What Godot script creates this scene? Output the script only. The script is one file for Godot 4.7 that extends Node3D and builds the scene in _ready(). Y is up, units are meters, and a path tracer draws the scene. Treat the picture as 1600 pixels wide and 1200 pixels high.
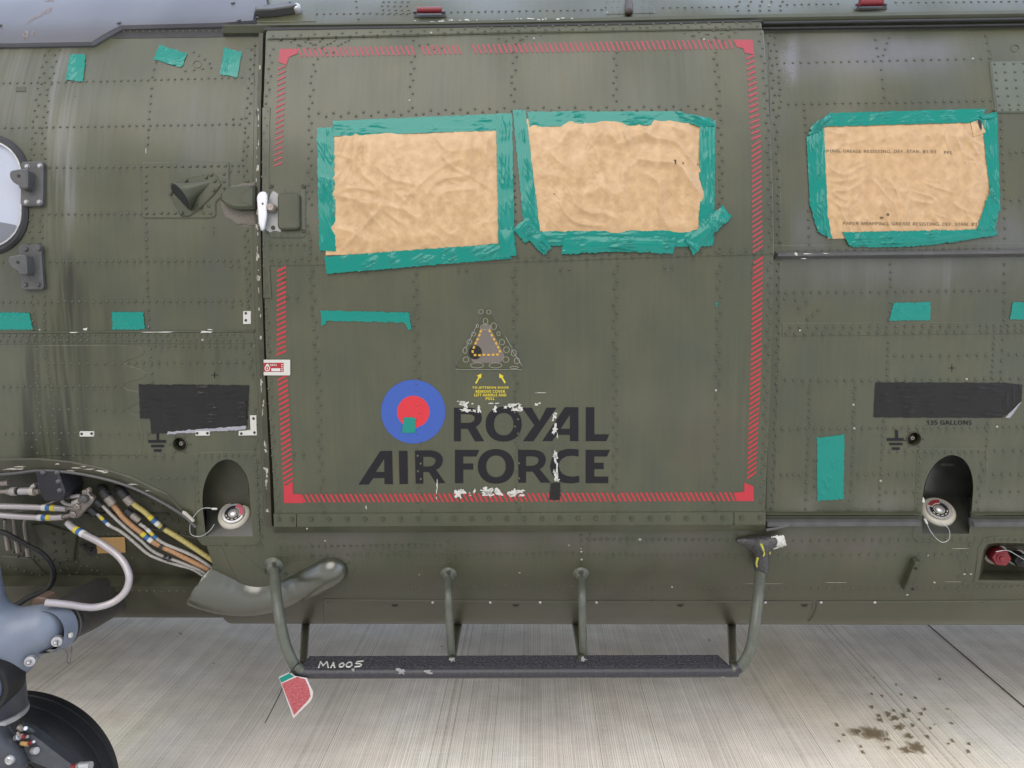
extends Node3D
# Side of a parked military helicopter: sliding door, masked windows, step, wheel leg.
# Photo pixels (1600 x 1200) are turned into points on the curved fuselage side by a ray from the camera; everything is then real geometry on that surface.

const FOCAL := 1110.0
const EYE := Vector3(0.0, 1.70, 1.91)
const DOOR := 0.035            # how far the sliding door stands proud of the skin
var cam_basis := Basis()
var sy := PackedFloat32Array() # profile of the fuselage side: height, depth, normal, arc length
var sz := PackedFloat32Array()
var sny := PackedFloat32Array()
var snz := PackedFloat32Array()
var ss := PackedFloat32Array()
var slopes := {}
var used := {}
var mats := {}
var rng := RandomNumberGenerator.new()
var heli: Node3D
var door: Node3D
var noise := FastNoiseLite.new()
var smooth := FastNoiseLite.new()
var MX0 := -1.66
var MX1 := 1.62
var MS0 := 0.0
var MS1 := 1.0


# ---------------------------------------------------------------- mesh builder
class MB:
	var v := PackedVector3Array()
	var n := PackedVector3Array()
	var uv := PackedVector2Array()
	var c := PackedColorArray()
	var col := Color.WHITE
	var coloured := false
	func tri(a: Vector3, b: Vector3, d: Vector3, na: Vector3, nb: Vector3, nd: Vector3, ua := Vector2.ZERO, ub := Vector2.ZERO, ud := Vector2.ZERO) -> void:
		var g := (b - a).cross(d - a)
		if g.length_squared() < 1e-18:
			return
		if g.dot(na + nb + nd) > 0.0:
			v.append_array([a, d, b]); n.append_array([na, nd, nb]); uv.append_array([ua, ud, ub])
		else:
			v.append_array([a, b, d]); n.append_array([na, nb, nd]); uv.append_array([ua, ub, ud])
		if coloured:
			c.append_array([col, col, col])
	func flat(a: Vector3, b: Vector3, d: Vector3, away: Vector3) -> void:
		var g := (b - a).cross(d - a)
		if g.length_squared() < 1e-18:
			return
		g = g.normalized()
		if g.dot((a + b + d) / 3.0 - away) < 0.0:
			g = -g
		tri(a, b, d, g, g, g)
	func quad(a: Vector3, b: Vector3, d: Vector3, e: Vector3, na: Vector3, nb: Vector3, nd: Vector3, ne: Vector3, ua := Vector2.ZERO, ub := Vector2.ZERO, ud := Vector2.ZERO, ue := Vector2.ZERO) -> void:
		tri(a, b, d, na, nb, nd, ua, ub, ud)
		tri(a, d, e, na, nd, ne, ua, ud, ue)
	func mesh() -> ArrayMesh:
		var m := ArrayMesh.new()
		if v.is_empty():
			return m
		var a := []
		a.resize(Mesh.ARRAY_MAX)
		a[Mesh.ARRAY_VERTEX] = v; a[Mesh.ARRAY_NORMAL] = n; a[Mesh.ARRAY_TEX_UV] = uv
		if coloured:
			a[Mesh.ARRAY_COLOR] = c
		m.add_surface_from_arrays(Mesh.PRIMITIVE_TRIANGLES, a)
		return m


func numbered(called: String) -> String:
	var k: int = used.get(called, 0)
	used[called] = k + 1
	return called if k == 0 else "%s_%03d" % [called, k]


func put(called: String, mb: MB, mat: Material, parent: Node = null) -> MeshInstance3D:
	var o := MeshInstance3D.new()
	o.name = numbered(called)
	o.mesh = mb.mesh()
	o.material_override = mat
	(parent if parent else self).add_child(o, true)
	return o


func thing(called: String, label: String, category: String, at := Vector3.ZERO, group := "") -> Node3D:
	var o := Node3D.new()
	o.name = numbered(called)
	o.position = at
	add_child(o, true)
	tag(o, label, category, group)
	return o


func tag(o: Node, label: String, category: String, group := "", kind := "") -> void:
	if label: o.set_meta("label", label)
	if category: o.set_meta("category", category)
	if group: o.set_meta("group", group)
	if kind: o.set_meta("kind", kind)


# ---------------------------------------------------------------- camera rays and the fuselage surface
func ray(px: float, py: float) -> Vector3:
	return cam_basis * Vector3((px - 800.0) / FOCAL, (600.0 - py) / FOCAL, -1.0)


func at_z(px: float, py: float, z: float) -> Vector3:
	var d := ray(px, py)
	return EYE + d * ((z - EYE.z) / d.z)


func on_ground(px: float, py: float, y := 0.0) -> Vector3:
	var d := ray(px, py)
	return EYE + d * ((y - EYE.y) / d.y)


func build_profile() -> void:
	var k: Array[Vector2] = [Vector2(3.02, -1.1), Vector2(3.0, -.9), Vector2(2.93, -.72), Vector2(2.82, -.53), Vector2(2.68, -.345), Vector2(2.55, -.225), Vector2(2.45, -.155), Vector2(2.30, -.085), Vector2(2.15, -.04), Vector2(2.0, -.015), Vector2(1.85, 0), Vector2(1.6, 0), Vector2(1.4, -.002), Vector2(1.2, -.012), Vector2(1.07, -.03), Vector2(.95, -.062), Vector2(.855, -.10), Vector2(.79, -.14), Vector2(.735, -.185), Vector2(.70, -.25), Vector2(.68, -.36), Vector2(.672, -.5), Vector2(.67, -.8), Vector2(.67, -1.1)]
	var pts: Array[Vector2] = []
	for i in k.size() - 1:
		var a := k[maxi(i - 1, 0)]; var b := k[i]; var c := k[i + 1]; var d := k[mini(i + 2, k.size() - 1)]
		for j in 6:
			pts.append(b.cubic_interpolate(c, a, d, j / 6.0))
	pts.append(k[-1])
	var s := 0.0
	for i in pts.size():
		if i: s += pts[i].distance_to(pts[i - 1])
		var t := (pts[mini(i + 1, pts.size() - 1)] - pts[maxi(i - 1, 0)]).normalized()
		sy.append(pts[i].x); sz.append(pts[i].y); ss.append(s); sny.append(t.y); snz.append(-t.x)
	MS0 = hit(800, -40, 0).y
	MS1 = ss[-1] - 0.35


func slope_table(off: float) -> PackedFloat32Array:
	var key := roundi(off * 2000.0)
	if not slopes.has(key):
		var t := PackedFloat32Array()
		for i in ss.size():
			var q := -(sy[i] + sny[i] * off - EYE.y) / (EYE.z - sz[i] - snz[i] * off)   # grows downwards
			if i > 40 and q <= t[-1]:
				break
			t.append(maxf(q, t[-1] + 1e-7) if i else q)
		slopes[key] = t
	return slopes[key]


func hit(px: float, py: float, off: float) -> Vector2:      # (x, arc length) of the point of the surface at that offset
	var d := ray(px, py)
	var q := d.y / d.z
	var t := slope_table(off)
	var i := clampi(t.bsearch(q) - 1, 0, t.size() - 2)
	var y0 := sy[i] + sny[i] * off; var z0 := sz[i] + snz[i] * off
	var y1 := sy[i + 1] + sny[i + 1] * off; var z1 := sz[i + 1] + snz[i + 1] * off
	var g0 := (y0 - EYE.y) + q * (EYE.z - z0)
	var g1 := (y1 - EYE.y) + q * (EYE.z - z1)
	var u := clampf(g0 / (g0 - g1), 0.0, 1.0) if absf(g0 - g1) > 1e-9 else 0.5
	var z := lerpf(z0, z1, u)
	return Vector2(EYE.x + d.x * (z - EYE.z) / d.z, lerpf(ss[i], ss[i + 1], u))


func surf(h: Vector2, off: float) -> Vector3:
	var i := clampi(ss.bsearch(h.y) - 1, 0, ss.size() - 2)
	var u := clampf((h.y - ss[i]) / (ss[i + 1] - ss[i]), 0.0, 1.0)
	return Vector3(h.x, lerpf(sy[i], sy[i + 1], u) + lerpf(sny[i], sny[i + 1], u) * off, lerpf(sz[i], sz[i + 1], u) + lerpf(snz[i], snz[i + 1], u) * off)


func norm(s: float) -> Vector3:
	var i := clampi(ss.bsearch(s) - 1, 0, ss.size() - 2)
	var u := clampf((s - ss[i]) / (ss[i + 1] - ss[i]), 0.0, 1.0)
	return Vector3(0, lerpf(sny[i], sny[i + 1], u), lerpf(snz[i], snz[i + 1], u)).normalized()


func pt(px: float, py: float, off: float) -> Vector3:
	return surf(hit(px, py, off), off)


func map_uv(h: Vector2) -> Vector2:
	return Vector2((h.x - MX0) / (MX1 - MX0), (h.y - MS0) / (MS1 - MS0))


func frame(px: float, py: float, off: float) -> Transform3D:     # a local frame on the skin: x aft, y up along the skin, z outwards
	var h := hit(px, py, off)
	var nn := norm(h.y)
	return Transform3D(Basis(Vector3.RIGHT, nn.cross(Vector3.RIGHT), nn), surf(h, off))


func mpp(px: float, py: float, off: float) -> float:              # metres per photo pixel there
	return absf((pt(px, py, off) - EYE).dot(cam_basis.z)) / FOCAL


# ---------------------------------------------------------------- shapes on the skin
func skin_contour(px: PackedVector2Array, off: float, fine := 60.0) -> PackedVector2Array:
	var out := PackedVector2Array()
	for i in px.size():
		var a := px[i]; var b := px[(i + 1) % px.size()]
		var k := maxi(1, ceili(a.distance_to(b) / fine))
		for j in k:
			var p := a.lerp(b, float(j) / k)
			out.append(hit(p.x, p.y, off))
	return out


func cover(mb: MB, adds: Array, subs: Array, off: float) -> void:   # fills contours (x, arc length) on the skin, less the holes, as strips that follow its curve
	var edges := []
	var levels := {}
	for g in 2:
		for c: PackedVector2Array in (adds if g == 0 else subs):
			for i in c.size():
				var a := c[i]; var b := c[(i + 1) % c.size()]
				levels[snappedf(a.y, 1e-5)] = true
				if absf(a.y - b.y) > 1e-6:
					edges.append([a, b, g, 1] if a.y < b.y else [b, a, g, -1])
	var lo: float = levels.keys().min(); var hi: float = levels.keys().max()
	for s in ss:
		if s > lo and s < hi:
			levels[snappedf(s, 1e-5)] = true
	var ys: Array = levels.keys()
	ys.sort()
	edges.sort_custom(func(p, q): return p[0].y < q[0].y)
	for k in ys.size() - 1:
		var y0: float = ys[k]; var y1: float = ys[k + 1]
		if y1 - y0 < 2e-5: continue
		var m := (y0 + y1) / 2.0
		var cut := []
		for e in edges:
			if e[0].y > m: break
			if e[1].y > m:
				var a: Vector2 = e[0]; var b: Vector2 = e[1]
				var f := (b.x - a.x) / (b.y - a.y)
				cut.append([a.x + f * (m - a.y), a.x + f * (y0 - a.y), a.x + f * (y1 - a.y), e[2], e[3]])
		cut.sort_custom(func(p, q): return p[0] < q[0])
		var w := [0, 0]
		var from = null
		for c in cut:
			w[c[3]] += c[4]
			var inside: bool = w[0] != 0 and w[1] == 0
			if inside and from == null:
				from = c
			elif not inside and from != null:
				strip(mb, from[1], from[2], c[1], c[2], y0, y1, off)
				from = null


func strip(mb: MB, xa0: float, xa1: float, xb0: float, xb1: float, y0: float, y1: float, off: float) -> void:
	var p := [Vector2(xa0, y0), Vector2(xb0, y0), Vector2(xb1, y1), Vector2(xa1, y1)]
	var n0 := norm(y0); var n1 := norm(y1)
	mb.quad(surf(p[0], off), surf(p[1], off), surf(p[2], off), surf(p[3], off), n0, n0, n1, n1, map_uv(p[0]), map_uv(p[1]), map_uv(p[2]), map_uv(p[3]))


func decal(mb: MB, px: Array, off: float, holes: Array = []) -> void:
	var a := []; var b := []
	for c in px: a.append(skin_contour(PackedVector2Array(c), off))
	for c in holes: b.append(skin_contour(PackedVector2Array(c), off))
	cover(mb, a, b, off)


func inset(c: PackedVector2Array, by: float) -> PackedVector2Array:
	var area := 0.0
	for i in c.size(): area += c[i].cross(c[(i + 1) % c.size()])
	var sgn := 1.0 if area > 0 else -1.0
	var out := PackedVector2Array()
	for i in c.size():
		var a := (c[i] - c[i - 1]).normalized(); var b := (c[(i + 1) % c.size()] - c[i]).normalized()
		var na := Vector2(-a.y, a.x) * sgn; var nb := Vector2(-b.y, b.x) * sgn
		var m := na + nb
		if m.length() < 0.1: m = na
		m = m.normalized()
		out.append(c[i] + m * by / maxf(0.45, m.dot(na)))
	return out


func wall(mb: MB, c0: PackedVector2Array, off0: float, c1: PackedVector2Array, off1: float, inward := false) -> void:   # joins two contours at two offsets
	var mid := Vector2.ZERO
	for p in c0: mid += p / c0.size()
	for i in c0.size():
		var j := (i + 1) % c0.size()
		var a := surf(c0[i], off0); var b := surf(c0[j], off0); var d := surf(c1[j], off1); var e := surf(c1[i], off1)
		var g := (b - a).cross(e - a)
		if g.length_squared() < 1e-16: g = (d - a).cross(e - a)
		g = g.normalized()
		var dir := c0[j] - c0[i]
		var out := Vector2(dir.y, -dir.x)
		var area := 0.0
		if i == 0 or true:
			area = poly_sign(c0)
		if area < 0: out = -out
		var o3 := Vector3(out.x, 0, 0) + (surf(Vector2(0, c0[i].y + 1e-3), 0) - surf(Vector2(0, c0[i].y), 0)) * out.y * 1000.0
		if g.dot(o3) < 0 and absf(g.dot(o3)) > 1e-9: g = -g
		if absf(off0 - off1) < 1e-6 and g.dot(norm(c0[i].y)) < 0: g = -g
		if inward: g = -g
		mb.quad(a, b, d, e, g, g, g, g, map_uv(c0[i]), map_uv(c0[j]), map_uv(c1[j]), map_uv(c1[i]))


func poly_sign(c: PackedVector2Array) -> float:
	var area := 0.0
	for i in c.size(): area += c[i].cross(c[(i + 1) % c.size()])
	return area


func plate(mb: MB, px: Array, off: float, thick: float, bevel := 0.002, holes: Array = []) -> void:   # a proud plate with a chamfered rim
	var c := skin_contour(PackedVector2Array(px), off + thick)
	var top := inset(c, bevel)
	var hs := []
	for h in holes:
		var hc := skin_contour(PackedVector2Array(h), off + thick)
		hs.append(hc)
		wall(mb, hc, off + thick, hc, off, true)
	wall(mb, c, off - 0.001, c, off + thick * 0.35)
	wall(mb, c, off + thick * 0.35, top, off + thick)
	cover(mb, [top], hs, off + thick)


func box_px(x0: float, y0: float, x1: float, y1: float) -> Array:
	return [Vector2(x0, y0), Vector2(x1, y0), Vector2(x1, y1), Vector2(x0, y1)]


func round_px(x0: float, y0: float, x1: float, y1: float, r: float, k := 5) -> Array:
	var out := []
	for q in 4:
		var c: Vector2 = [Vector2(x1 - r, y0 + r), Vector2(x1 - r, y1 - r), Vector2(x0 + r, y1 - r), Vector2(x0 + r, y0 + r)][q]
		for i in k + 1:
			var a := -PI / 2 + (q + float(i) / k) * PI / 2
			out.append(c + Vector2(cos(a), sin(a)) * r)
	return out


func round_poly(p: Array, r: float, k := 4) -> Array:              # the polygon with its corners rounded
	var out := []
	for i in p.size():
		var a: Vector2 = p[i - 1]; var b: Vector2 = p[i]; var c: Vector2 = p[(i + 1) % p.size()]
		var rr := minf(r, minf(a.distance_to(b), b.distance_to(c)) * 0.45)
		var s := b + (a - b).normalized() * rr; var e := b + (c - b).normalized() * rr
		for j in k + 1:
			var t := float(j) / k
			out.append(s.lerp(b, t).lerp(b.lerp(e, t), t))
	return out


func oval_px(cx: float, cy: float, rx: float, ry: float, k := 28) -> Array:
	var out := []
	for i in k: out.append(Vector2(cx + cos(TAU * i / k) * rx, cy + sin(TAU * i / k) * ry))
	return out


func blob_px(cx: float, cy: float, rx: float, ry: float, rough := 0.35, k := 22) -> Array:   # a ragged paint chip or stain
	var out := []
	var q := rng.randf() * 100.0
	for i in k:
		var a := TAU * i / k
		var f := 1.0 + rough * (smooth.get_noise_2d(cos(a) * 1.1 + q * 3.7, sin(a) * 1.1 + q * 1.1) * 1.1 + smooth.get_noise_2d(cos(a) * 3.2 + q, sin(a) * 3.2 - q) * 0.55)
		var sq := 1.0 / maxf(absf(cos(a)), absf(sin(a)))
		f = clampf(f, 0.5, 1.6) * lerpf(1.0, sq, 0.6)
		out.append(Vector2(cx + cos(a) * rx * f, cy + sin(a) * ry * f))
	return out


func sheet(mb: MB, q: Array, off: float, nu: int, nv: int, amp: float, wave: Vector2, tilt := 0.0, jag := 0.8, edge := 0.12, seed_at := 0.0, bulge := 0.0, sag := 0.0, soft := false) -> void:
	# a thin wrinkled sheet stuck to the skin: q = photo pixels of its corners, clockwise from top left; wave = wrinkles per metre along and across
	var pts := []
	for j in nv + 1:
		var row := []
		for i in nu + 1:
			row.append(sheet_at(q, float(i) / nu, float(j) / nv, off, amp, wave, tilt, jag, edge, seed_at, bulge, sag, soft))
		pts.append(row)
	grid(mb, pts, Vector3(0, 0, 1))


func sheet_at(q: Array, u: float, v: float, off: float, amp: float, wave: Vector2, tilt: float, jag: float, edge: float, seed_at: float, bulge: float, sag: float, soft: bool) -> Vector3:
	var p: Vector2 = (q[0] as Vector2).lerp(q[1], u).lerp((q[3] as Vector2).lerp(q[2], u), v)
	var side := minf(minf(u, 1.0 - u) * q[0].distance_to(q[1]), minf(v, 1.0 - v) * q[0].distance_to(q[3]))
	var wob := jag * (1.0 - clampf(side / 6.0, 0, 1))
	p += Vector2(noise.get_noise_2d(p.y * 9.0 + seed_at, p.x * 2.0), noise.get_noise_2d(p.x * 9.0, p.y * 2.0 + seed_at)) * wob * 2.0
	p.y += sag * sin(u * PI) * v
	var h := hit(p.x, p.y, off)
	var e := smoothstep(0.0, 1.0, side / (edge * 100.0))
	var f := folds(h, wave, tilt, seed_at) if soft else wrinkle(h, wave, tilt, seed_at)
	return surf(h, off + 0.0006 + (amp * f + bulge * sin(u * PI) * sin(v * PI)) * lerpf(0.08 if soft else 0.3, 1.0, e))


func wrinkle(h: Vector2, wave: Vector2, tilt: float, seed_at: float) -> float:      # taut creases of plastic tape
	var p := h.rotated(tilt)
	var a := 1.0 - absf(smooth.get_noise_2d(p.x * wave.x + seed_at, p.y * wave.y)) * 1.8
	var p2 := h.rotated(tilt + 0.5)
	var b := 1.0 - absf(smooth.get_noise_2d(p2.x * wave.x * 1.7 + seed_at * 2.0, p2.y * wave.y * 0.6 + 50.0)) * 1.8
	var gate := clampf(smooth.get_noise_2d(h.x * 14.0 + seed_at, h.y * 14.0) * 1.6 + 0.45, 0.08, 1.0)
	return (maxf(a, 0.0) ** 2.2 * 0.8 + maxf(b, 0.0) ** 2.5 * 0.45) * gate


func folds(h: Vector2, wave: Vector2, tilt: float, seed_at: float) -> float:        # the soft folds and fine crumple of waxed paper
	var w := Vector2(smooth.get_noise_2d(h.x * 5.0 + seed_at, h.y * 5.0), smooth.get_noise_2d(h.x * 5.0, h.y * 5.0 + seed_at + 30.0)) * 0.035
	var p := (h + w).rotated(tilt)
	var n1 := smooth.get_noise_2d(p.x * wave.x + seed_at, p.y * wave.y)
	var a := 1.0 - sqrt(n1 * n1 + 0.006) * 1.7
	var p2 := (h + w * 0.6).rotated(tilt - 1.1)
	var n2 := smooth.get_noise_2d(p2.x * wave.x * 1.3 + seed_at * 2.0, p2.y * wave.y * 1.1 + 70.0)
	var b := 1.0 - sqrt(n2 * n2 + 0.006) * 1.7
	var c := smooth.get_noise_2d(h.x * 60.0 + seed_at, h.y * 60.0)
	var g1 := smooth.get_noise_2d(h.x * 3.5 - seed_at, h.y * 3.5) * 0.9 + 0.4
	var g2 := smooth.get_noise_2d(h.x * 4.0, h.y * 4.0 + seed_at) * 0.9 + 0.35
	var d := 1.0 - absf(smooth.get_noise_2d(p.x * 38.0, p.y * 62.0 + seed_at)) * 1.7
	return maxf(0.0, 0.62 * maxf(a, 0.0) ** 2.2 * clampf(g1, 0.05, 1) + 0.5 * maxf(b, 0.0) ** 2.4 * clampf(g2, 0.05, 1) + 0.02 * c + 0.055 * d * d + 0.3 * smooth.get_noise_2d(h.x * 7.0, h.y * 7.0 + seed_at) + 0.08)


func bilinear_inverse(q: Array, p: Vector2) -> Vector2:
	var t := Vector2(0.5, 0.5)
	for k in 6:
		var at: Vector2 = (q[0] as Vector2).lerp(q[1], t.x).lerp((q[3] as Vector2).lerp(q[2], t.x), t.y)
		var du: Vector2 = ((q[1] as Vector2) - q[0]).lerp((q[2] as Vector2) - q[3], t.y)
		var dv: Vector2 = (q[3] as Vector2).lerp(q[2], t.x) - (q[0] as Vector2).lerp(q[1], t.x)
		var r := p - at
		var det := du.cross(dv)
		t += Vector2(r.cross(dv) / det, du.cross(r) / det)
	return t


func grid(mb: MB, pts: Array, toward: Vector3, wrap := false) -> void:
	var nv := pts.size(); var nu: int = pts[0].size()
	var ns := []
	for j in nv:
		var row := []
		for i in nu:
			var du: Vector3 = pts[j][mini(i + 1, nu - 1)] - pts[j][maxi(i - 1, 0)]
			if wrap and (i == 0 or i == nu - 1): du = pts[j][1] - pts[j][nu - 2]
			var dv: Vector3 = pts[mini(j + 1, nv - 1)][i] - pts[maxi(j - 1, 0)][i]
			var m := du.cross(dv).normalized()
			if toward != Vector3.ZERO and m.dot(toward) < 0: m = -m
			row.append(m)
		ns.append(row)
	for j in nv - 1:
		for i in nu - 1:
			var u0 := float(i) / (nu - 1); var u1 := float(i + 1) / (nu - 1); var v0 := float(j) / (nv - 1); var v1 := float(j + 1) / (nv - 1)
			mb.quad(pts[j][i], pts[j][i + 1], pts[j + 1][i + 1], pts[j + 1][i], ns[j][i], ns[j][i + 1], ns[j + 1][i + 1], ns[j + 1][i], Vector2(u0, v0), Vector2(u1, v0), Vector2(u1, v1), Vector2(u0, v1))


# ---------------------------------------------------------------- solid shapes
func smooth_path(p: Array, k := 6) -> Array:
	var out := []
	for i in p.size() - 1:
		var a: Vector3 = p[maxi(i - 1, 0)]; var d: Vector3 = p[mini(i + 2, p.size() - 1)]
		for j in k: out.append((p[i] as Vector3).cubic_interpolate(p[i + 1], a, d, float(j) / k))
	out.append(p[-1])
	return out


func tube(mb: MB, p: Array, r, sides := 12, ribs := 0.0) -> void:    # r: a radius, or one at each end
	var many: bool = r is Array and r.size() == p.size() and p.size() > 2
	var r0: float = r[0] if r is Array else r
	var r1: float = r[1] if r is Array else r
	var t0: Vector3 = (p[1] - p[0]).normalized()
	var x := t0.cross(Vector3(0.31, 0.2, 0.93)).normalized()
	if x.length() < 0.5: x = t0.cross(Vector3.UP).normalized()
	var rings := []
	var along := 0.0
	for i in p.size():
		var t: Vector3 = (p[mini(i + 1, p.size() - 1)] - p[maxi(i - 1, 0)]).normalized()
		x = (x - t * x.dot(t)).normalized()
		var y := t.cross(x)
		if i: along += (p[i] as Vector3).distance_to(p[i - 1])
		var rr := lerpf(r0, r1, float(i) / (p.size() - 1))
		if many: rr = r[i]
		if ribs > 0.0: rr *= 1.0 + 0.16 * (1 if i % 2 else -1)
		var ring := []
		for j in sides + 1:
			var a := TAU * j / sides
			var o := x * cos(a) + y * sin(a)
			ring.append([p[i] + o * rr, o, Vector2(float(j) / sides, along)])
		rings.append(ring)
	for i in p.size() - 1:
		for j in sides:
			var a = rings[i][j]; var b = rings[i][j + 1]; var c = rings[i + 1][j + 1]; var d = rings[i + 1][j]
			mb.quad(a[0], b[0], c[0], d[0], a[1], b[1], c[1], d[1], a[2], b[2], c[2], d[2])
	for e in 2:
		var ring: Array = rings[0] if e == 0 else rings[-1]
		var cen: Vector3 = p[0] if e == 0 else p[-1]
		var m: Vector3 = -t0 if e == 0 else (p[-1] - p[-2]).normalized()
		for j in sides: mb.tri(cen, ring[j][0], ring[j + 1][0], m, m, m)


func lathe(mb: MB, prof: Array, x: Transform3D, sides := 24, squash := Vector2.ONE) -> void:     # prof: (radius, height along local z), flat-shaded across sharp bends
	for i in prof.size() - 1:
		var a: Vector2 = prof[i]; var b: Vector2 = prof[i + 1]
		var t := (b - a)
		if t.length() < 1e-7: continue
		var m := Vector2(t.y, -t.x).normalized()
		var m0 := m; var m1 := m
		if i > 0:
			var tp: Vector2 = a - prof[i - 1]
			var q := Vector2(tp.y, -tp.x).normalized()
			if q.dot(m) > 0.6: m0 = (m + q).normalized()
		if i + 2 < prof.size():
			var tn: Vector2 = prof[i + 2] - b
			var q := Vector2(tn.y, -tn.x).normalized()
			if q.dot(m) > 0.6: m1 = (m + q).normalized()
		for j in sides:
			var c0 := Vector2.from_angle(TAU * j / sides) * squash; var c1 := Vector2.from_angle(TAU * (j + 1) / sides) * squash
			var nb := x.basis
			mb.quad(x * Vector3(c0.x * a.x, c0.y * a.x, a.y), x * Vector3(c1.x * a.x, c1.y * a.x, a.y), x * Vector3(c1.x * b.x, c1.y * b.x, b.y), x * Vector3(c0.x * b.x, c0.y * b.x, b.y),
				nb * Vector3(c0.x * m0.x, c0.y * m0.x, m0.y), nb * Vector3(c1.x * m0.x, c1.y * m0.x, m0.y), nb * Vector3(c1.x * m1.x, c1.y * m1.x, m1.y), nb * Vector3(c0.x * m1.x, c0.y * m1.x, m1.y))


func prism(mb: MB, c: PackedVector2Array, z0: float, z1: float, bevel: float, x: Transform3D, back := false) -> void:    # a polygon in the local xy plane drawn out along z, with a chamfered front
	var top := inset(c, bevel)
	var zc := z1 - bevel
	var mid := Vector2.ZERO
	for p in c: mid += p / c.size()
	var sgn := 1.0 if poly_sign(c) > 0 else -1.0
	for i in c.size():
		var j := (i + 1) % c.size()
		var d := (c[j] - c[i]).normalized()
		var o := Vector2(d.y, -d.x) * sgn
		var nn := x.basis * Vector3(o.x, o.y, 0); var nb := (x.basis * Vector3(o.x, o.y, 1)).normalized()
		var a := Vector3(c[i].x, c[i].y, z0); var b := Vector3(c[j].x, c[j].y, z0); var a1 := Vector3(c[i].x, c[i].y, zc); var b1 := Vector3(c[j].x, c[j].y, zc)
		mb.quad(x * a, x * b, x * b1, x * a1, nn, nn, nn, nn)
		mb.quad(x * a1, x * b1, x * Vector3(top[j].x, top[j].y, z1), x * Vector3(top[i].x, top[i].y, z1), nb, nb, nb, nb)
	for e in (2 if back else 1):
		var f := top if e == 0 else c
		var z := z1 if e == 0 else z0
		var m := x.basis.z * (1 if e == 0 else -1)
		var t := Geometry2D.triangulate_polygon(f)
		if t.is_empty():
			var cen := Vector3(mid.x, mid.y, z)
			for k in f.size():
				var q := f[(k + 1) % f.size()]
				mb.tri(x * cen, x * Vector3(f[k].x, f[k].y, z), x * Vector3(q.x, q.y, z), m, m, m)
		for k in range(0, t.size(), 3):
			mb.tri(x * Vector3(f[t[k]].x, f[t[k]].y, z), x * Vector3(f[t[k + 1]].x, f[t[k + 1]].y, z), x * Vector3(f[t[k + 2]].x, f[t[k + 2]].y, z), m, m, m)


func local_px(p: Array, cx: float, cy: float, m: float) -> PackedVector2Array:
	var out := PackedVector2Array()
	for q in p: out.append(Vector2((q.x - cx) * m, (cy - q.y) * m))
	return out


func ring_at(dir: Vector3, at: Vector3) -> Transform3D:      # a frame whose z runs along dir
	var z := dir.normalized()
	var x := Vector3.UP.cross(z)
	if x.length() < 0.05: x = Vector3.RIGHT
	x = x.normalized()
	return Transform3D(Basis(x, z.cross(x), z), at)


func blend(mb: MB, bones: Array, k: float, cell: float, cuts: Array = []) -> void:    # tapered capsules joined by a smooth minimum, meshed as surface nets
	var box := AABB(bones[0][0], Vector3.ZERO)
	for b in bones:
		for e in 2:
			var r: float = b[2 + e] + cell * 2 + k * 0.3
			box = box.merge(AABB(b[e] - Vector3.ONE * r, Vector3.ONE * r * 2))
	var n := Vector3i((box.size / cell).ceil()) + Vector3i.ONE
	var f := PackedFloat32Array()
	f.resize(n.x * n.y * n.z)
	var i := 0
	for z in n.z:
		for y in n.y:
			for x in n.x:
				f[i] = field(box.position + Vector3(x, y, z) * cell, bones, k, cuts)
				i += 1
	var at := {}
	var sx := 1; var sy_ := n.x; var sz_ := n.x * n.y
	for z in n.z - 1:
		for y in n.y - 1:
			for x in n.x - 1:
				var b := x + y * sy_ + z * sz_
				var neg := 0
				for c in 8:
					if f[b + (c & 1) * sx + ((c >> 1) & 1) * sy_ + (c >> 2) * sz_] < 0: neg += 1
				if neg == 0 or neg == 8: continue
				var sum := Vector3.ZERO; var cnt := 0
				for c in 8:
					for ax in 3:
						if c & (1 << ax): continue
						var d := c | (1 << ax)
						var f0 := f[b + (c & 1) * sx + ((c >> 1) & 1) * sy_ + (c >> 2) * sz_]; var f1 := f[b + (d & 1) * sx + ((d >> 1) & 1) * sy_ + (d >> 2) * sz_]
						if (f0 < 0) != (f1 < 0):
							var t := f0 / (f0 - f1)
							sum += Vector3(c & 1, (c >> 1) & 1, c >> 2).lerp(Vector3(d & 1, (d >> 1) & 1, d >> 2), t); cnt += 1
				var p := box.position + (Vector3(x, y, z) + sum / cnt) * cell
				var e := cell * 0.4
				var g := Vector3(field(p + Vector3(e, 0, 0), bones, k, cuts) - field(p - Vector3(e, 0, 0), bones, k, cuts), field(p + Vector3(0, e, 0), bones, k, cuts) - field(p - Vector3(0, e, 0), bones, k, cuts), field(p + Vector3(0, 0, e), bones, k, cuts) - field(p - Vector3(0, 0, e), bones, k, cuts)).normalized()
				at[b] = [p, g]
	for z in range(1, n.z - 1):
		for y in range(1, n.y - 1):
			for x in range(1, n.x - 1):
				var b := x + y * sy_ + z * sz_
				for ax in 3:
					var st: int = [sx, sy_, sz_][ax]
					if (f[b] < 0) == (f[b + st] < 0): continue
					var u: int = [sy_, sz_, sx][ax]; var w: int = [sz_, sx, sy_][ax]
					if not (at.has(b) and at.has(b - u) and at.has(b - u - w) and at.has(b - w)): continue
					var q0 = at[b]; var q1 = at[b - u]; var q2 = at[b - u - w]; var q3 = at[b - w]
					mb.quad(q0[0], q1[0], q2[0], q3[0], q0[1], q1[1], q2[1], q3[1])


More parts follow.
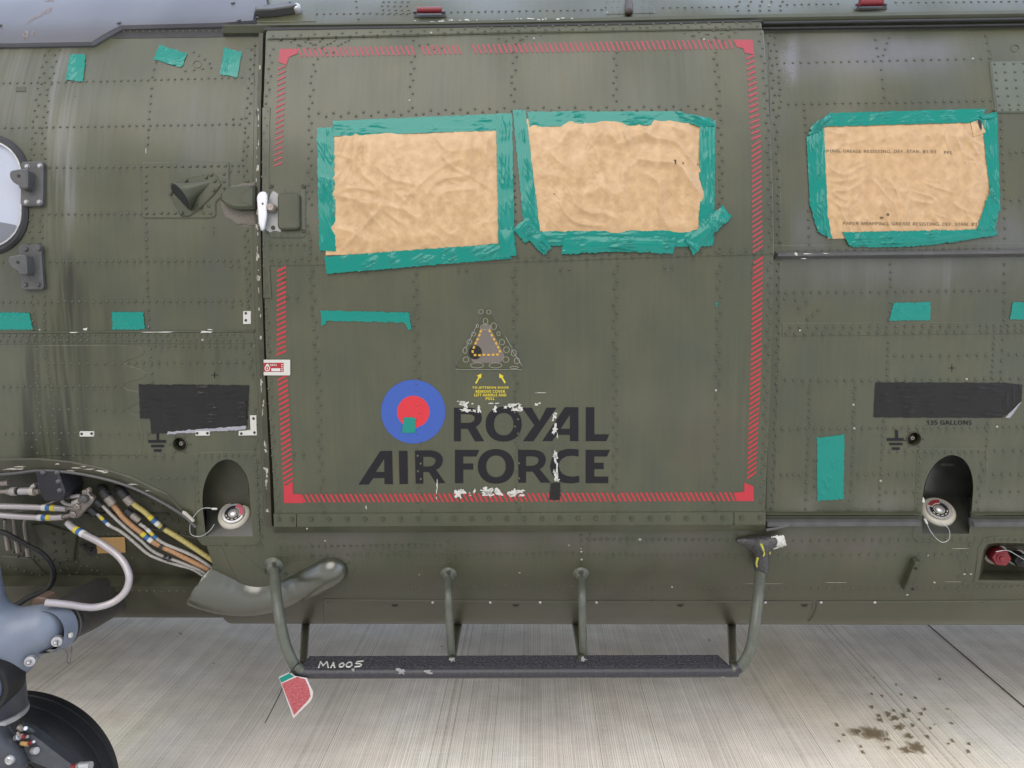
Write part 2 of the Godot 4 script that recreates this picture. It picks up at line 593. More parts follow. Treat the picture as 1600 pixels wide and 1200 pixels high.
func field(p: Vector3, bones: Array, k: float, cuts: Array) -> float:
	var d := 1e9
	for b in bones:
		var a: Vector3 = b[0]
		var ab: Vector3 = b[1] - a
		var t := clampf((p - a).dot(ab) / maxf(ab.length_squared(), 1e-9), 0, 1)
		var e := p.distance_to(a + ab * t) - lerpf(b[2], b[3], t)
		var h := maxf(k - absf(d - e), 0.0) / k
		d = minf(d, e) - h * h * k * 0.25
	for c: Plane in cuts:
		d = maxf(d, c.distance_to(p))
	return d


func letters(mb: MB, text: String, font: String, bold: bool, place: Callable, size: float) -> Vector2:   # a TextMesh whose points are put by place(Vector2 in units of cap height)
	var tm := TextMesh.new()
	var f := SystemFont.new()
	f.font_names = PackedStringArray([font])
	if bold: f.font_weight = 700
	tm.font = f
	tm.text = text
	tm.font_size = 64
	tm.pixel_size = size / 46.0
	tm.depth = 0.0
	tm.curve_step = 1.5
	var a := tm.get_mesh_arrays() if tm.get_surface_count() else []
	if a.is_empty(): return Vector2.ZERO
	var vs: PackedVector3Array = a[Mesh.ARRAY_VERTEX]
	var ix = a[Mesh.ARRAY_INDEX]
	var nrm: PackedVector3Array = a[Mesh.ARRAY_NORMAL]
	var n_ix: int = ix.size() if ix != null and ix.size() else vs.size()
	for k in range(0, n_ix, 3):
		var i0: int = ix[k] if ix != null and ix.size() else k
		var i1: int = ix[k + 1] if ix != null and ix.size() else k + 1
		var i2: int = ix[k + 2] if ix != null and ix.size() else k + 2
		if nrm[i0].z < 0.5: continue
		var p0: Vector3 = place.call(Vector2(vs[i0].x, vs[i0].y)); var p1: Vector3 = place.call(Vector2(vs[i1].x, vs[i1].y)); var p2: Vector3 = place.call(Vector2(vs[i2].x, vs[i2].y))
		var m := (p1 - p0).cross(p2 - p0).normalized()
		if m.dot(EYE - p0) < 0: m = -m
		mb.tri(p0, p1, p2, m, m, m)
	return Vector2(tm.get_aabb().size.x, tm.get_aabb().size.y)


# ---------------------------------------------------------------- materials
func mat(called: String, srgb: Color, rough := 0.5, metal := 0.0, spec := 0.36, tone := 0.40) -> StandardMaterial3D:
	if mats.has(called): return mats[called]
	var m := StandardMaterial3D.new()
	m.resource_name = called
	var l := srgb.srgb_to_linear() * (lerpf(tone, 0.8, metal) if tone < 1.0 else 1.0)      # the colours below are as they look on an exposed photograph; the materials are darker
	m.albedo_color = Color(l.r, l.g, l.b, srgb.a).linear_to_srgb()
	m.roughness = rough
	m.metallic = metal
	m.metallic_specular = spec
	mats[called] = m
	return m


func grain(m: StandardMaterial3D, freq: float, scale_m: float, lo: Color, hi: Color, bump := 0.0) -> StandardMaterial3D:   # mottled tone over a plain material
	var t := NoiseTexture2D.new()
	var f := FastNoiseLite.new()
	f.seed = m.resource_name.hash() % 1000
	f.frequency = freq
	f.fractal_octaves = 4
	t.noise = f
	t.seamless = true
	t.width = 256
	t.height = 256
	t.normalize = true
	var g := Gradient.new()
	g.set_color(0, lo)
	g.set_color(1, hi)
	t.color_ramp = g
	m.albedo_texture = t
	m.uv1_triplanar = true
	m.uv1_world_triplanar = true
	m.uv1_scale = Vector3.ONE / scale_m
	if bump > 0.0:
		var b := NoiseTexture2D.new()
		b.noise = f
		b.seamless = true
		b.width = 256
		b.height = 256
		b.as_normal_map = true
		b.bump_strength = 6.0
		m.normal_enabled = true
		m.normal_texture = b
		m.normal_scale = bump
	return m


func noise_bytes(w: int, h: int, freq: float, octaves: int, seed_at: int, tiles := false) -> PackedByteArray:
	var f := FastNoiseLite.new()
	f.seed = seed_at
	f.frequency = freq
	f.fractal_octaves = octaves
	var im := f.get_seamless_image(w, h, false, false, 0.15, true) if tiles else f.get_image(w, h, false, false, true)
	im.convert(Image.FORMAT_L8)
	return im.get_data()


func stretched_bytes(w: int, h: int, tall: int, freq: float, octaves: int, seed_at: int) -> PackedByteArray:   # streaks: noise drawn out downwards
	var f := FastNoiseLite.new()
	f.seed = seed_at
	f.frequency = freq
	f.fractal_octaves = octaves
	var im := f.get_image(w, tall, false, false, true)
	im.convert(Image.FORMAT_L8)
	im.resize(w, h, Image.INTERPOLATE_CUBIC)
	return im.get_data()


func paint_map() -> ImageTexture:       # the colour of the weathered paint over the whole side: run-off streaks, exhaust film, scuffs, painted-in sheen
	var w := 1536
	var h := 1152
	var run := stretched_bytes(w, h, 60, 0.16, 3, 3)
	var broad := stretched_bytes(w, h, 90, 0.03, 3, 5)
	var blot := noise_bytes(w, h, 0.012, 5, 8)
	var speck := noise_bytes(w, h, 0.30, 2, 9)
	var stains_and_sheen := []
	# top x, y, bottom x, y, half width (photo pixels), colour, strength, kind (0 run-off streaks, 1 soft film, painted sheen, darker tone, 2 scuffed)
	for t in [[108, 78, 96, 330, 24, Color8(150, 152, 156), .75, 0], [92, 330, 88, 430, 26, Color8(118, 120, 112), .6, 0], [150, 90, 145, 260, 40, Color8(118, 121, 110), .35, 0], [20, 75, 14, 190, 26, Color8(135, 137, 136), .45, 0],
		[55, 75, 45, 210, 22, Color8(124, 126, 124), .45, 0], [104, 420, 100, 740, 14, Color8(44, 46, 24), 1.1, 0], [70, 500, 60, 745, 32, Color8(58, 60, 34), 1.1, 0], [130, 440, 128, 720, 16, Color8(62, 64, 40), .85, 0], [28, 380, 25, 500, 20, Color8(80, 82, 70), .5, 0],
		[180, 470, 178, 640, 40, Color8(72, 74, 48), .65, 0], [45, 560, 45, 740, 9, Color8(42, 44, 22), 1.0, 0], [320, 140, 318, 250, 40, Color8(112, 112, 116), .35, 0], [345, 330, 345, 520, 26, Color8(84, 86, 78), .45, 0], [300, 540, 300, 600, 22, Color8(78, 80, 52), .6, 0], [340, 540, 340, 590, 6, Color8(70, 74, 46), .7, 0],
		[262, 190, 262, 330, 60, Color8(112, 116, 102), .25, 1], [200, 140, 200, 180, 90, Color8(114, 118, 106), .25, 1], [250, 740, 240, 790, 60, Color8(60, 62, 42), .5, 1],
		[800, 905, 800, 985, 900, Color8(82, 78, 64), .62, 1], [700, 870, 700, 985, 500, Color8(88, 84, 70), .4, 2], [1112, 685, 1112, 686, 62, Color8(94, 80, 74), .55, 3], [880, 715, 1060, 700, 50, Color8(112, 110, 92), .3, 3], [1030, 610, 1030, 650, 90, Color8(116, 114, 98), .3, 1],  # wide entries give the lower hull a darker, browner tone
		[436, 470, 436, 500, 12, Color8(80, 60, 44), .5, 2], [700, 838, 700, 848, 300, Color8(112, 106, 106), .7, 2], [1100, 838, 1080, 856, 180, Color8(110, 106, 104), .6, 2], [1330, 840, 1330, 862, 130, Color8(116, 110, 112), .6, 2], [520, 840, 540, 868, 60, Color8(112, 106, 104), .45, 0],
		[1120, 850, 1090, 930, 70, Color8(92, 84, 80), .3, 2], [1320, 860, 1320, 862, 40, Color8(128, 98, 84), .35, 3], [1020, 880, 960, 935, 20, Color8(74, 64, 54), .35, 2],
		[1320, 60, 1320, 110, 170, Color8(132, 132, 148), .55, 1], [1230, 60, 1228, 130, 18, Color8(168, 168, 186), .6, 2], [1400, 72, 1400, 96, 120, Color8(150, 150, 168), .4, 1], [1400, 405, 1400, 440, 220, Color8(132, 130, 142), .5, 1], [1262, 330, 1262, 390, 30, Color8(130, 130, 146), .5, 1], [1540, 340, 1560, 385, 60, Color8(132, 132, 148), .5, 1],  # lavender entries: sky sheen painted into the aft skin
		[1320, 410, 1320, 460, 5, Color8(146, 146, 146), .5, 0], [1480, 410, 1478, 460, 8, Color8(146, 146, 146), .4, 0], [1360, 420, 1360, 450, 8, Color8(140, 140, 140), .4, 0], [1330, 780, 1330, 798, 110, Color8(150, 146, 148), .55, 2], [1560, 780, 1560, 798, 50, Color8(140, 138, 140), .5, 2],
		[620, 90, 620, 160, 240, Color8(112, 114, 106), .25, 0], [1000, 80, 1000, 160, 200, Color8(112, 114, 106), .25, 0], [560, 16, 560, 34, 60, Color8(128, 128, 138), .5, 1], [1150, 540, 1150, 700, 14, Color8(108, 108, 92), .4, 0]]:
		var a := map_uv(hit(t[0], t[1], 0)) * Vector2(w, h)
		var b := map_uv(hit(t[2], t[3], 0)) * Vector2(w, h)
		var k := map_uv(hit(t[0] + t[4], t[1], 0)).x * w - a.x
		stains_and_sheen.append([a, b, k, (t[5] as Color).r8, (t[5] as Color).g8, (t[5] as Color).b8, t[6], t[7]])
	var grime := PackedByteArray()          # dirt caught round each rivet and washed a little way down
	grime.resize(w * h)
	for host in rivets:
		for q in rivets[host]:
			var at := map_uv(hit(q[0], q[1], q[2])) * Vector2(w, h)
			var wash := rng.randf_range(3.0, 12.0)
			var much := rng.randf_range(35, 105)
			for dy in range(-3, int(wash) + 2):
				for dx in range(-3, 4):
					var d := Vector2(dx, dy if dy < 0 else dy / (1.0 + wash * 0.16)).length()
					var x := int(at.x) + dx; var y := int(at.y) + dy
					if d < 3.4 and x >= 0 and x < w and y >= 0 and y < h:
						grime[y * w + x] = maxi(grime[y * w + x], int(much * (1.0 - d / 3.4)))
	var rows := []
	rows.resize(h)
	var work := func(y: int) -> void:
		var r := PackedFloat32Array(); r.resize(w)
		var g := PackedFloat32Array(); g.resize(w)
		var b := PackedFloat32Array(); b.resize(w)
		var at := y * w
		for x in w:
			var f := 1.0 + (run[at + x] - 128) * 0.00030 + (blot[at + x] - 128) * 0.00055 + (speck[at + x] - 128) * 0.00025 + (broad[at + x] - 128) * 0.00012
			f *= 1.0 - grime[at + x] * 0.0024
			var warm := (blot[at + x] - 128) * 0.018
			r[x] = 80.0 * f + warm; g[x] = 83.0 * f; b[x] = 61.0 * f - warm
		for t in stains_and_sheen:
			var a: Vector2 = t[0]; var e: Vector2 = t[1]
			var soft: float = 12.0 if t[7] != 3 else t[2] * 0.5
			if y < a.y - soft * 2 or y > e.y + soft * 2: continue
			var v := clampf((y - a.y) / maxf(e.y - a.y, 1.0), 0, 1)
			var ends := smoothstep(-soft * 2, soft, y - a.y) * smoothstep(-soft * 2, soft, e.y - y)
			var cx := lerpf(a.x, e.x, v)
			var k: float = t[2]
			for x in range(maxi(0, int(cx - k * 1.3)), mini(w, int(cx + k * 1.3))):
				var q := absf(x - cx) / k
				var al: float = t[6] * ends * (1.0 - smoothstep(0.45, 1.25, q))
				if t[7] == 0: al *= clampf(0.15 + (run[at + x] * 0.5 + broad[at + x] * 0.5 - 80) * 0.011, 0, 1.2)
				elif t[7] == 1: al *= clampf(0.3 + blot[at + x] * 0.0045, 0, 1)
				else: al *= clampf((blot[at + x] - 60) * 0.009 + (speck[at + x] - 128) * 0.004, 0, 1)
				al = clampf(al, 0, 1)
				r[x] += (t[3] * 0.85 - r[x]) * al; g[x] += (t[4] * 0.85 - g[x]) * al; b[x] += (t[5] * 0.85 - b[x]) * al
		var out := PackedByteArray(); out.resize(w * 3)
		for x in w:
			out[x * 3] = clampi(int(r[x]), 0, 255); out[x * 3 + 1] = clampi(int(g[x]), 0, 255); out[x * 3 + 2] = clampi(int(b[x]), 0, 255)
		rows[y] = out
	var id := WorkerThreadPool.add_group_task(work, h)
	WorkerThreadPool.wait_for_group_task_completion(id)
	var all := PackedByteArray()
	for row in rows: all.append_array(row)
	return ImageTexture.create_from_image(Image.create_from_data(w, h, false, Image.FORMAT_RGB8, all))


func rough_map(lo: Color, hi: Color, freq: float) -> NoiseTexture2D:
	var t := NoiseTexture2D.new()
	var f := FastNoiseLite.new()
	f.seed = 21
	f.frequency = freq
	f.fractal_octaves = 5
	t.noise = f
	t.seamless = true
	t.width = 512
	t.height = 512
	var g := Gradient.new()
	g.set_color(0, lo)
	g.set_color(1, hi)
	t.color_ramp = g
	return t


func concrete_maps() -> Array:         # broom-finished concrete: grooves run along v
	var w := 1280
	var h := 896
	var r := RandomNumberGenerator.new()
	r.seed = 5
	var line := PackedFloat32Array()
	line.resize(w)
	var x := 0
	while x < w:                             # single broom strokes: a fine dark line beside each raised band
		var wide := r.randi_range(3, 7)
		var deep := r.randf_range(0.45, 1.15)
		if r.randf() < 0.025: deep = 2.1
		var band := r.randf_range(-0.10, 0.16)
		for k in wide:
			if x + k < w: line[x + k] = -deep if k == 0 else -deep * 0.35 if k == 1 else band
		x += wide
	var cloud := noise_bytes(w, h, 0.008, 6, 31, true)
	var pit := noise_bytes(w, h, 0.35, 2, 32, true)
	var along := stretched_bytes(h, w, 80, 0.1, 3, 33)     # (turned below) breaks along each stroke
	var rows := []
	rows.resize(h)
	var work := func(y: int) -> void:
		var out := PackedByteArray(); out.resize(w * 4)
		for i in w:
			var brk := 0.55 + lerpf(along[i * h + y], along[i * h], smoothstep(h * 0.9, h, y)) * 0.0035
			var wob := line[(i + int((cloud[y * w + i] - 128) * 0.015) + w) % w]
			var tone := 230.0 + wob * 46.0 * brk + (cloud[y * w + i] - 128) * 0.08 + (pit[y * w + i] - 128) * 0.16 - (40.0 if pit[y * w + i] < 42 else 0.0)
			var hgt := 128.0 + wob * 55.0 * brk + (pit[y * w + i] - 128) * 0.15
			out[i * 4] = clampi(int(tone + 1), 0, 255); out[i * 4 + 1] = clampi(int(tone - 3), 0, 255); out[i * 4 + 2] = clampi(int(tone - 7 + minf(0.0, wob) * 5.0), 0, 255); out[i * 4 + 3] = clampi(int(hgt), 0, 255)
		rows[y] = out
	var id := WorkerThreadPool.add_group_task(work, h)
	WorkerThreadPool.wait_for_group_task_completion(id)
	var all := PackedByteArray()
	for row in rows: all.append_array(row)
	var im := Image.create_from_data(w, h, false, Image.FORMAT_RGBA8, all)
	var hi := PackedByteArray(); hi.resize(w * h)
	for i in w * h: hi[i] = all[i * 4 + 3]
	im.convert(Image.FORMAT_RGB8)
	return [ImageTexture.create_from_image(im), ImageTexture.create_from_image(Image.create_from_data(w, h, false, Image.FORMAT_L8, hi))]


# ---------------------------------------------------------------- rivets
var rivets := {}      # host part -> list of [px, py, off, radius px]

func dots(host: String, x0: float, y0: float, x1: float, y1: float, step: float, zig := 0.0, off := 0.0, r := 2.1, from := 0) -> void:
	var n := maxi(1, roundi(Vector2(x0, y0).distance_to(Vector2(x1, y1)) / step))
	var side := Vector2(y0 - y1, x1 - x0).normalized()
	if not rivets.has(host): rivets[host] = []
	for i in range(from, n + 1):
		var p := Vector2(x0, y0).lerp(Vector2(x1, y1), float(i) / n) + side * zig * (1 if i % 2 else -1) + Vector2(rng.randf_range(-.3, .3), rng.randf_range(-.3, .3))
		rivets[host].append([p.x, p.y, off, r])


func way(host: String, p: Array, step: float, zig := 0.0, off := 0.0, r := 2.1) -> void:
	for i in p.size() - 1:
		dots(host, p[i][0], p[i][1], p[i + 1][0], p[i + 1][1], step, zig, off, r, mini(i, 1))


func dome() -> ArrayMesh:
	var mb := MB.new()
	lathe(mb, [Vector2(1.0, -0.1), Vector2(0.97, 0.16), Vector2(0.80, 0.40), Vector2(0.48, 0.58), Vector2(0.001, 0.64)], Transform3D(), 10)
	return mb.mesh()


func place_rivets(host: String, parent: Node, m: Material) -> void:
	var mm := MultiMesh.new()
	mm.transform_format = MultiMesh.TRANSFORM_3D
	mm.use_colors = true
	mm.mesh = dome()
	var list: Array = rivets[host]
	mm.instance_count = list.size()
	for i in list.size():
		var q: Array = list[i]
		var f := frame(q[0], q[1], q[2])
		var r: float = q[3] / 586.0
		mm.set_instance_transform(i, Transform3D(f.basis.scaled_local(Vector3(r, r, r)), f.origin))
		var k := Color(.090, .097, .058) * rng.randf_range(0.9, 1.12)
		var d := Vector2(q[0], q[1]).distance_to(Vector2(645.7, 643.4))
		if host == "door":
			if d < 25: k = Color(.62, .045, .055)
			elif d < 50: k = Color(.045, .11, .42)
		if rng.randf() < 0.008: k = Color(.42, .42, .38)
		mm.set_instance_color(i, k)
	var o := MultiMeshInstance3D.new()
	o.name = numbered("rivets")
	o.multimesh = mm
	o.material_override = m
	o.set_meta("kind", "stuff")
	parent.add_child(o, true)


# ---------------------------------------------------------------- the scene
func _ready() -> void:
	rng.seed = 11
	noise.seed = 4
	noise.frequency = 0.05
	smooth.seed = 9
	smooth.frequency = 1.0
	smooth.fractal_type = FastNoiseLite.FRACTAL_NONE
	cam_basis = Basis.from_euler(Vector3(deg_to_rad(-6.2), deg_to_rad(1.9), deg_to_rad(-0.75)))
	var cam := Camera3D.new()
	cam.name = "camera"
	cam.transform = Transform3D(cam_basis, EYE)
	cam.fov = rad_to_deg(2.0 * atan(600.0 / FOCAL))
	cam.near = 0.05
	cam.far = 400.0
	cam.current = true
	add_child(cam)
	var env := Environment.new()
	env.background_mode = Environment.BG_SKY
	env.sky = Sky.new()
	var sky := ProceduralSkyMaterial.new()
	sky.sky_top_color = Color(0.82, 0.885, 1.0)
	sky.sky_horizon_color = Color(0.80, 0.815, 0.85)
	sky.sky_curve = 0.25
	sky.sky_energy_multiplier = 1.0
	sky.ground_bottom_color = Color(0.45, 0.44, 0.42)
	sky.ground_horizon_color = Color(0.55, 0.55, 0.54)
	env.sky.sky_material = sky
	env.tonemap_mode = Environment.TONE_MAPPER_LINEAR
	env.tonemap_exposure = 4.5
	env.sdfgi_enabled = true
	env.ssao_enabled = true
	env.ssil_enabled = true
	var we := WorldEnvironment.new()
	we.name = "environment"
	we.environment = env
	add_child(we)
	var sun := DirectionalLight3D.new()
	sun.name = "sun"
	sun.light_energy = 0.25
	sun.light_color = Color(1.0, 0.98, 0.96)
	sun.light_angular_distance = 50.0
	sun.shadow_enabled = true
	sun.rotation_degrees = Vector3(-46, -12, 0)
	add_child(sun)

	build_profile()
	list_rivets()
	make_materials()
	heli = thing("helicopter", "dark green military helicopter side with riveted skin and a sliding cabin door", "helicopter")
	ground()
	fuselage()
	sliding_door()
	door_markings()
	left_side()
	wheel_bay()
	rails_and_roof()
	right_side()
	lower_body()
	side_step()
	landing_gear()
	place_rivets("side", heli, mats.rivet_paint)
	place_rivets("door", door, mats.rivet_paint)
	window_masks()
	tape_patches()
	small_things()


func make_materials() -> void:
	var paint := mat("paint", Color.WHITE, 0.40, 0.0, 0.42)
	paint.albedo_texture = paint_map()
	paint.texture_repeat = false
	paint.roughness_texture = null
	var wavy := NoiseTexture2D.new()
	var f := FastNoiseLite.new()
	f.seed = 17
	f.frequency = 0.006
	f.fractal_octaves = 2
	wavy.noise = f
	wavy.width = 1024
	wavy.height = 768
	wavy.as_normal_map = true
	wavy.bump_strength = 14.0
	paint.normal_enabled = true
	paint.normal_texture = wavy
	paint.normal_scale = 0.45
	var rv := mat("rivet_paint", Color.WHITE, 0.42)
	rv.vertex_color_use_as_albedo = true
	grain(mat("green_metal", Color.WHITE, 0.42), 0.02, 0.5, Color8(71, 74, 56), Color8(87, 91, 71))
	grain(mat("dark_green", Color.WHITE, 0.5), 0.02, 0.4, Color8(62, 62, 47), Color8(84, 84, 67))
	grain(mat("grey_metal", Color.WHITE, 0.4), 0.02, 0.3, Color8(84, 84, 84), Color8(104, 104, 104))
	grain(mat("cowling_paint", Color.WHITE, 0.36), 0.012, 0.8, Color8(78, 78, 86), Color8(104, 104, 110))
	grain(mat("black_rubber", Color.WHITE, 0.6), 0.03, 0.2, Color8(26, 26, 27), Color8(44, 44, 44))
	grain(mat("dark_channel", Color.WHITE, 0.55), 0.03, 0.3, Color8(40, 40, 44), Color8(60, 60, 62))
	grain(mat("worn_alloy", Color.WHITE, 0.35, 0.6), 0.03, 0.2, Color8(150, 150, 152), Color8(196, 196, 198))
	mat("bare_metal", Color8(205, 205, 208), 0.32, 0.85)
	grain(mat("dirty_steel", Color.WHITE, 0.4, 0.35), 0.06, 0.08, Color8(110, 100, 92), Color8(178, 170, 164))
	mat("white_paint", Color8(222, 221, 214), 0.5)
	mat("cream_paint", Color8(206, 202, 188), 0.35)
	mat("red_paint", Color8(205, 52, 66), 0.5)
	mat("faded_red", Color8(182, 70, 84), 0.5)  # weathered red, with the upper door's sheen mixed into the colour
	mat("red_cap", Color8(140, 44, 52), 0.4)
	mat("pink_handle", Color8(206, 92, 116), 0.4)
	mat("blue_paint", Color8(58, 96, 186), 0.5)
	mat("roundel_red", Color8(226, 50, 62), 0.5)
	mat("letter_paint", Color8(36, 36, 41), 0.55, 0.0, 0.25)
	mat("yellow_paint", Color8(232, 212, 50), 0.5)
	mat("amber_paint", Color8(226, 176, 60), 0.5)
	var tape := mat("teal_tape", Color8(0, 148, 134), 0.22, 0.0, 0.36, 0.38)
	tape.metallic_specular = 0.34
	var pale := mat("pale_tape", Color8(78, 178, 172), 0.3)
	pale.metallic_specular = 0.62
	var bt := mat("black_tape", Color8(27, 26, 26), 0.3)
	bt.metallic_specular = 0.32
	var paper := grain(mat("kraft_paper", Color.WHITE, 0.42, 0.0, 0.4, 0.525), 0.03, 0.25, Color8(176, 142, 101), Color8(206, 172, 129))
	paper.backlight_enabled = false
	mat("paper_print", Color8(96, 84, 66), 0.7)
	grain(mat("white_hose", Color.WHITE, 0.45), 0.05, 0.1, Color8(150, 145, 138), Color8(216, 212, 208))
	grain(mat("braid", Color.WHITE, 0.4, 0.3), 0.12, 0.05, Color8(150, 144, 146), Color8(214, 208, 210))
	grain(mat("tan_hose", Color.WHITE, 0.45), 0.05, 0.1, Color8(160, 118, 80), Color8(214, 166, 122))
	grain(mat("yellow_hose", Color.WHITE, 0.45), 0.05, 0.1, Color8(166, 150, 84), Color8(224, 210, 134))
	mat("label_white", Color8(226, 226, 224), 0.5)
	mat("label_blue", Color8(60, 112, 172), 0.5)
	mat("label_yellow", Color8(226, 206, 58), 0.5)
	mat("tan_card", Color8(200, 160, 104), 0.6)
	grain(mat("gear_paint", Color.WHITE, 0.38), 0.02, 0.4, Color8(122, 132, 150), Color8(142, 152, 168))
	grain(mat("dark_gear", Color.WHITE, 0.42), 0.03, 0.2, Color8(62, 66, 72), Color8(86, 90, 96))
	grain(mat("tyre_rubber", Color.WHITE, 0.62), 0.05, 0.2, Color8(30, 31, 34), Color8(48, 49, 52), 0.1)
	grain(mat("grit_tread", Color.WHITE, 0.75), 0.30, 0.55, Color8(28, 28, 31), Color8(106, 106, 114), 0.5)
	grain(mat("step_black", Color.WHITE, 0.42), 0.05, 0.12, Color8(46, 46, 52), Color8(74, 74, 80), 0.15)
	grain(mat("step_green", Color.WHITE, 0.4), 0.03, 0.2, Color8(88, 92, 82), Color8(112, 116, 104))
	grain(mat("sealant", Color.WHITE, 0.7), 0.08, 0.06, Color8(86, 82, 74), Color8(168, 160, 148), 0.6)
	grain(mat("window_pane", Color.WHITE, 0.12, 0.0, 0.3, 0.42), 0.01, 1.0, Color8(188, 194, 212), Color8(204, 210, 226))


func ground() -> void:
	var t := concrete_maps()
	var m := mat("concrete", Color.WHITE, 0.72, 0.0, 0.3, 1.0)
	m.albedo_texture = t[0]
	m.uv1_scale = Vector3(1 / 1.9, 1 / 1.33, 1)
	m.heightmap_enabled = true
	m.heightmap_texture = t[1]
	m.heightmap_scale = 0.12
	m.vertex_color_use_as_albedo = true
	var mb := MB.new()
	mb.coloured = true
	var xs := [-60.0, -20.0, -8.0]
	for i in 113: xs.append(-4.5 + i * 0.08)
	xs.append_array([8.0, 20.0, 60.0])
	var zs := [-60.0, -20.0, -8.0]
	for i in 101: zs.append(-5.5 + i * 0.08)
	zs.append_array([6.0, 20.0, 60.0])
	var big := FastNoiseLite.new()
	big.seed = 6
	big.frequency = 0.55
	big.fractal_octaves = 4
	var tint := func(x: float, z: float) -> Color:          # old stains and tyre dust, part of the slab
		var a := big.get_noise_2d(x * 1.7, z * 1.7)
		var b := big.get_noise_2d(x * 0.9 + 40.0, z * 0.7 + 10.0)
		var k := 0.95 + a * 0.26
		var c := Color(k, k * 0.978 * (1.0 - maxf(0, b) * 0.10), k * 0.93 * (1.0 - maxf(0, b) * 0.34))
		return Color(minf(c.r, 1.15), minf(c.g, 1.15), minf(c.b, 1.15))
	for j in zs.size() - 1:
		for i in xs.size() - 1:
			var q := [Vector3(xs[i], 0, zs[j]), Vector3(xs[i + 1], 0, zs[j]), Vector3(xs[i + 1], 0, zs[j + 1]), Vector3(xs[i], 0, zs[j + 1])]
			for tr in [[0, 1, 2], [0, 2, 3]]:
				for k in tr:
					var p: Vector3 = q[k]
					mb.v.append(p); mb.n.append(Vector3.UP); mb.uv.append(Vector2(p.x, p.z)); mb.c.append(tint.call(p.x, p.z))
	var o := put("ground", mb, m)
	tag(o, "broom-finished pale concrete apron under the helicopter", "ground", "", "structure")
	# the slab joint at the right
	var a := on_ground(1455, 981); var b := on_ground(1600, 1105)
	var d := (b - a).normalized()
	var jt := MB.new()
	var side := Vector3(d.z, 0, -d.x) * 0.0036
	var p0 := a - d * 6.0 + Vector3(0, .002, 0); var p1 := b + d * 6.0 + Vector3(0, .002, 0)
	jt.quad(p0 - side, p0 + side, p1 + side, p1 - side, Vector3.UP, Vector3.UP, Vector3.UP, Vector3.UP)
	put("slab_joint", jt, mat("joint_filler", Color8(74, 66, 58), 0.9), o)
	# oil drips
	var st := MB.new()
	st.coloured = true
	for q in [[1365, 1146, 20, 11], [1347, 1143, 16, 7], [1380, 1150, 10, 7], [1432, 1168, 14, 9], [1418, 1172, 12, 6], [1420, 1150, 7, 4], [1398, 1122, 8, 4], [1388, 1116, 5, 4], [1404, 1136, 9, 4], [1410, 1133, 6, 3], [1375, 1125, 6, 3], [1373, 1118, 4, 3], [1440, 1115, 4, 3], [1426, 1133, 4, 3], [1445, 1108, 4, 2], [1430, 1090, 4, 2], [1408, 1085, 3, 2], [1362, 1104, 4, 3], [1362, 1084, 3, 2], [1378, 1087, 3, 2], [1307, 1132, 4, 3], [1318, 1148, 4, 2], [1311, 1158, 3, 2], [1348, 1175, 4, 3], [1345, 1166, 3, 2], [1388, 1168, 4, 3], [1449, 1151, 4, 3], [1454, 1138, 3, 2], [1488, 1157, 4, 3], [1482, 1162, 3, 2], [1514, 1162, 4, 2], [1513, 1174, 4, 3], [1487, 1130, 3, 2], [1468, 1061, 3, 2], [1480, 1108, 3, 1], [1420, 1110, 4, 3], [1412, 1118, 5, 4], [1396, 1110, 4, 2], [1436, 1124, 3, 2], [1400, 1070, 2, 2], [1366, 1058, 2, 1], [1460, 1132, 2, 1], [690, 1010, 2, 1], [1108, 1000, 2, 2], [334, 1036, 2, 1], [282, 990, 3, 2]]:
		var c := PackedVector3Array()
		for p in blob_px(q[0], q[1], q[2] * (.95 if q[2] > 6 else .75), q[3] * 1.05, 0.42, 22): c.append(on_ground(p.x + (p.y - q[1]) * 0.5, p.y, .003 + 0.00002 * q[2]))
		var mid := on_ground(q[0], q[1], .003 + 0.00002 * q[2])
		for i in c.size():
			var e1 := c[i]; var e2 := c[(i + 1) % c.size()]
			for ring in [[0.0, 0.55, 0], [0.55, 0.82, 1], [0.82, 1.0, 2]]:
				st.col = [Color(.20, .155, .095), Color(.28, .23, .155), Color(.48, .43, .36)][ring[2]] * rng.randf_range(.9, 1.1)
				st.quad(mid.lerp(e1, ring[0]), mid.lerp(e2, ring[0]), mid.lerp(e2, ring[1]), mid.lerp(e1, ring[1]), Vector3.UP, Vector3.UP, Vector3.UP, Vector3.UP)
	var oiled := mat("oil", Color.WHITE, 0.55, 0.0, 0.36, 1.0)
	oiled.vertex_color_use_as_albedo = true
	var oil := put("oil_drips", st, oiled, o)
	oil.set_meta("kind", "stuff")


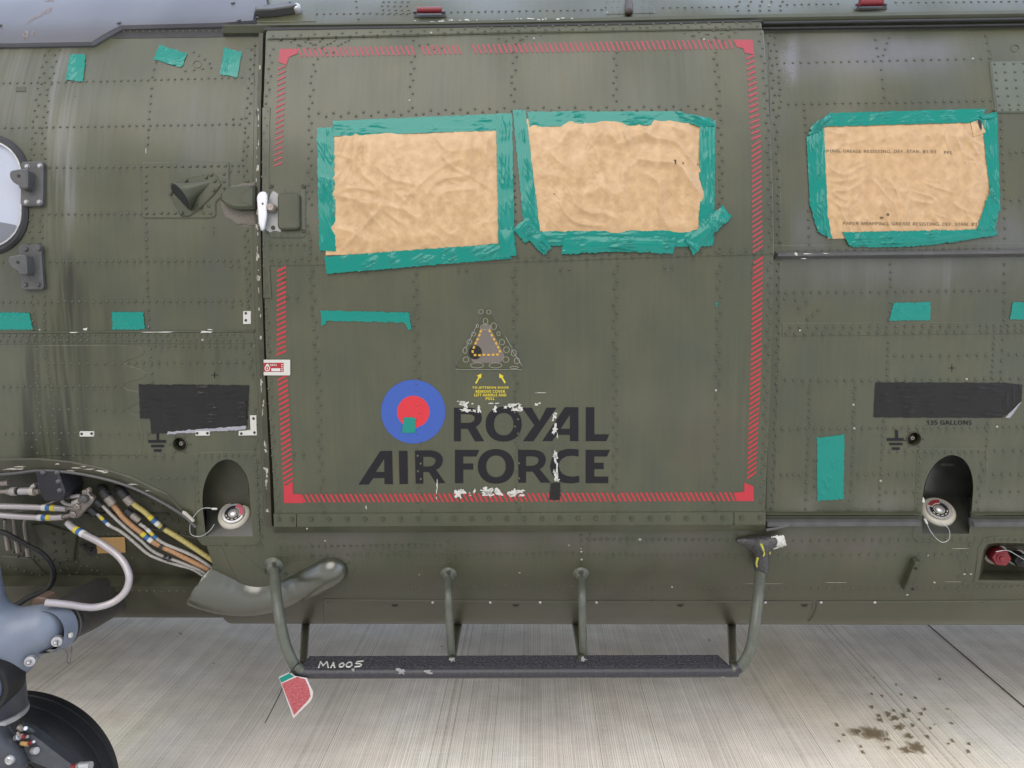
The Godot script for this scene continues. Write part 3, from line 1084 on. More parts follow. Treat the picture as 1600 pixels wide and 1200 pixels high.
func fuselage() -> void:
	var skin := MB.new()
	var x0 := -4.6; var x1 := 5.4
	var s0: float = ss[2]; var s1: float = ss[-1]
	var outer := PackedVector2Array([Vector2(x0, s0), Vector2(x1, s0), Vector2(x1, s1), Vector2(x0, s1)])
	var holes := [bay_contour()]
	for w in 2: holes.append(skin_contour(PackedVector2Array(well_px(w)), 0))
	for r in [[281, 694, 11.0], [1428, 685.5, 10.5]]: holes.append(skin_contour(PackedVector2Array(oval_px(r[0], r[1], r[2], r[2], 24)), 0))
	holes.append(skin_contour(PackedVector2Array(FILLER), 0))
	cover(skin, [outer], holes, 0)
	put("fuselage_skin", skin, mats.paint, heli)
	var far := MB.new()                                    # the other side of the hull, out of sight, closes it
	for i in range(2, ss.size() - 1):
		var a := Vector3(0, sy[i], -2.2 - sz[i]); var b := Vector3(0, sy[i + 1], -2.2 - sz[i + 1])
		var n0 := Vector3(0, sny[i], -snz[i]); var n1 := Vector3(0, sny[i + 1], -snz[i + 1])
		var l := Vector3(x0, 0, 0); var r := Vector3(x1, 0, 0)
		far.quad(a + l, a + r, b + r, b + l, n0, n0, n1, n1)
	for e in 2:
		var c := Vector3(x0 if e == 0 else x1, 1.8, -1.1)
		for i in range(2, ss.size() - 1):
			for q in 2:
				var za := sz[i] if q == 0 else -2.2 - sz[i]; var zb := sz[i + 1] if q == 0 else -2.2 - sz[i + 1]
				far.tri(c, Vector3(c.x, sy[i], za), Vector3(c.x, sy[i + 1], zb), Vector3(e * 2 - 1, 0, 0), Vector3(e * 2 - 1, 0, 0), Vector3(e * 2 - 1, 0, 0))
	put("far_skin", far, mats.green_metal, heli)
	var pod := MB.new()                                    # unseen pod added beyond the belly to darken the ground below
	blend(pod, [[Vector3(-4.2, .62, -2.28), Vector3(3.8, .60, -2.28), .36, .34], [Vector3(3.8, .60, -2.28), Vector3(4.6, .72, -2.2), .34, .2]], .1, .12)
	put("added_shade_pod", pod, mats.green_metal, heli)


const WELLS := [
	[Vector2(322, 838), Vector2(317, 800), Vector2(317, 768), Vector2(324, 743), Vector2(337, 725), Vector2(352, 718), Vector2(367, 721), Vector2(380, 734), Vector2(388, 752), Vector2(391, 785), Vector2(395, 838)],
	[Vector2(1441, 834), Vector2(1440, 800), Vector2(1443, 765), Vector2(1450, 742), Vector2(1462, 724), Vector2(1476, 714), Vector2(1488, 711), Vector2(1503, 716), Vector2(1514, 729), Vector2(1520, 750), Vector2(1520, 778), Vector2(1514, 834)]]
const FILLER := [Vector2(1529, 906), Vector2(1533, 880), Vector2(1537, 858), Vector2(1543, 850), Vector2(1556, 848), Vector2(1680, 850), Vector2(1680, 908)]
const ARC := [Vector2(-420, 780), Vector2(-200, 750), Vector2(0, 740), Vector2(60, 734), Vector2(110, 737), Vector2(160, 746), Vector2(205, 760), Vector2(245, 779), Vector2(285, 803), Vector2(306, 822), Vector2(322, 850), Vector2(332, 880)]


func well_px(i: int) -> Array:        # the arched mouth of a fuel well, with its curve drawn smoothly
	var k: Array = WELLS[i]
	var out := [k[0]]
	for j in range(1, k.size() - 2):
		for t in 4: out.append((k[j] as Vector2).cubic_interpolate(k[j + 1], k[j - 1], k[j + 2], t / 4.0))
	out.append(k[k.size() - 2])
	out.append(k[-1])
	return out


func bay_contour() -> PackedVector2Array:
	var c := PackedVector2Array()
	for p in ARC: c.append(hit(p.x, p.y, 0))
	var e := hit(336, 940, 0)
	c.append(e)
	c.append(Vector2(e.x - 0.02, ss[-1] - 0.02))
	c.append(Vector2(c[0].x - .01, ss[-1] - 0.02))
	return c


const DOOR_EDGE := [Vector2(414, 44), Vector2(600, 40.5), Vector2(800, 37), Vector2(1000, 33.5), Vector2(1190, 30), Vector2(1196, 100), Vector2(1203, 180), Vector2(1208, 280), Vector2(1211, 400), Vector2(1209, 520), Vector2(1205, 640), Vector2(1200, 740), Vector2(1196, 824), Vector2(800, 825), Vector2(428, 826), Vector2(424, 740), Vector2(418, 640), Vector2(413, 540), Vector2(410, 420), Vector2(408, 300), Vector2(409, 180)]


func sliding_door() -> void:
	door = Node3D.new()
	door.name = numbered("sliding_door")
	heli.add_child(door, true)
	var mb := MB.new()
	plate(mb, DOOR_EDGE, 0, DOOR, 0.004)
	put("door_panel", mb, mats.paint, door)
	mb = MB.new()
	plate(mb, [Vector2(417, 64), Vector2(800, 54), Vector2(1193, 47), Vector2(1198, 110), Vector2(1204, 200), Vector2(1208, 300), Vector2(1210, 398), Vector2(1000, 404), Vector2(800, 411), Vector2(600, 414), Vector2(411, 416), Vector2(409.5, 300), Vector2(411, 180)], DOOR, 0.002, 0.003)
	put("upper_panel", mb, mats.paint, door)
	mb = MB.new()
	plate(mb, [Vector2(415, 45.5), Vector2(800, 38.5), Vector2(1189, 31.5), Vector2(1191, 44.5), Vector2(800, 51), Vector2(417, 61)], DOOR, 0.004, 0.003)
	put("top_band", mb, mats.paint, door)
	mb = MB.new()
	plate(mb, [Vector2(412, 42.5), Vector2(700, 38.5), Vector2(1000, 34), Vector2(1191, 30), Vector2(1191, 34), Vector2(1000, 38.5), Vector2(700, 43), Vector2(412, 47.5)], DOOR, 0.0055, 0.0015)
	put("rail_shadow_band", mb, mats.black_rubber, door)  # black strip laid in for the shadow under the upper rail
	mb = MB.new()
	plate(mb, [Vector2(427, 803), Vector2(463, 802.6), Vector2(463, 823.5), Vector2(428, 824)], DOOR, 0.003, 0.0006)
	plate(mb, [Vector2(464, 802.6), Vector2(1146, 800), Vector2(1146, 820.5), Vector2(464, 823.5)], DOOR, 0.003, 0.0006)
	plate(mb, [Vector2(1147, 800), Vector2(1197, 800), Vector2(1196.5, 820), Vector2(1147, 820.5)], DOOR, 0.003, 0.0006)
	var lip := [[428, 823.5, 832.5], [800, 821.5, 831], [1196, 820, 829]]
	for i in 2:                                            # the foot of the door turns in
		var a: Array = lip[i]; var b: Array = lip[i + 1]
		var p := [pt(a[0], a[1], DOOR + .0035), pt(b[0], b[1], DOOR + .0035), pt(b[0], b[2], DOOR - .02), pt(a[0], a[2], DOOR - .02)]
		var g: Vector3 = (p[1] - p[0]).cross(p[3] - p[0]).normalized()
		if g.z < 0: g = -g
		mb.quad(p[0], p[1], p[2], p[3], g, g, g, g, map_uv(hit(a[0], a[1], DOOR)), map_uv(hit(b[0], b[1], DOOR)), map_uv(hit(b[0], b[2], DOOR)), map_uv(hit(a[0], a[2], DOOR)))
		var q := [pt(a[0], a[2], -.005), pt(b[0], b[2], -.005)]
		var dn := Vector3(0, -1, 0)
		mb.quad(p[3], p[2], q[1], q[0], dn, dn, dn, dn)
	put("bottom_sill", mb, mats.paint, door)
	for x in [435, 456, 486, 514, 542, 570, 598, 625.5, 653, 681, 709, 737, 764, 792, 819, 847, 875, 903, 931, 959, 987, 1016, 1044, 1073, 1101, 1130, 1159, 1188]:
		var f := frame(x, 812.0 - (x - 435.0) * 0.0035, DOOR + .004)
		mb = MB.new()
		lathe(mb, [Vector2(.0068, -.001), Vector2(.0066, .0012), Vector2(.0045, .0016), Vector2(.0042, .0035), Vector2(.002, .0042), Vector2(.0005, .003)], f, 12)
		put("screw", mb, mats.green_metal, door)
	# left edge strip with its doublers
	mb = MB.new()
	plate(mb, [Vector2(409.5, 168), Vector2(423, 168), Vector2(421, 280), Vector2(421, 420), Vector2(424, 466), Vector2(411.5, 466), Vector2(409.5, 330)], DOOR + .002, 0.0015, 0.002)
	put("edge_doubler", mb, mats.paint, door)
	# latch housing and handle
	mb = MB.new()
	plate(mb, round_px(421, 291, 478, 372, 7), DOOR + .002, .0025, .003)
	put("latch_plate", mb, mats.paint, door)
	mb = MB.new()
	var f := frame(452, 331, DOOR + .004)
	prism(mb, local_px(round_px(436, 303, 470, 360, 6), 452, 331, mpp(452, 331, DOOR)), 0, .014, .004, f)
	put("latch_box", mb, mats.green_metal, door)
	for q in [[424, 291], [474, 291], [427, 356], [474, 361]]:
		mb = MB.new()
		lathe(mb, [Vector2(.006, 0), Vector2(.0058, .002), Vector2(.003, .0035), Vector2(.001, .0025)], frame(q[0], q[1], DOOR + .0045), 10)
		put("screw", mb, mats.dark_green, door)
	mb = MB.new()
	decal(mb, [blob_px(430, 333, 20, 24, 0.35, 30), [Vector2(432, 322), Vector2(446, 320), Vector2(450, 328), Vector2(448, 338), Vector2(436, 350), Vector2(424, 356)]], DOOR + .0052)
	put("bare_patch", mb, grain(mat("scuffed_alloy", Color.WHITE, 0.5, 0.2), 0.15, 0.04, Color8(122, 122, 118), Color8(212, 212, 214)), door)
	var handle := Node3D.new()
	handle.name = numbered("door_handle")
	door.add_child(handle, true)
	f = frame(416, 331, DOOR + .005)
	var k := mpp(416, 331, DOOR)
	mb = MB.new()
	lathe(mb, [Vector2(.0001, .024), Vector2(.009, .024), Vector2(.011, .02), Vector2(.012, .0)], frame(427, 327, DOOR + .004), 20)
	put("spindle", mb, mats.dirty_steel, handle)
	mb = MB.new()
	lathe(mb, [Vector2(.0001, .004), Vector2(.008, .004), Vector2(.0085, .0)], frame(441, 330, DOOR + .004), 16)
	put("keyhole_boss", mb, mats.green_metal, handle)
	mb = MB.new()
	prism(mb, local_px(round_poly([Vector2(406, 310), Vector2(411, 303), Vector2(420, 303), Vector2(422, 310), Vector2(421, 342), Vector2(417, 361), Vector2(413, 364), Vector2(409, 352)], 4), 416, 331, k), .014, .024, .003, f, true)
	put("lever", mb, mat("handle_alloy", Color8(222, 222, 226), 0.3, 0.25), handle)
	mb = MB.new()
	lathe(mb, [Vector2(.0001, .0252), Vector2(.003, .0252), Vector2(.0032, .0236)], frame(416, 322, DOOR + .005), 12)
	put("lock_barrel", mb, mats.dirty_steel, handle)
	mb = MB.new()
	prism(mb, local_px(box_px(415.4, 321, 416.4, 324), 416, 322, k), .0246, .0258, .0002, frame(416, 322, DOOR + .005))
	put("keyhole", mb, mats.black_rubber, handle)


func zoomed(list: Array, m: float, ox: float, oy: float) -> Array:
	var out := []
	for i in range(0, list.size(), 2): out.append(Vector2(list[i] / m + ox, list[i + 1] / m + oy))
	return out


func slashes(mb: MB, from: Array, to: Array, wide: float, gap: float, off: float, skip := 0.0) -> void:   # from/to: the two edge lines of the border, each slash joins them
	var n := int((from[0] as Vector2).distance_to(from[1]) / gap)
	for i in n:
		if rng.randf() < skip: continue
		var t := float(i) / n
		var a: Vector2 = (from[0] as Vector2).lerp(from[1], t); var b: Vector2 = (to[0] as Vector2).lerp(to[1], t)
		var d: Vector2 = ((from[1] as Vector2) - from[0]).normalized() * wide * 0.5 * rng.randf_range(0.85, 1.1)
		decal(mb, [[a - d, a + d, b + d, b - d]], off)


func door_markings() -> void:
	var lo := DOOR + .0009
	var hi := DOOR + .0030
	var mb := MB.new()                                     # red hatched border
	slashes(mb, [Vector2(466, 75), Vector2(1146, 61)], [Vector2(472, 89), Vector2(1152, 76)], 2.9, 8.0, hi, 0.03)
	slashes(mb, [Vector2(447, 102), Vector2(441, 262)], [Vector2(434, 108), Vector2(427, 268)], 2.6, 8.3, hi)
	slashes(mb, [Vector2(1179, 86), Vector2(1189, 220)], [Vector2(1166, 92), Vector2(1174, 226)], 3.3, 8.0, hi)
	slashes(mb, [Vector2(1189, 220), Vector2(1192, 392)], [Vector2(1174, 229), Vector2(1176, 402)], 3.3, 7.8, hi)
	var upper := mb
	mb = MB.new()
	slashes(mb, [Vector2(447, 417), Vector2(447, 556)], [Vector2(433, 424), Vector2(432, 562)], 3.2, 7.6, lo)
	slashes(mb, [Vector2(449, 586), Vector2(458, 755)], [Vector2(434, 594), Vector2(443, 764)], 3.4, 7.6, lo)
	slashes(mb, [Vector2(1192, 402), Vector2(1190, 560)], [Vector2(1176, 412), Vector2(1173, 570)], 3.4, 7.6, lo)
	slashes(mb, [Vector2(1190, 560), Vector2(1181, 745)], [Vector2(1173, 570), Vector2(1167, 755)], 3.4, 7.6, lo)
	slashes(mb, [Vector2(470, 772), Vector2(1148, 769)], [Vector2(477, 785), Vector2(1155, 783)], 3.4, 7.65, lo)
	put("red_border", mb, mats.red_paint, door).set_meta("kind", "stuff")
	mb = MB.new()
	decal(mb, [[Vector2(443, 756), Vector2(447, 759), Vector2(457, 752), Vector2(458, 772), Vector2(469, 772), Vector2(475, 786), Vector2(444, 786)]], lo)
	put("corner_mark", mb, mats.red_paint, door)
	mb = MB.new()
	decal(mb, [[Vector2(1163, 754), Vector2(1177, 760), Vector2(1178, 783), Vector2(1151, 783), Vector2(1146, 770), Vector2(1163, 768)]], lo)
	put("corner_mark", mb, mats.red_paint, door)
	put("faded_border", upper, mats.faded_red, door).set_meta("kind", "stuff")
	upper = MB.new()
	decal(upper, [[Vector2(437, 76.5), Vector2(463, 76), Vector2(466, 83), Vector2(452, 89), Vector2(447, 101), Vector2(435, 97)]], hi)
	put("corner_mark", upper, mats.faded_red, door)
	upper = MB.new()
	decal(upper, [[Vector2(1145, 62), Vector2(1176, 62), Vector2(1178, 85), Vector2(1164, 83), Vector2(1161, 75), Vector2(1152, 74)]], hi)
	put("corner_mark", upper, mats.faded_red, door)
	mb = MB.new()
	decal(mb, [oval_px(645.7, 643.2, 50.3, 49.8, 64)], lo, [oval_px(645.8, 643.6, 25.2, 25.2, 48)])
	put("roundel_ring", mb, mats.blue_paint, door)
	mb = MB.new()
	decal(mb, [oval_px(645.8, 643.6, 25.2, 25.2, 48)], lo)
	put("roundel_centre", mb, mats.roundel_red, door)
	# the title, letter by letter, traced in photo pixels
	var ring := func(cx: float, cy: float, rx: float, ry: float) -> Array:
		var out := []
		for i in 40:
			var a := TAU * i / 40
			var c := cos(a); var s := sin(a)
			out.append_array([cx + signf(c) * pow(absf(c), 0.92) * rx, cy + signf(s) * pow(absf(s), 0.92) * ry])
		return out
	var title := [
		[[597, 228, 690, 228, 720, 231, 748, 243, 766, 264, 772, 290, 767, 316, 752, 336, 733, 348, 786, 438, 728, 438, 683, 360, 640, 360, 640, 438, 597, 438], [640, 268, 688, 268, 712, 273, 725, 284, 727, 297, 721, 311, 706, 320, 686, 323, 640, 323]],
		[ring.call(908, 331, 113, 109), ring.call(908, 331, 61, 70)],
		[[1022, 228, 1083, 228, 1132, 312, 1176, 228, 1239, 228, 1094, 438, 1028, 438, 1100, 338]],
		[[1290, 225, 1375, 225, 1375, 437, 1322, 437, 1322, 398, 1238, 398, 1211, 437, 1149, 437], [1322, 272, 1322, 360, 1264, 360]],
		[[1421, 225, 1475, 225, 1475, 395, 1568, 395, 1550, 437, 1421, 437]],
		[[136, 500, 210, 498, 216, 706, 163, 706, 162, 668, 92, 668, 65, 708, 0, 709], [161, 548, 162, 630, 108, 630]],
		[[252, 498, 306, 498, 310, 705, 257, 706]],
		[[353, 497, 452, 495, 486, 502, 510, 516, 524, 536, 528, 558, 521, 586, 504, 606, 486, 616, 543, 700, 484, 700, 440, 630, 405, 630, 405, 703, 358, 703], [405, 535, 448, 535, 470, 540, 481, 551, 482, 566, 474, 582, 458, 593, 440, 596, 405, 596]],
		[[603, 492, 756, 492, 737, 533, 655, 533, 655, 577, 718, 577, 718, 615, 655, 615, 655, 700, 603, 700]],
		[ring.call(860, 595, 114, 108), ring.call(860, 595, 61, 68)],
		[[998, 492, 1096, 492, 1130, 498, 1154, 512, 1168, 532, 1172, 555, 1165, 582, 1150, 602, 1133, 612, 1202, 697, 1140, 697, 1090, 628, 1048, 628, 1048, 697, 1000, 697], [1048, 532, 1092, 532, 1114, 537, 1125, 547, 1126, 562, 1118, 578, 1104, 588, 1086, 592, 1048, 592]],
		[[1376, 490, 1340, 486, 1300, 487, 1262, 498, 1230, 519, 1208, 550, 1198, 590, 1203, 628, 1220, 661, 1248, 685, 1284, 698, 1330, 702, 1380, 695, 1380, 655, 1340, 660, 1304, 656, 1277, 643, 1259, 620, 1252, 592, 1259, 564, 1277, 544, 1304, 531, 1338, 528, 1376, 533]],
		[[1420, 492, 1573, 492, 1553, 533, 1474, 533, 1474, 573, 1533, 573, 1533, 612, 1474, 612, 1474, 659, 1562, 659, 1562, 700, 1420, 700]]]
	for g in title:
		mb = MB.new()
		decal(mb, [zoomed(g[0], 4, 560, 580)], lo, [zoomed(g[1], 4, 560, 580)] if g.size() > 1 else [])
		put("letter", mb, mats.letter_paint, door)
	# white patches where tape lifted the paint
	mb = MB.new()
	for q in [[725, 632, 6, 4.5], [727, 641, 10, 3], [722, 629, 4, 3], [748, 639, 3, 6], [741, 642, 3, 2], [773, 639, 3, 5], [768, 630, 4, 1], [797, 634, 6, 3.5], [805, 640, 8, 3], [812, 637, 4, 4], [790, 636, 3, 2], [804, 632, 8, 2], [776, 630, 3, 1], [838, 632, 2.5, 2], [843, 630, 2, 1.5], [738, 631, 2, 1], [716, 627, 2, .7], [866, 651, 3, 4], [864, 656, 2, 2], [867, 671, 4.5, 8], [871, 681, 1, 4], [868, 646, 2, 1.5], [867, 711, 4, 6], [868, 716, 2, 7], [870, 732, 1.6, 12], [869, 745, 3, 6], [866, 737, 2, 3], [871, 750, 3, 2],
		[717, 771, 6, 7], [724, 768, 4, 3], [734, 770, 1, 1], [741, 768, 2, 4], [735, 774, 1.5, 1], [760, 768, 9, 6], [763, 771, 8, 6], [779, 770, 6, 7], [775, 768, 3, 2], [803, 769, 8, 5], [812, 768, 7, 3], [800, 774, 5, 3], [815, 774, 4, 2], [683, 757, .9, 8], [682, 768, .8, 5], [682, 778, .7, 2], [572, 792, .9, 3], [480, 826, 1, 1], [847, 613.5, 9, .5]]:
		decal(mb, [blob_px(q[0], q[1], q[2] * 0.85, q[3] * 0.85, 0.75, 26)], lo + .0006)
	put("paint_chips", mb, mats.white_paint, door).set_meta("kind", "stuff")
	# jettison instruction: arrows and lettering
	mb = MB.new()
	decal(mb, [zoomed([368, 908, 408, 838, 388, 826, 438, 802, 436, 856, 420, 846, 386, 912], 7.056, 690, 470)], lo)
	put("arrow_mark", mb, mats.yellow_paint, door)
	mb = MB.new()
	decal(mb, [zoomed([708, 902, 672, 838, 686, 830, 634, 802, 638, 852, 654, 846, 692, 910], 7.056, 690, 470)], lo)
	put("arrow_mark", mb, mats.yellow_paint, door)
	mb = MB.new()
	var k := 0
	for t in ["TO JETTISON DOOR", "REMOVE COVER", "LIFT HANDLE AND", "PULL"]:
		words_on(mb, t, 766.5 - k * 0.2, 606.0 + k * 5.6, [57, 46, 50, 14][k], 4.4, lo + .0002, true)
		k += 1
	put("instruction_lettering", mb, mats.yellow_paint, door)
	# triangular laminated cover over the jettison handle
	var tri := round_poly([Vector2(762, 476), Vector2(706, 577), Vector2(821, 578)], 16, 6)
	mb = MB.new()
	plate(mb, tri, DOOR, .0035, .003)
	put("handle_cover", mb, mat("cover_olive", Color8(78, 80, 56), 0.22), door)
	var face := DOOR + .0038
	mb = MB.new()
	decal(mb, [round_poly([Vector2(735, 552), Vector2(752, 510), Vector2(758, 506), Vector2(765, 510), Vector2(789, 556), Vector2(782, 567), Vector2(738, 567)], 5)], face)
	put("jettison_recess", mb, mat("recess_grey", Color8(122, 114, 108), 0.3), door)
	mb = MB.new()
	decal(mb, [oval_px(742.5, 550.5, 10.5, 11, 24)], face + .0003)
	put("finger_hole", mb, mat("hole_black", Color8(16, 16, 15), 0.5), door)
	var dash := [[432, 335, 62], [417, 378, 62], [396, 426, 62], [376, 466, 62], [356, 514, 62], [342, 560, 100], [369, 598, 0], [418, 600, 0], [467, 594, 0], [517, 596, 0], [567, 594, 0], [615, 592, 0], [643, 556, 118], [624, 512, 118], [602, 470, 118], [578, 424, 118], [554, 380, 118], [530, 332, 118]]
	mb = MB.new()
	for d in dash:
		var c := Vector2(d[0] / 7.056 + 690, d[1] / 7.056 + 470); var a := Vector2.from_angle(deg_to_rad(-d[2])) * 2.1; var b := a.orthogonal() * 0.75
		decal(mb, [[c - a - b, c + a - b, c + a + b, c - a + b]], face + .0006)
	put("yellow_dashes", mb, mats.amber_paint, door)
	mb = MB.new()                                          # trapped air under the cover
	for q in [[484, 224, 30, 34], [575, 280, 34, 42], [394, 278, 18, 20], [434, 120, 30, 28], [352, 368, 28, 24], [306, 452, 32, 28], [258, 546, 26, 36], [268, 648, 36, 32], [390, 712, 76, 32], [594, 712, 74, 32], [708, 648, 38, 34], [715, 540, 36, 36], [796, 576, 32, 38], [830, 662, 34, 36], [800, 735, 50, 16], [665, 456, 34, 34], [628, 362, 22, 26], [520, 124, 26, 26], [484, 290, 60, 34]]:
		var c := Vector2(q[0] / 7.056 + 690, q[1] / 7.056 + 470)
		decal(mb, [oval_px(c.x, c.y, q[2] / 7.056, q[3] / 7.056, 20)], face + .0003 + q[2] * .000002, [oval_px(c.x, c.y, q[2] / 7.056 - 1.15, q[3] / 7.056 - 1.0, 20)])
	put("air_bubbles", mb, mat("bubble_rim", Color8(150, 148, 136), 0.3), door).set_meta("kind", "stuff")
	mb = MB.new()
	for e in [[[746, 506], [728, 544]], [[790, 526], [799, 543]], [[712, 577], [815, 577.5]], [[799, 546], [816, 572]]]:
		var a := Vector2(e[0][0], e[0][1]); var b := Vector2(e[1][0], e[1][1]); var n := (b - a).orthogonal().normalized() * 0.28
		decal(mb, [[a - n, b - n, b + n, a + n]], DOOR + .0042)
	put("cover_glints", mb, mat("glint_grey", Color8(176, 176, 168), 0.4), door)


func words_on(mb: MB, text: String, cx: float, cy: float, wide: float, tall: float, off: float, bold := false, tilt := 0.0, on: Variant = null) -> void:   # lettering printed on the skin, centred on a photo pixel
	var probe := MB.new()
	var size := letters(probe, text, "Droid Sans", bold, func(p: Vector2) -> Vector3: return Vector3(p.x, p.y, 0), 1.0)
	if size.x <= 0: return
	var lo := Vector2(1e9, 1e9); var hi := Vector2(-1e9, -1e9)
	for p in probe.v:
		lo = lo.min(Vector2(p.x, p.y)); hi = hi.max(Vector2(p.x, p.y))
	var f := func(p: Vector2) -> Vector3:
		var q := ((p - (lo + hi) / 2.0) / (hi - lo) * Vector2(wide, -tall)).rotated(tilt)
		return on.call(cx + q.x, cy + q.y) if on != null else pt(cx + q.x, cy + q.y, off)
	letters(mb, text, "Droid Sans", bold, f, 1.0)


func peg(called: String, px: float, py: float, off: float, r: float, tall: float, m: Material, parent: Node, hex := false) -> void:     # a bolt head standing on the skin
	var mb := MB.new()
	var k := r / 586.0
	if hex:
		lathe(mb, [Vector2(k * 1.25, 0), Vector2(k * 1.2, tall * .3), Vector2(k, tall * .3)], frame(px, py, off), 14)
		var c := PackedVector2Array()
		for i in 6: c.append(Vector2.from_angle(TAU * i / 6 + px) * k)
		prism(mb, c, tall * .3, tall, k * .2, frame(px, py, off))
	else:
		lathe(mb, [Vector2(k, -.001), Vector2(k * .96, tall * .4), Vector2(k * .75, tall * .8), Vector2(.0001, tall)], frame(px, py, off), 12)
	put(called, mb, m, parent)


func left_side() -> void:
	var mb := MB.new()
	plate(mb, [Vector2(-300, 519), Vector2(396, 517), Vector2(399, 537), Vector2(-300, 539)], 0, .0013, .002)
	put("stringer_strip", mb, mats.paint, heli)
	mb = MB.new()
	tube(mb, [pt(-300, 520, .001), pt(0, 520, .001), pt(200, 518.8, .001), pt(398, 517.5, .001)], .0028, 8)
	put("drip_moulding", mb, mats.green_metal, heli)
	mb = MB.new()
	plate(mb, [Vector2(-300, 541), Vector2(185, 538.5), Vector2(212, 540), Vector2(224, 545), Vector2(226, 551), Vector2(221, 556), Vector2(200, 563), Vector2(194, 567), Vector2(200, 571), Vector2(221, 577), Vector2(228, 583), Vector2(227, 589), Vector2(219, 593), Vector2(198, 599), Vector2(193, 603), Vector2(198, 608), Vector2(222, 613), Vector2(229, 620), Vector2(227, 627), Vector2(206, 634), Vector2(199, 640), Vector2(206, 646), Vector2(220, 650), Vector2(224, 680), Vector2(222, 712), Vector2(110, 712), Vector2(-300, 720)], 0, .0012, .0025)
	put("finger_doubler", mb, mats.paint, heli)
	mb = MB.new()
	plate(mb, [Vector2(384, 75), Vector2(399, 75), Vector2(396, 290), Vector2(379, 284)], 0, .001, .002)
	put("edge_strip", mb, mats.paint, heli)
	mb = MB.new()
	plate(mb, [Vector2(377, 352), Vector2(396, 352), Vector2(399, 516), Vector2(384, 516)], 0, .001, .002)
	put("edge_strip", mb, mats.paint, heli)
	mb = MB.new()
	plate(mb, [Vector2(390, 540), Vector2(399, 540), Vector2(408, 700), Vector2(414, 820), Vector2(405, 820), Vector2(397, 700)], 0, .001, .002)
	put("edge_strip", mb, mats.paint, heli)
	# door seal at the forward edge
	mb = MB.new()
	plate(mb, [Vector2(403, 50), Vector2(413, 50), Vector2(409, 180), Vector2(408, 300), Vector2(410, 420), Vector2(414.5, 560), Vector2(421.5, 700), Vector2(426.5, 824), Vector2(414, 826), Vector2(409, 700), Vector2(403.5, 560), Vector2(400.5, 420), Vector2(399, 300), Vector2(400, 180)], 0, .016, .003)
	put("door_seal", mb, mats.dark_green, heli)
	mb = MB.new()
	var line := [Vector2(405, 70), Vector2(402.5, 180), Vector2(401.5, 300), Vector2(403, 420), Vector2(407, 560), Vector2(413.5, 700), Vector2(419, 820)]
	for i in 74:
		var t := rng.randf() * 5.999
		if rng.randf() > [0.25, 0.5, 0.9, 0.55, 0.75, 1.0][int(t)]: continue
		var p: Vector2 = (line[int(t)] as Vector2).lerp(line[int(t) + 1], t - int(t))
		decal(mb, [blob_px(p.x + rng.randf_range(-1.2, 2.2), p.y, rng.randf_range(.4, 1.3 if t < 5 else 2.4), rng.randf_range(1.2, 5.0), .6, 10)], .0166)
	put("chipped_paint", mb, mat("chip_cream", Color8(196, 192, 178), 0.6), heli).set_meta("kind", "stuff")
	# cockpit door window
	var win := Node3D.new()
	win.name = numbered("cockpit_window")
	heli.add_child(win, true)
	mb = MB.new()
	plate(mb, round_px(-170, 207, 41, 398, 62, 10), 0, .010, .006, [round_px(-170, 219, 33, 387, 54, 10)])
	put("window_frame", mb, mats.dark_channel, win)
	mb = MB.new()
	plate(mb, round_px(-170, 218, 34, 388, 55, 10), 0, .0125, .001, [round_px(-170, 221.5, 31.5, 384.5, 52, 10)])
	put("inner_trim", mb, mats.worn_alloy, win)
	mb = MB.new()
	decal(mb, [round_px(-170, 219, 34, 387, 54, 10)], .003)
	put("pane", mb, mats.window_pane, win)
	mb = MB.new()
	decal(mb, [round_poly([Vector2(-170, 345), Vector2(0, 347), Vector2(27, 352), Vector2(20, 366), Vector2(8, 377), Vector2(-10, 384), Vector2(-170, 385)], 5)], .0036)
	put("blind", mb, mat("blind_grey", Color8(128, 132, 142), 0.35), win)
	for y0 in [0.0, 129.0]:
		var hg := Node3D.new()
		hg.name = numbered("hinge_bracket")
		heli.add_child(hg, true)
		var x0 := 0.0 if y0 == 0.0 else -1.5
		var k := mpp(54, 290 + y0, 0)
		mb = MB.new()
		prism(mb, local_px(round_px(36 + x0, 254 + y0, 72 + x0, 324 + y0, 5), 54, 289 + y0, k), 0, .013, .003, frame(54, 289 + y0, 0))
		put("base_plate", mb, mats.grey_metal, hg)
		mb = MB.new()
		prism(mb, local_px(round_poly([Vector2(44 + x0, 272 + y0), Vector2(54 + x0, 271 + y0), Vector2(60 + x0, 273 + y0), Vector2(60 + x0, 302 + y0), Vector2(47 + x0, 302 + y0), Vector2(46 + x0, 297 + y0), Vector2(36 + x0, 291 + y0), Vector2(31 + x0, 283 + y0), Vector2(32 + x0, 274 + y0)], 4), 54, 289 + y0, k), .012, .042, .003, frame(54, 289 + y0, 0))
		put("lug", mb, mats.grey_metal, hg)
		mb = MB.new()
		lathe(mb, [Vector2(.0001, .0428), Vector2(.0045, .0428), Vector2(.0047, .04)], frame(47 + x0, 283 + y0, 0), 14)
		put("pin_hole", mb, mats.black_rubber, hg)
		for b in [[43, 260.5], [63, 259.5], [42, 316], [62, 316]]:
			peg("bolt", b[0] + x0, b[1] + y0, .013, 3.2, .006, mats.grey_metal if y0 else mats.worn_alloy, hg, true)
	# horn on its plate
	var horn := Node3D.new()
	horn.name = numbered("horn_outlet")
	heli.add_child(horn, true)
	mb = MB.new()
	plate(mb, round_poly([Vector2(221, 253), Vector2(358, 252.5), Vector2(359, 300), Vector2(337, 315), Vector2(337, 338), Vector2(329, 341), Vector2(221, 341)], 5), 0, .0035, .003)
	put("base_plate", mb, mats.paint, horn)
	mb = MB.new()
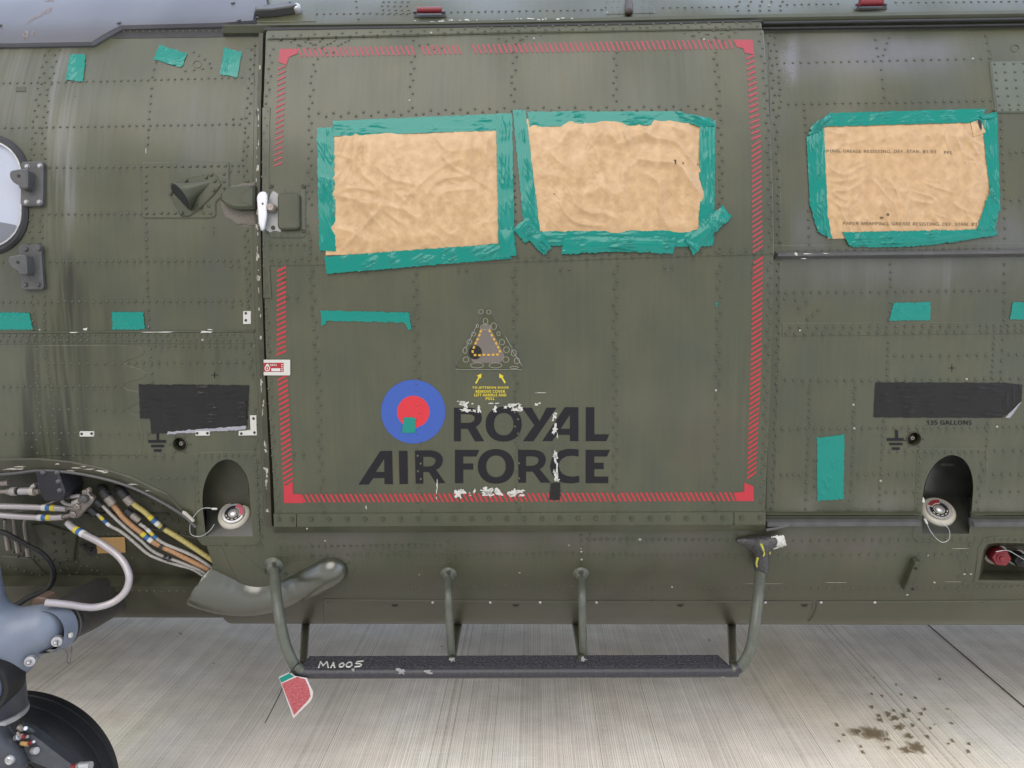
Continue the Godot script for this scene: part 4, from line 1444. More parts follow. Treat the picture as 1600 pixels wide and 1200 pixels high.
	plate(mb, round_poly([Vector2(263, 300), Vector2(273, 287), Vector2(290, 278), Vector2(330, 271), Vector2(338, 273), Vector2(346, 288), Vector2(335, 303), Vector2(314, 324), Vector2(296, 338), Vector2(281, 338)], 3), .0035, .004, .003)
	put("diamond_flange", mb, mats.green_metal, horn)
	var a := pt(337, 283, -.002); var b := pt(282, 308, .021)
	mb = MB.new()
	tube(mb, [a, pt(320, 290, .001), pt(304, 297, .004), pt(292, 303, .011), b], [.004, .040], 28)
	put("cone", mb, mats.green_metal, horn)
	mb = MB.new()
	lathe(mb, [Vector2(.036, .0005), Vector2(.036, .001), Vector2(.0001, .001)], ring_at(b - pt(292, 303, .011), b), 24)
	put("mouth", mb, mats.black_rubber, horn)
	for q in [[267, 302.5], [291, 282], [322, 277], [335.5, 282.5], [334, 297], [313, 322.5], [284, 333], [330, 273]]: peg("bolt", q[0], q[1], .0075, 2.7, .004, mats.green_metal, horn, true)
	for q in [[229, 260.5], [241, 260], [252, 260], [263, 260], [274, 260], [285, 260], [297, 260], [308, 259.5], [319, 260], [330, 259], [341, 259], [352, 259], [228, 274.5], [228, 285], [228, 298], [228, 311], [228, 325], [229, 333.5], [240, 333.5], [252, 333], [262, 333.5], [273.5, 333], [318, 333], [329, 333.5], [350, 272], [350, 283.5], [350, 294], [326, 322]]: peg("rivet", q[0], q[1], .0035, 2.7, .0026, mats.green_metal, horn)
	# latch fairing bedded in sealant
	mb = MB.new()
	plate(mb, [Vector2(344, 312), Vector2(347, 300), Vector2(355, 296), Vector2(360, 290), Vector2(370, 289), Vector2(380, 285.5), Vector2(392, 286), Vector2(399, 283), Vector2(400, 351), Vector2(390, 352), Vector2(380, 350), Vector2(370, 350), Vector2(362, 344), Vector2(352, 339), Vector2(348, 330), Vector2(345, 322)], 0, .004, .005)
	put("sealant_bed", mb, mats.sealant, heli)
	mb = MB.new()
	prism(mb, local_px(round_poly([Vector2(351, 305), Vector2(366, 296), Vector2(405, 294), Vector2(405, 331), Vector2(377, 331), Vector2(364, 327), Vector2(351, 318)], 2, 2), 376, 312, mpp(376, 312, 0)), 0, .030, .006, frame(376, 312, 0))
	put("latch_fairing", mb, mats.green_metal, heli)
	# white bonding tabs
	var tabs := [[round_px(379.5, 486, 392, 506.5, 1), [[384, 489.5], [384, 500.5]]], [round_px(124, 674, 146.5, 682.5, 1), [[127.5, 678], [143, 677.5]]], [round_px(305, 673, 327.5, 681, 1), [[308, 677], [324, 677]]], [[Vector2(390, 649), Vector2(400.5, 649), Vector2(401.5, 680.5), Vector2(372.5, 681), Vector2(372.5, 673.5), Vector2(391, 672)], [[396, 654], [397.5, 676], [377, 677.5]]]]
	for t in tabs:
		var n := Node3D.new()
		n.name = numbered("bonding_tab")
		heli.add_child(n, true)
		mb = MB.new()
		plate(mb, t[0], 0, .004, .0008)
		put("plate", mb, mats.white_paint, n)
		for h in t[1]:
			mb = MB.new()
			decal(mb, [oval_px(h[0], h[1], 2.1, 2.1, 12)], .0046)
			put("screw_hole", mb, mats.black_rubber, n)
	earth_mark([[244.5, 676, 248, 688], [231.5, 687.6, 259, 692], [236, 695, 256, 699], [240, 702, 252, 706]])
	receptacle(281, 694, 11.0)
	mb = MB.new()
	decal(mb, [box_px(330, 585.6, 340, 586.6), box_px(334.5, 581, 335.5, 591)], .0016)
	decal(mb, [box_px(1482, 574.5, 1493, 575.5), box_px(1487, 569.5, 1488, 580.5)], .0012)
	put("datum_crosses", mb, mats.letter_paint, heli)
	for q in [[308, 100, 7], [1586, 75, 7]]:
		mb = MB.new()
		plate(mb, oval_px(q[0], q[1], q[2], q[2] * .9), 0, .0012, .001, [oval_px(q[0], q[1], q[2] - 1.2, q[2] * .9 - 1.2)])
		put("plug_rim", mb, mats.paint, heli)
	mb = MB.new()
	plate(mb, round_px(24, 135, 40, 143, 1), 0, .0015, .001)
	put("small_catch", mb, mats.green_metal, heli)
	mb = MB.new()
	for c in [[404, 138, 2.2, 5], [402, 176, 2.6, 5.5], [318, 356, .8, 1], [334, 356, .8, 1], [334, 363, .7, 1.5], [334, 368, .7, .7], [117.5, 150.5, .8, .8]]: decal(mb, [oval_px(c[0], c[1], c[2], c[3], 14)], .0012)
	put("drain_holes", mb, mat("hole_black", Color8(16, 16, 15), 0.7), heli)
	# scraped white edges along the moulding
	mb = MB.new()
	for q in [[133, 514.5, 3, 1.6], [322, 518.5, 9, 1.4], [328, 515, 4, 1], [62, 515, 1, .8], [115, 519.5, 6, .8], [232, 511, 1.4, 1.4], [250, 519, 24, .6], [228, 236, .6, 4]]: decal(mb, [blob_px(q[0], q[1], q[2], q[3], .5, 14)], .0042 if q[1] > 517 and q[1] < 521 else .0006)
	put("scraped_paint", mb, mats.white_paint, heli).set_meta("kind", "stuff")
	fuel_well(0, 364, 801, 0.587, [-12.0, 78.0], [Vector2(337, 795), Vector2(315, 795), Vector2(299, 814), Vector2(298, 834), Vector2(313, 838), Vector2(327, 830), Vector2(335, 819)], [[302, 706, 402, 853]], 1)
	fuel_well(1, 1468, 795, 0.62, [70.0, 150.0], [Vector2(1446, 813), Vector2(1456, 833), Vector2(1471, 847), Vector2(1483, 842), Vector2(1482, 826), Vector2(1469, 816)], [], -1)


func earth_mark(bars: Array) -> void:
	var mb := MB.new()
	for b in bars: decal(mb, [box_px(b[0], b[1], b[2], b[3])], .0017)
	put("earth_symbol", mb, mats.letter_paint, heli)


func receptacle(px: float, py: float, r: float) -> void:
	var n := Node3D.new()
	n.name = numbered("earthing_socket")
	heli.add_child(n, true)
	var k := r / 586.0
	var f := frame(px, py, 0)
	var mb := MB.new()
	lathe(mb, [Vector2(k * 1.18, 0), Vector2(k * 1.1, .0022), Vector2(k * 1.0, .0022), Vector2(k * .96, -.028), Vector2(.0001, -.028)], f, 24)
	put("cup", mb, mats.dark_green, n)
	mb = MB.new()
	lathe(mb, [Vector2(k * .34, -.028), Vector2(k * .34, -.008), Vector2(k * .24, -.005), Vector2(k * .14, -.005), Vector2(k * .14, -.012), Vector2(.0001, -.012)], f, 16)
	put("socket", mb, mats.dirty_steel, n)
	for i in 6: peg("rivet", px + cos(TAU * i / 6) * r * 1.42, py + sin(TAU * i / 6) * r * 1.3, 0, 2.2, .0022, mats.green_metal, n)


func fuel_well(i: int, cx: float, cy: float, along: float, arc: Array, lanyard: Array, rect: Array, side: int) -> void:
	var n := Node3D.new()
	n.name = numbered("fuel_filler")
	heli.add_child(n, true)
	var rim := well_px(i)
	var mb := MB.new()
	var outline: Array = round_poly([Vector2(302, 712), Vector2(308, 706), Vector2(396, 705), Vector2(402, 712), Vector2(405, 780), Vector2(408, 846), Vector2(400, 853), Vector2(316, 853), Vector2(307, 842)], 5) if i == 0 else round_poly([Vector2(1433, 708), Vector2(1440, 700.5), Vector2(1537, 700.5), Vector2(1545, 708), Vector2(1541, 790), Vector2(1535, 840), Vector2(1527, 848), Vector2(1432, 848), Vector2(1425, 840), Vector2(1430, 780)], 5)
	plate(mb, outline, 0, .0018, .003, [rim])
	put("surround", mb, mats.paint, n)
	var depth := -.105
	var foot := 776.0
	var inner := []
	for p: Vector2 in rim: inner.append(Vector2(lerpf(p.x, WELLS[i][5].x, .05), p.y if p.y < foot - 2 else foot))
	var c0 := skin_contour(PackedVector2Array(rim), .0018, 400); var c1 := PackedVector2Array()
	for p: Vector2 in inner: c1.append(hit(p.x, p.y, depth))
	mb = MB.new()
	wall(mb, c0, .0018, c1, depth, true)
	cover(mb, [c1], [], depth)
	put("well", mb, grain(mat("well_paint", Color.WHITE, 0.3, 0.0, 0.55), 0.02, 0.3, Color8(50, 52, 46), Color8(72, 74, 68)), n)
	# the cap, on the sloping shelf
	var foot0: Vector2 = rim[0]
	var p0 := pt(cx, foot0.y, 0); var p1 := pt(cx, foot, depth)
	var up := (p1 - p0).normalized()
	var z := Vector3.RIGHT.cross(up).normalized()
	if z.z < 0: z = -z
	z = (z + Vector3(0.10 * side, 0, 0)).normalized()
	var x := (Vector3.RIGHT - z * z.x).normalized()
	var on_shelf := p0.lerp(p1, along)
	var seen := at_z(cx, cy, on_shelf.z + .03 * z.z)
	var f := Transform3D(Basis(x, z.cross(x), z), seen - z * .03)
	mb = MB.new()
	lathe(mb, [Vector2(.054, -.012), Vector2(.054, .001), Vector2(.051, .003), Vector2(.046, .003)], f, 32)
	put("neck_ring", mb, mats.dark_channel, n)
	mb = MB.new()
	lathe(mb, [Vector2(.0445, .0), Vector2(.0452, .006), Vector2(.0452, .017), Vector2(.0435, .021), Vector2(.036, .0245), Vector2(.0345, .0245), Vector2(.034, .0225), Vector2(.032, .0225), Vector2(.0315, .025), Vector2(.02, .027), Vector2(.0001, .027)], f, 40)
	put("cap", mb, mats.cream_paint, n)
	mb = MB.new()
	lathe(mb, [Vector2(.031, .0255), Vector2(.0308, .0272), Vector2(.0245, .0274)], f, 36)
	put("inner_disc", mb, mats.worn_alloy, n)
	mb = MB.new()
	lathe(mb, [Vector2(.0242, .0268), Vector2(.0242, .0277), Vector2(.0145, .0277), Vector2(.0145, .0268)], f, 30)
	put("black_ring", mb, mats.letter_paint, n)
	mb = MB.new()
	for q in 5:
		var a0 := deg_to_rad(200 + q * 32); var a1 := a0 + .34
		var c := PackedVector2Array()
		for t in 5: c.append(Vector2.from_angle(lerpf(a0, a1, t / 4.0)) * .0215)
		for t in 5: c.append(Vector2.from_angle(lerpf(a1, a0, t / 4.0)) * .0185)
		prism(mb, c, .0272, .0283, .0002, f)
	put("ring_marks", mb, mats.cream_paint, n)
	mb = MB.new()
	lathe(mb, [Vector2(.0125, .026), Vector2(.012, .031), Vector2(.009, .033), Vector2(.0001, .0335)], f, 20)
	put("hub", mb, mats.worn_alloy, n)
	for g in 2:
		mb = MB.new()
		var c := PackedVector2Array()
		var pad := .0018 if g == 0 else 0.0
		for t in 9: c.append(Vector2.from_angle(deg_to_rad(lerpf(arc[0] - 3 * (1 - g), arc[1] + 3 * (1 - g), t / 8.0))) * (.0295 + pad))
		for t in 9: c.append(Vector2.from_angle(deg_to_rad(lerpf(arc[1] + 3 * (1 - g), arc[0] - 3 * (1 - g), t / 8.0))) * (.0185 - pad))
		prism(mb, c, .025 + .004 * g, .0305 + .002 * g, .001, f)
		put("handle_edge" if g == 0 else "handle", mb, mats.cream_paint if g == 0 else (mats.pink_handle if i == 0 else mats.red_cap), n)
	var w := []
	for p: Vector2 in lanyard: w.append(pt(p.x, p.y, .012))
	mb = MB.new()
	tube(mb, smooth_path(w), .0011, 6)
	put("lanyard", mb, mats.worn_alloy, n)
	mb = MB.new()
	tube(mb, [w[0].lerp(w[1], -.1), w[0].lerp(w[1], .25)], .003, 8)
	put("ferrule", mb, mats.white_paint, n)
	mb = MB.new()
	var lp := [Vector2(346, 748.5), Vector2(365, 748), Vector2(365, 750.2), Vector2(346, 750.7)] if i == 0 else [Vector2(1469, 724), Vector2(1491, 724), Vector2(1491, 728), Vector2(1469, 728)]
	decal(mb, [lp], depth + .002)
	put("placard", mb, mat("placard_grey", Color8(96, 96, 92), 0.5), n)


func wheel_bay() -> void:
	var bay := Node3D.new()
	bay.name = numbered("wheel_bay")
	heli.add_child(bay, true)
	var o := -.07
	var xr := hit(420, 850, o).x
	var s0 := hit(0, 700, o).y
	var mb := MB.new()
	var back := PackedVector2Array([Vector2(-3.2, s0), Vector2(xr, s0), Vector2(xr, ss[-1] - .02), Vector2(-3.2, ss[-1] - .02)])
	cover(mb, [back], [], o)
	put("bay_wall", mb, mats.dark_green, bay)  # same green as the skin; shade and grime both put into this darker colour
	mb = MB.new()
	var c := bay_contour()
	wall(mb, c, 0, c, o, true)
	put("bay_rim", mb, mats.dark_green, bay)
	mb = MB.new()
	var band := []
	for p: Vector2 in ARC.slice(0, 10): band.append(p)
	var upper := []
	for p: Vector2 in [Vector2(262, 772), Vector2(240, 762), Vector2(205, 745), Vector2(160, 731), Vector2(110, 721), Vector2(60, 716), Vector2(0, 717), Vector2(-200, 725), Vector2(-420, 760)]: upper.append(p)
	plate(mb, band + upper, 0, .004, .004)
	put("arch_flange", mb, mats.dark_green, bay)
	var lip := []
	for p: Vector2 in ARC.slice(1, 10): lip.append(pt(p.x, p.y + 1.5, .012))
	mb = MB.new()
	tube(mb, smooth_path(lip, 5), .0042, 10)
	put("arch_lip", mb, mats.grey_metal, bay)
	mb = MB.new()
	for q in [[20, 733, 14, 1.2], [30, 729, 8, 1], [118, 731, 8, 1], [140, 733, 10, .8], [158, 736, 6, 1.4], [165, 738, 3, 1], [110, 736, 6, 1.4], [205, 757, 7, 1.2], [90, 725, 3, .8], [130, 729, 3, .7], [230, 767, 4, .8]]: decal(mb, [blob_px(q[0], q[1], q[2], q[3], .7, 18)], .0055)
	put("flange_chips", mb, mats.cream_paint, bay).set_meta("kind", "stuff")
	mb = MB.new()
	prism(mb, local_px(round_poly([Vector2(289, 795), Vector2(294, 797), Vector2(306, 811), Vector2(304, 814), Vector2(298, 811), Vector2(288, 801)], 1), 297, 804, mpp(297, 804, 0)), .008, .013, .001, frame(297, 804, 0), true)
	put("tie_tag", mb, mats.cream_paint, bay)
	mb = MB.new()
	prism(mb, local_px(round_poly([Vector2(63, 734), Vector2(69, 731), Vector2(97, 731), Vector2(100, 738), Vector2(106, 768), Vector2(98, 782), Vector2(72, 782), Vector2(64, 764)], 3), 84, 756, mpp(84, 756, 0)), -.07, .016, .004, frame(84, 756, 0))
	put("strut_bracket", mb, mat("bracket_black", Color8(58, 58, 64), 0.4), bay)
	for q in [[68, 738], [90, 738], [92, 752], [94, 766]]: peg("bolt", q[0], q[1], .016, 4.4, .007, mats.grey_metal, bay)
	mb = MB.new()
	plate(mb, round_poly([Vector2(45, 820), Vector2(70, 818), Vector2(120, 835), Vector2(116, 877), Vector2(84, 879), Vector2(78, 860)], 4), o, .006, .003)
	plate(mb, round_poly([Vector2(118, 800), Vector2(200, 818), Vector2(330, 845), Vector2(330, 960), Vector2(240, 962), Vector2(122, 930), Vector2(122, 850)], 6), o, .003, .003)
	plate(mb, round_poly([Vector2(2, 868), Vector2(50, 873), Vector2(80, 905), Vector2(70, 935), Vector2(10, 945)], 4), o, .004, .003)
	plate(mb, [Vector2(122, 802), Vector2(262, 803), Vector2(264, 806), Vector2(122, 806)], o + .003, .004, .002)
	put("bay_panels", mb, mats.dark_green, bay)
	for q in [[83, 834], [98, 834], [84, 848], [99, 847], [86, 861], [102, 861], [84, 874], [104, 875]]: peg("bolt", q[0], q[1], o + .006, 3.0, .004, mats.dark_green, bay)
	mb = MB.new()                                          # the hull's own belly closes the bay below
	var sa := hit(220, 898, o).y; var sb := hit(220, 916, -.018).y
	var xl := -3.2; var xe := hit(350, 930, 0).x
	var foot := PackedVector2Array([Vector2(xl, sb), Vector2(xe, sb), Vector2(xe, ss[-1] - .03), Vector2(xl, ss[-1] - .03)])
	cover(mb, [foot], [], -.018)
	var g0 := surf(Vector2(xl, sa), o + .001); var g1 := surf(Vector2(xe, sa), o + .001); var g2 := surf(Vector2(xe, sb), -.018); var g3 := surf(Vector2(xl, sb), -.018)
	var gn := (g1 - g0).cross(g3 - g0).normalized()
	if gn.z < 0: gn = -gn
	mb.quad(g0, g1, g2, g3, gn, gn, gn, gn)
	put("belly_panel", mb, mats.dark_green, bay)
	# hoses
	var hose := func(called: String, px: Array, off, r: float, m: Material, ribs := 0.0) -> Array:
		var p := []
		for j in px.size(): p.append(pt(px[j][0], px[j][1], lerpf(off[0], off[1], float(j) / (px.size() - 1)) if off is Array else off))
		p = smooth_path(p, 6)
		if ribs > 0.0:
			var even := []
			var len := 0.0
			for j in p.size() - 1: len += p[j].distance_to(p[j + 1])
			var cv := Curve3D.new()
			for q in p: cv.add_point(q)
			for j in int(len / ribs): even.append(cv.sample_baked(j * ribs))
			p = even
		var b := MB.new()
		tube(b, p, r, 12, ribs)
		put(called, b, m, bay)
		return p
	var bands := func(p: Array, at: float, r: float, kinds: Array) -> void:     # the coloured identification bands round a pipe
		var cv := Curve3D.new()
		for q in p: cv.add_point(q)
		var len := cv.get_baked_length()
		for j in kinds.size():
			var b := MB.new()
			tube(b, [cv.sample_baked(at * len + j * .0125), cv.sample_baked(at * len + j * .0125 + .012)], r + .0006, 12)
			put("band", b, mats[["label_yellow", "label_blue", "label_white"][kinds[j]]], bay)
	var nut := func(ax: float, ay: float, bx: float, by: float, off: float, r: float, m: Material, sides := 6) -> void:
		var b := MB.new()
		var u := pt(ax, ay, off); var w := pt(bx, by, off)
		tube(b, [u, w], r, sides)
		put("pipe_fitting", b, m, bay)
	var p: Array = hose.call("yellow_hose", [[203, 782], [212, 790], [226, 800], [240, 813], [254, 825], [272, 836], [291, 848], [312, 862], [345, 884]], [-.030, -.028], 0.0076, mats.yellow_hose)
	bands.call(p, .22, .0077, [0, 1, 2])
	nut.call(188, 766, 198, 778, -.032, .0125, mats.dark_channel, 14); nut.call(197, 777, 206, 787, -.030, .0135, mats.dirty_steel)
	hose.call("elbow", [[184, 764], [188, 765], [193, 772]], [-.06, -.03], .012, mats.dark_channel)
	p = hose.call("tan_hose", [[174, 786], [184, 798], [193, 809], [206, 821], [220, 832], [235, 844], [250, 853], [270, 862], [290, 872], [310, 882], [340, 897]], [-.034, -.030], 0.0076, mats.tan_hose)
	bands.call(p, .33, .0077, [0, 1, 2])
	nut.call(160, 766, 169, 778, -.034, .0125, mats.dark_channel, 14); nut.call(168, 777, 177, 788, -.033, .0135, mats.dirty_steel)
	hose.call("elbow", [[157, 763], [161, 765], [165, 772]], [-.06, -.03], .012, mats.dark_channel)
	p = hose.call("thin_pipe", [[218, 818], [230, 827], [241, 838], [254, 848], [270, 855], [290, 863], [310, 873], [340, 893]], [-.034, -.031], 0.0050, mats.white_hose)
	bands.call(p, .1, .0051, [2, 0, 1])
	nut.call(197, 797, 207, 805, -.036, .010, mats.dark_channel, 14); nut.call(206, 804, 218, 814, -.035, .0105, mats.dirty_steel)
	hose.call("thin_pipe", [[156, 786], [165, 795], [176, 806], [190, 819], [205, 832], [222, 846], [236, 859], [252, 868], [275, 876], [296, 884], [315, 892], [338, 908]], [-.036, -.032], 0.0047, mats.white_hose)
	nut.call(150, 783, 159, 791, -.035, .009, mats.dark_channel, 14)
	p = hose.call("thin_pipe", [[148, 800], [158, 809], [168, 819], [176, 824], [186, 829], [200, 839], [215, 852], [232, 866], [250, 874], [275, 882], [300, 889], [318, 900], [335, 914]], [-.038, -.033], 0.0047, mats.white_hose)
	bands.call(p, .05, .0048, [0, 1, 2])
	nut.call(140, 795, 150, 804, -.036, .0095, mats.dark_channel, 14)
	p = hose.call("braided_hose", [[106, 817], [113, 824], [124, 831], [139, 839], [155, 847], [170, 857], [182, 866], [192, 877], [199, 890], [202, 903], [199, 918], [191, 930], [178, 940], [163, 946], [146, 949], [128, 948], [110, 945], [92, 943], [70, 941]], [-.030, .20], .0098, mats.braid)
	bands.call(p, .075, .0102, [0, 1, 2])
	nut.call(104, 815, 116, 826, -.030, .0105, mats.dirty_steel, 14)
	p = hose.call("braided_hose", [[-30, 790], [0, 791], [40, 792], [85, 794], [104, 795]], -.026, .0085, mats.braid)
	bands.call(p, .72, .0088, [2, 1, 0])
	p = hose.call("braided_hose", [[-30, 803], [0, 805], [40, 808], [80, 809], [98, 808]], -.024, .0085, mats.braid)
	bands.call(p, .70, .0088, [2, 1, 0])
	nut.call(104, 794.5, 122, 792, -.026, .006, mats.dirty_steel, 12); nut.call(97, 808, 114, 804, -.024, .006, mats.dirty_steel, 12)
	hose.call("white_pipe", [[72, 767.5], [84, 768], [91, 769], [95, 777], [98, 784], [106, 788], [116, 788], [124, 785]], -.022, 0.0050, mats.white_hose)
	hose.call("lower_pipe", [[10, 800], [40, 796], [75, 788], [92, 780], [112, 776], [126, 774]], -.045, .005, mats.dirty_steel)
	hose.call("corrugated_conduit", [[-20, 830], [5, 832], [25, 842], [45, 853], [62, 862], [75, 874], [83, 890], [83, 905], [77, 917], [66, 925], [48, 932], [30, 943], [18, 950]], [-.03, .02], .0072, mats.black_rubber, .0046)
	for q in [[[21, 810], [22, 822], [24, 838], [26, 848]], [[40, 811], [38, 818], [39, 832], [42, 848], [43, 858]], [[8, 812], [8, 824], [10, 840]]]:
		hose.call("drain_pipe", q, -.045, .0045, mats.dirty_steel)
	for q in [[26, 843, 29, 862], [43, 855, 45, 868], [10, 835, 14, 858]]: nut.call(q[0], q[1], q[2], q[3], -.045, .008, mats.dirty_steel, 8)
	for q in [[252, 824, 256, 827, .011], [250, 853, 254, 855, .011], [262, 873, 266, 875, .0075], [255, 870, 259, 872, .0075], [140, 839, 144, 841, .0115], [60, 793, 64, 793, .0105], [55, 808, 59, 808, .0105], [200, 896, 202, 901, .0115]]: nut.call(q[0], q[1], q[2], q[3], -.029, q[4], mats.dark_channel, 12)
	# connector barrel
	for q in [[0, 768, 12, 768, .006, "dirty_steel"], [12, 768, 18, 768, .0095, "dirty_steel"], [18, 768, 26, 767.6, .0125, "white_hose"], [26, 767.6, 31, 767.5, .009, "black_rubber"], [31, 767.5, 49, 767, .0105, "braid"], [49, 767, 55, 767, .0135, "cream_paint"], [55, 767, 63, 767, .0095, "dirty_steel"], [63, 767, 73, 767.4, .0062, "dirty_steel"], [-20, 757, 14, 754, .009, "dirty_steel"]]: nut.call(q[0], q[1], q[2], q[3], -.02, q[4], mats[q[5]], 16)
	nut.call(50, 761, 56, 757, -.008, .006, mats.white_hose, 10); nut.call(56, 757, 63, 755, -.008, .006, mats.dark_channel, 10)
	hose.call("lock_wire", [[62, 757], [68, 752], [72, 747]], -.006, .0008, mats.dirty_steel)
	# manifold
	mb = MB.new()
	prism(mb, local_px(round_poly([Vector2(135, 762), Vector2(145, 762), Vector2(146, 770), Vector2(153, 775), Vector2(151, 781), Vector2(122, 809), Vector2(112, 806), Vector2(112, 795), Vector2(124, 776), Vector2(135, 770)], 3), 130, 785, mpp(130, 785, -.03)), 0, .016, .004, frame(130, 785, -.035), true)
	put("manifold", mb, mats.dirty_steel, bay)
	mb = MB.new()
	lathe(mb, [Vector2(.012, .0), Vector2(.012, .013), Vector2(.009, .016), Vector2(.0001, .017)], frame(134, 778, -.02), 16)
	put("manifold_plug", mb, mats.grey_metal, bay)
	for q in [[122, 791, 6], [116, 803, 6], [140, 765, 3.5]]: peg("bolt", q[0], q[1], -.019, q[2], .009, mats.dirty_steel, bay, true)
	nut.call(112, 776, 126, 775, -.026, .006, mats.braid, 10); nut.call(114, 786, 124, 782, -.018, .007, mats.white_hose, 10)
	# chute over the hoses
	var cv := Vector3.ZERO
	var a := pt(343, 850, .04); var b := pt(300, 930, .02)
	var cut := Plane((b - a).cross(Vector3(0, 0, 1)).normalized(), a)
	if cut.normal.x > 0: cut = Plane(-cut.normal, -cut.d)
	mb = MB.new()
	var spine := [[310, 898, -.036, .086], [350, 913, -.036, .082], [388, 923, -.034, .070], [420, 926, -.025, .056], [452, 920, -.014, .046], [486, 906, -.006, .044], [508, 895, -.003, .042], [522, 888, -.002, .042]]
	var sp := []; var sr := []
	for q in spine:
		sp.append(pt(q[0], q[1], q[2])); sr.append(Vector3(q[3], 0, 0))
	sp = smooth_path(sp, 2); sr = smooth_path(sr, 2)
	var bones := []
	for k in sp.size() - 1: bones.append([sp[k], sp[k + 1], sr[k].x, sr[k + 1].x])
	blend(mb, bones, .014, .008, [cut])
	put("hose_fairing", mb, grain(mat("fairing_paint", Color.WHITE, 0.3, 0.0, 0.65), 0.02, 0.4, Color8(56, 60, 45), Color8(70, 74, 58)), heli)
	mb = MB.new()
	plate(mb, round_poly([Vector2(342, 846), Vector2(356, 848), Vector2(392, 877), Vector2(425, 903), Vector2(450, 899), Vector2(500, 874), Vector2(530, 866), Vector2(550, 872), Vector2(556, 892), Vector2(540, 908), Vector2(500, 930), Vector2(440, 945), Vector2(380, 930)], 8), 0, .002, .003)
	put("fairing_flange", mb, mats.paint, heli)
	for q in [[353, 851], [413, 893], [446, 898], [500, 877], [544, 879], [442, 940]]: peg("screw", q[0], q[1], .002, 2.8, .003, mats.green_metal, heli)


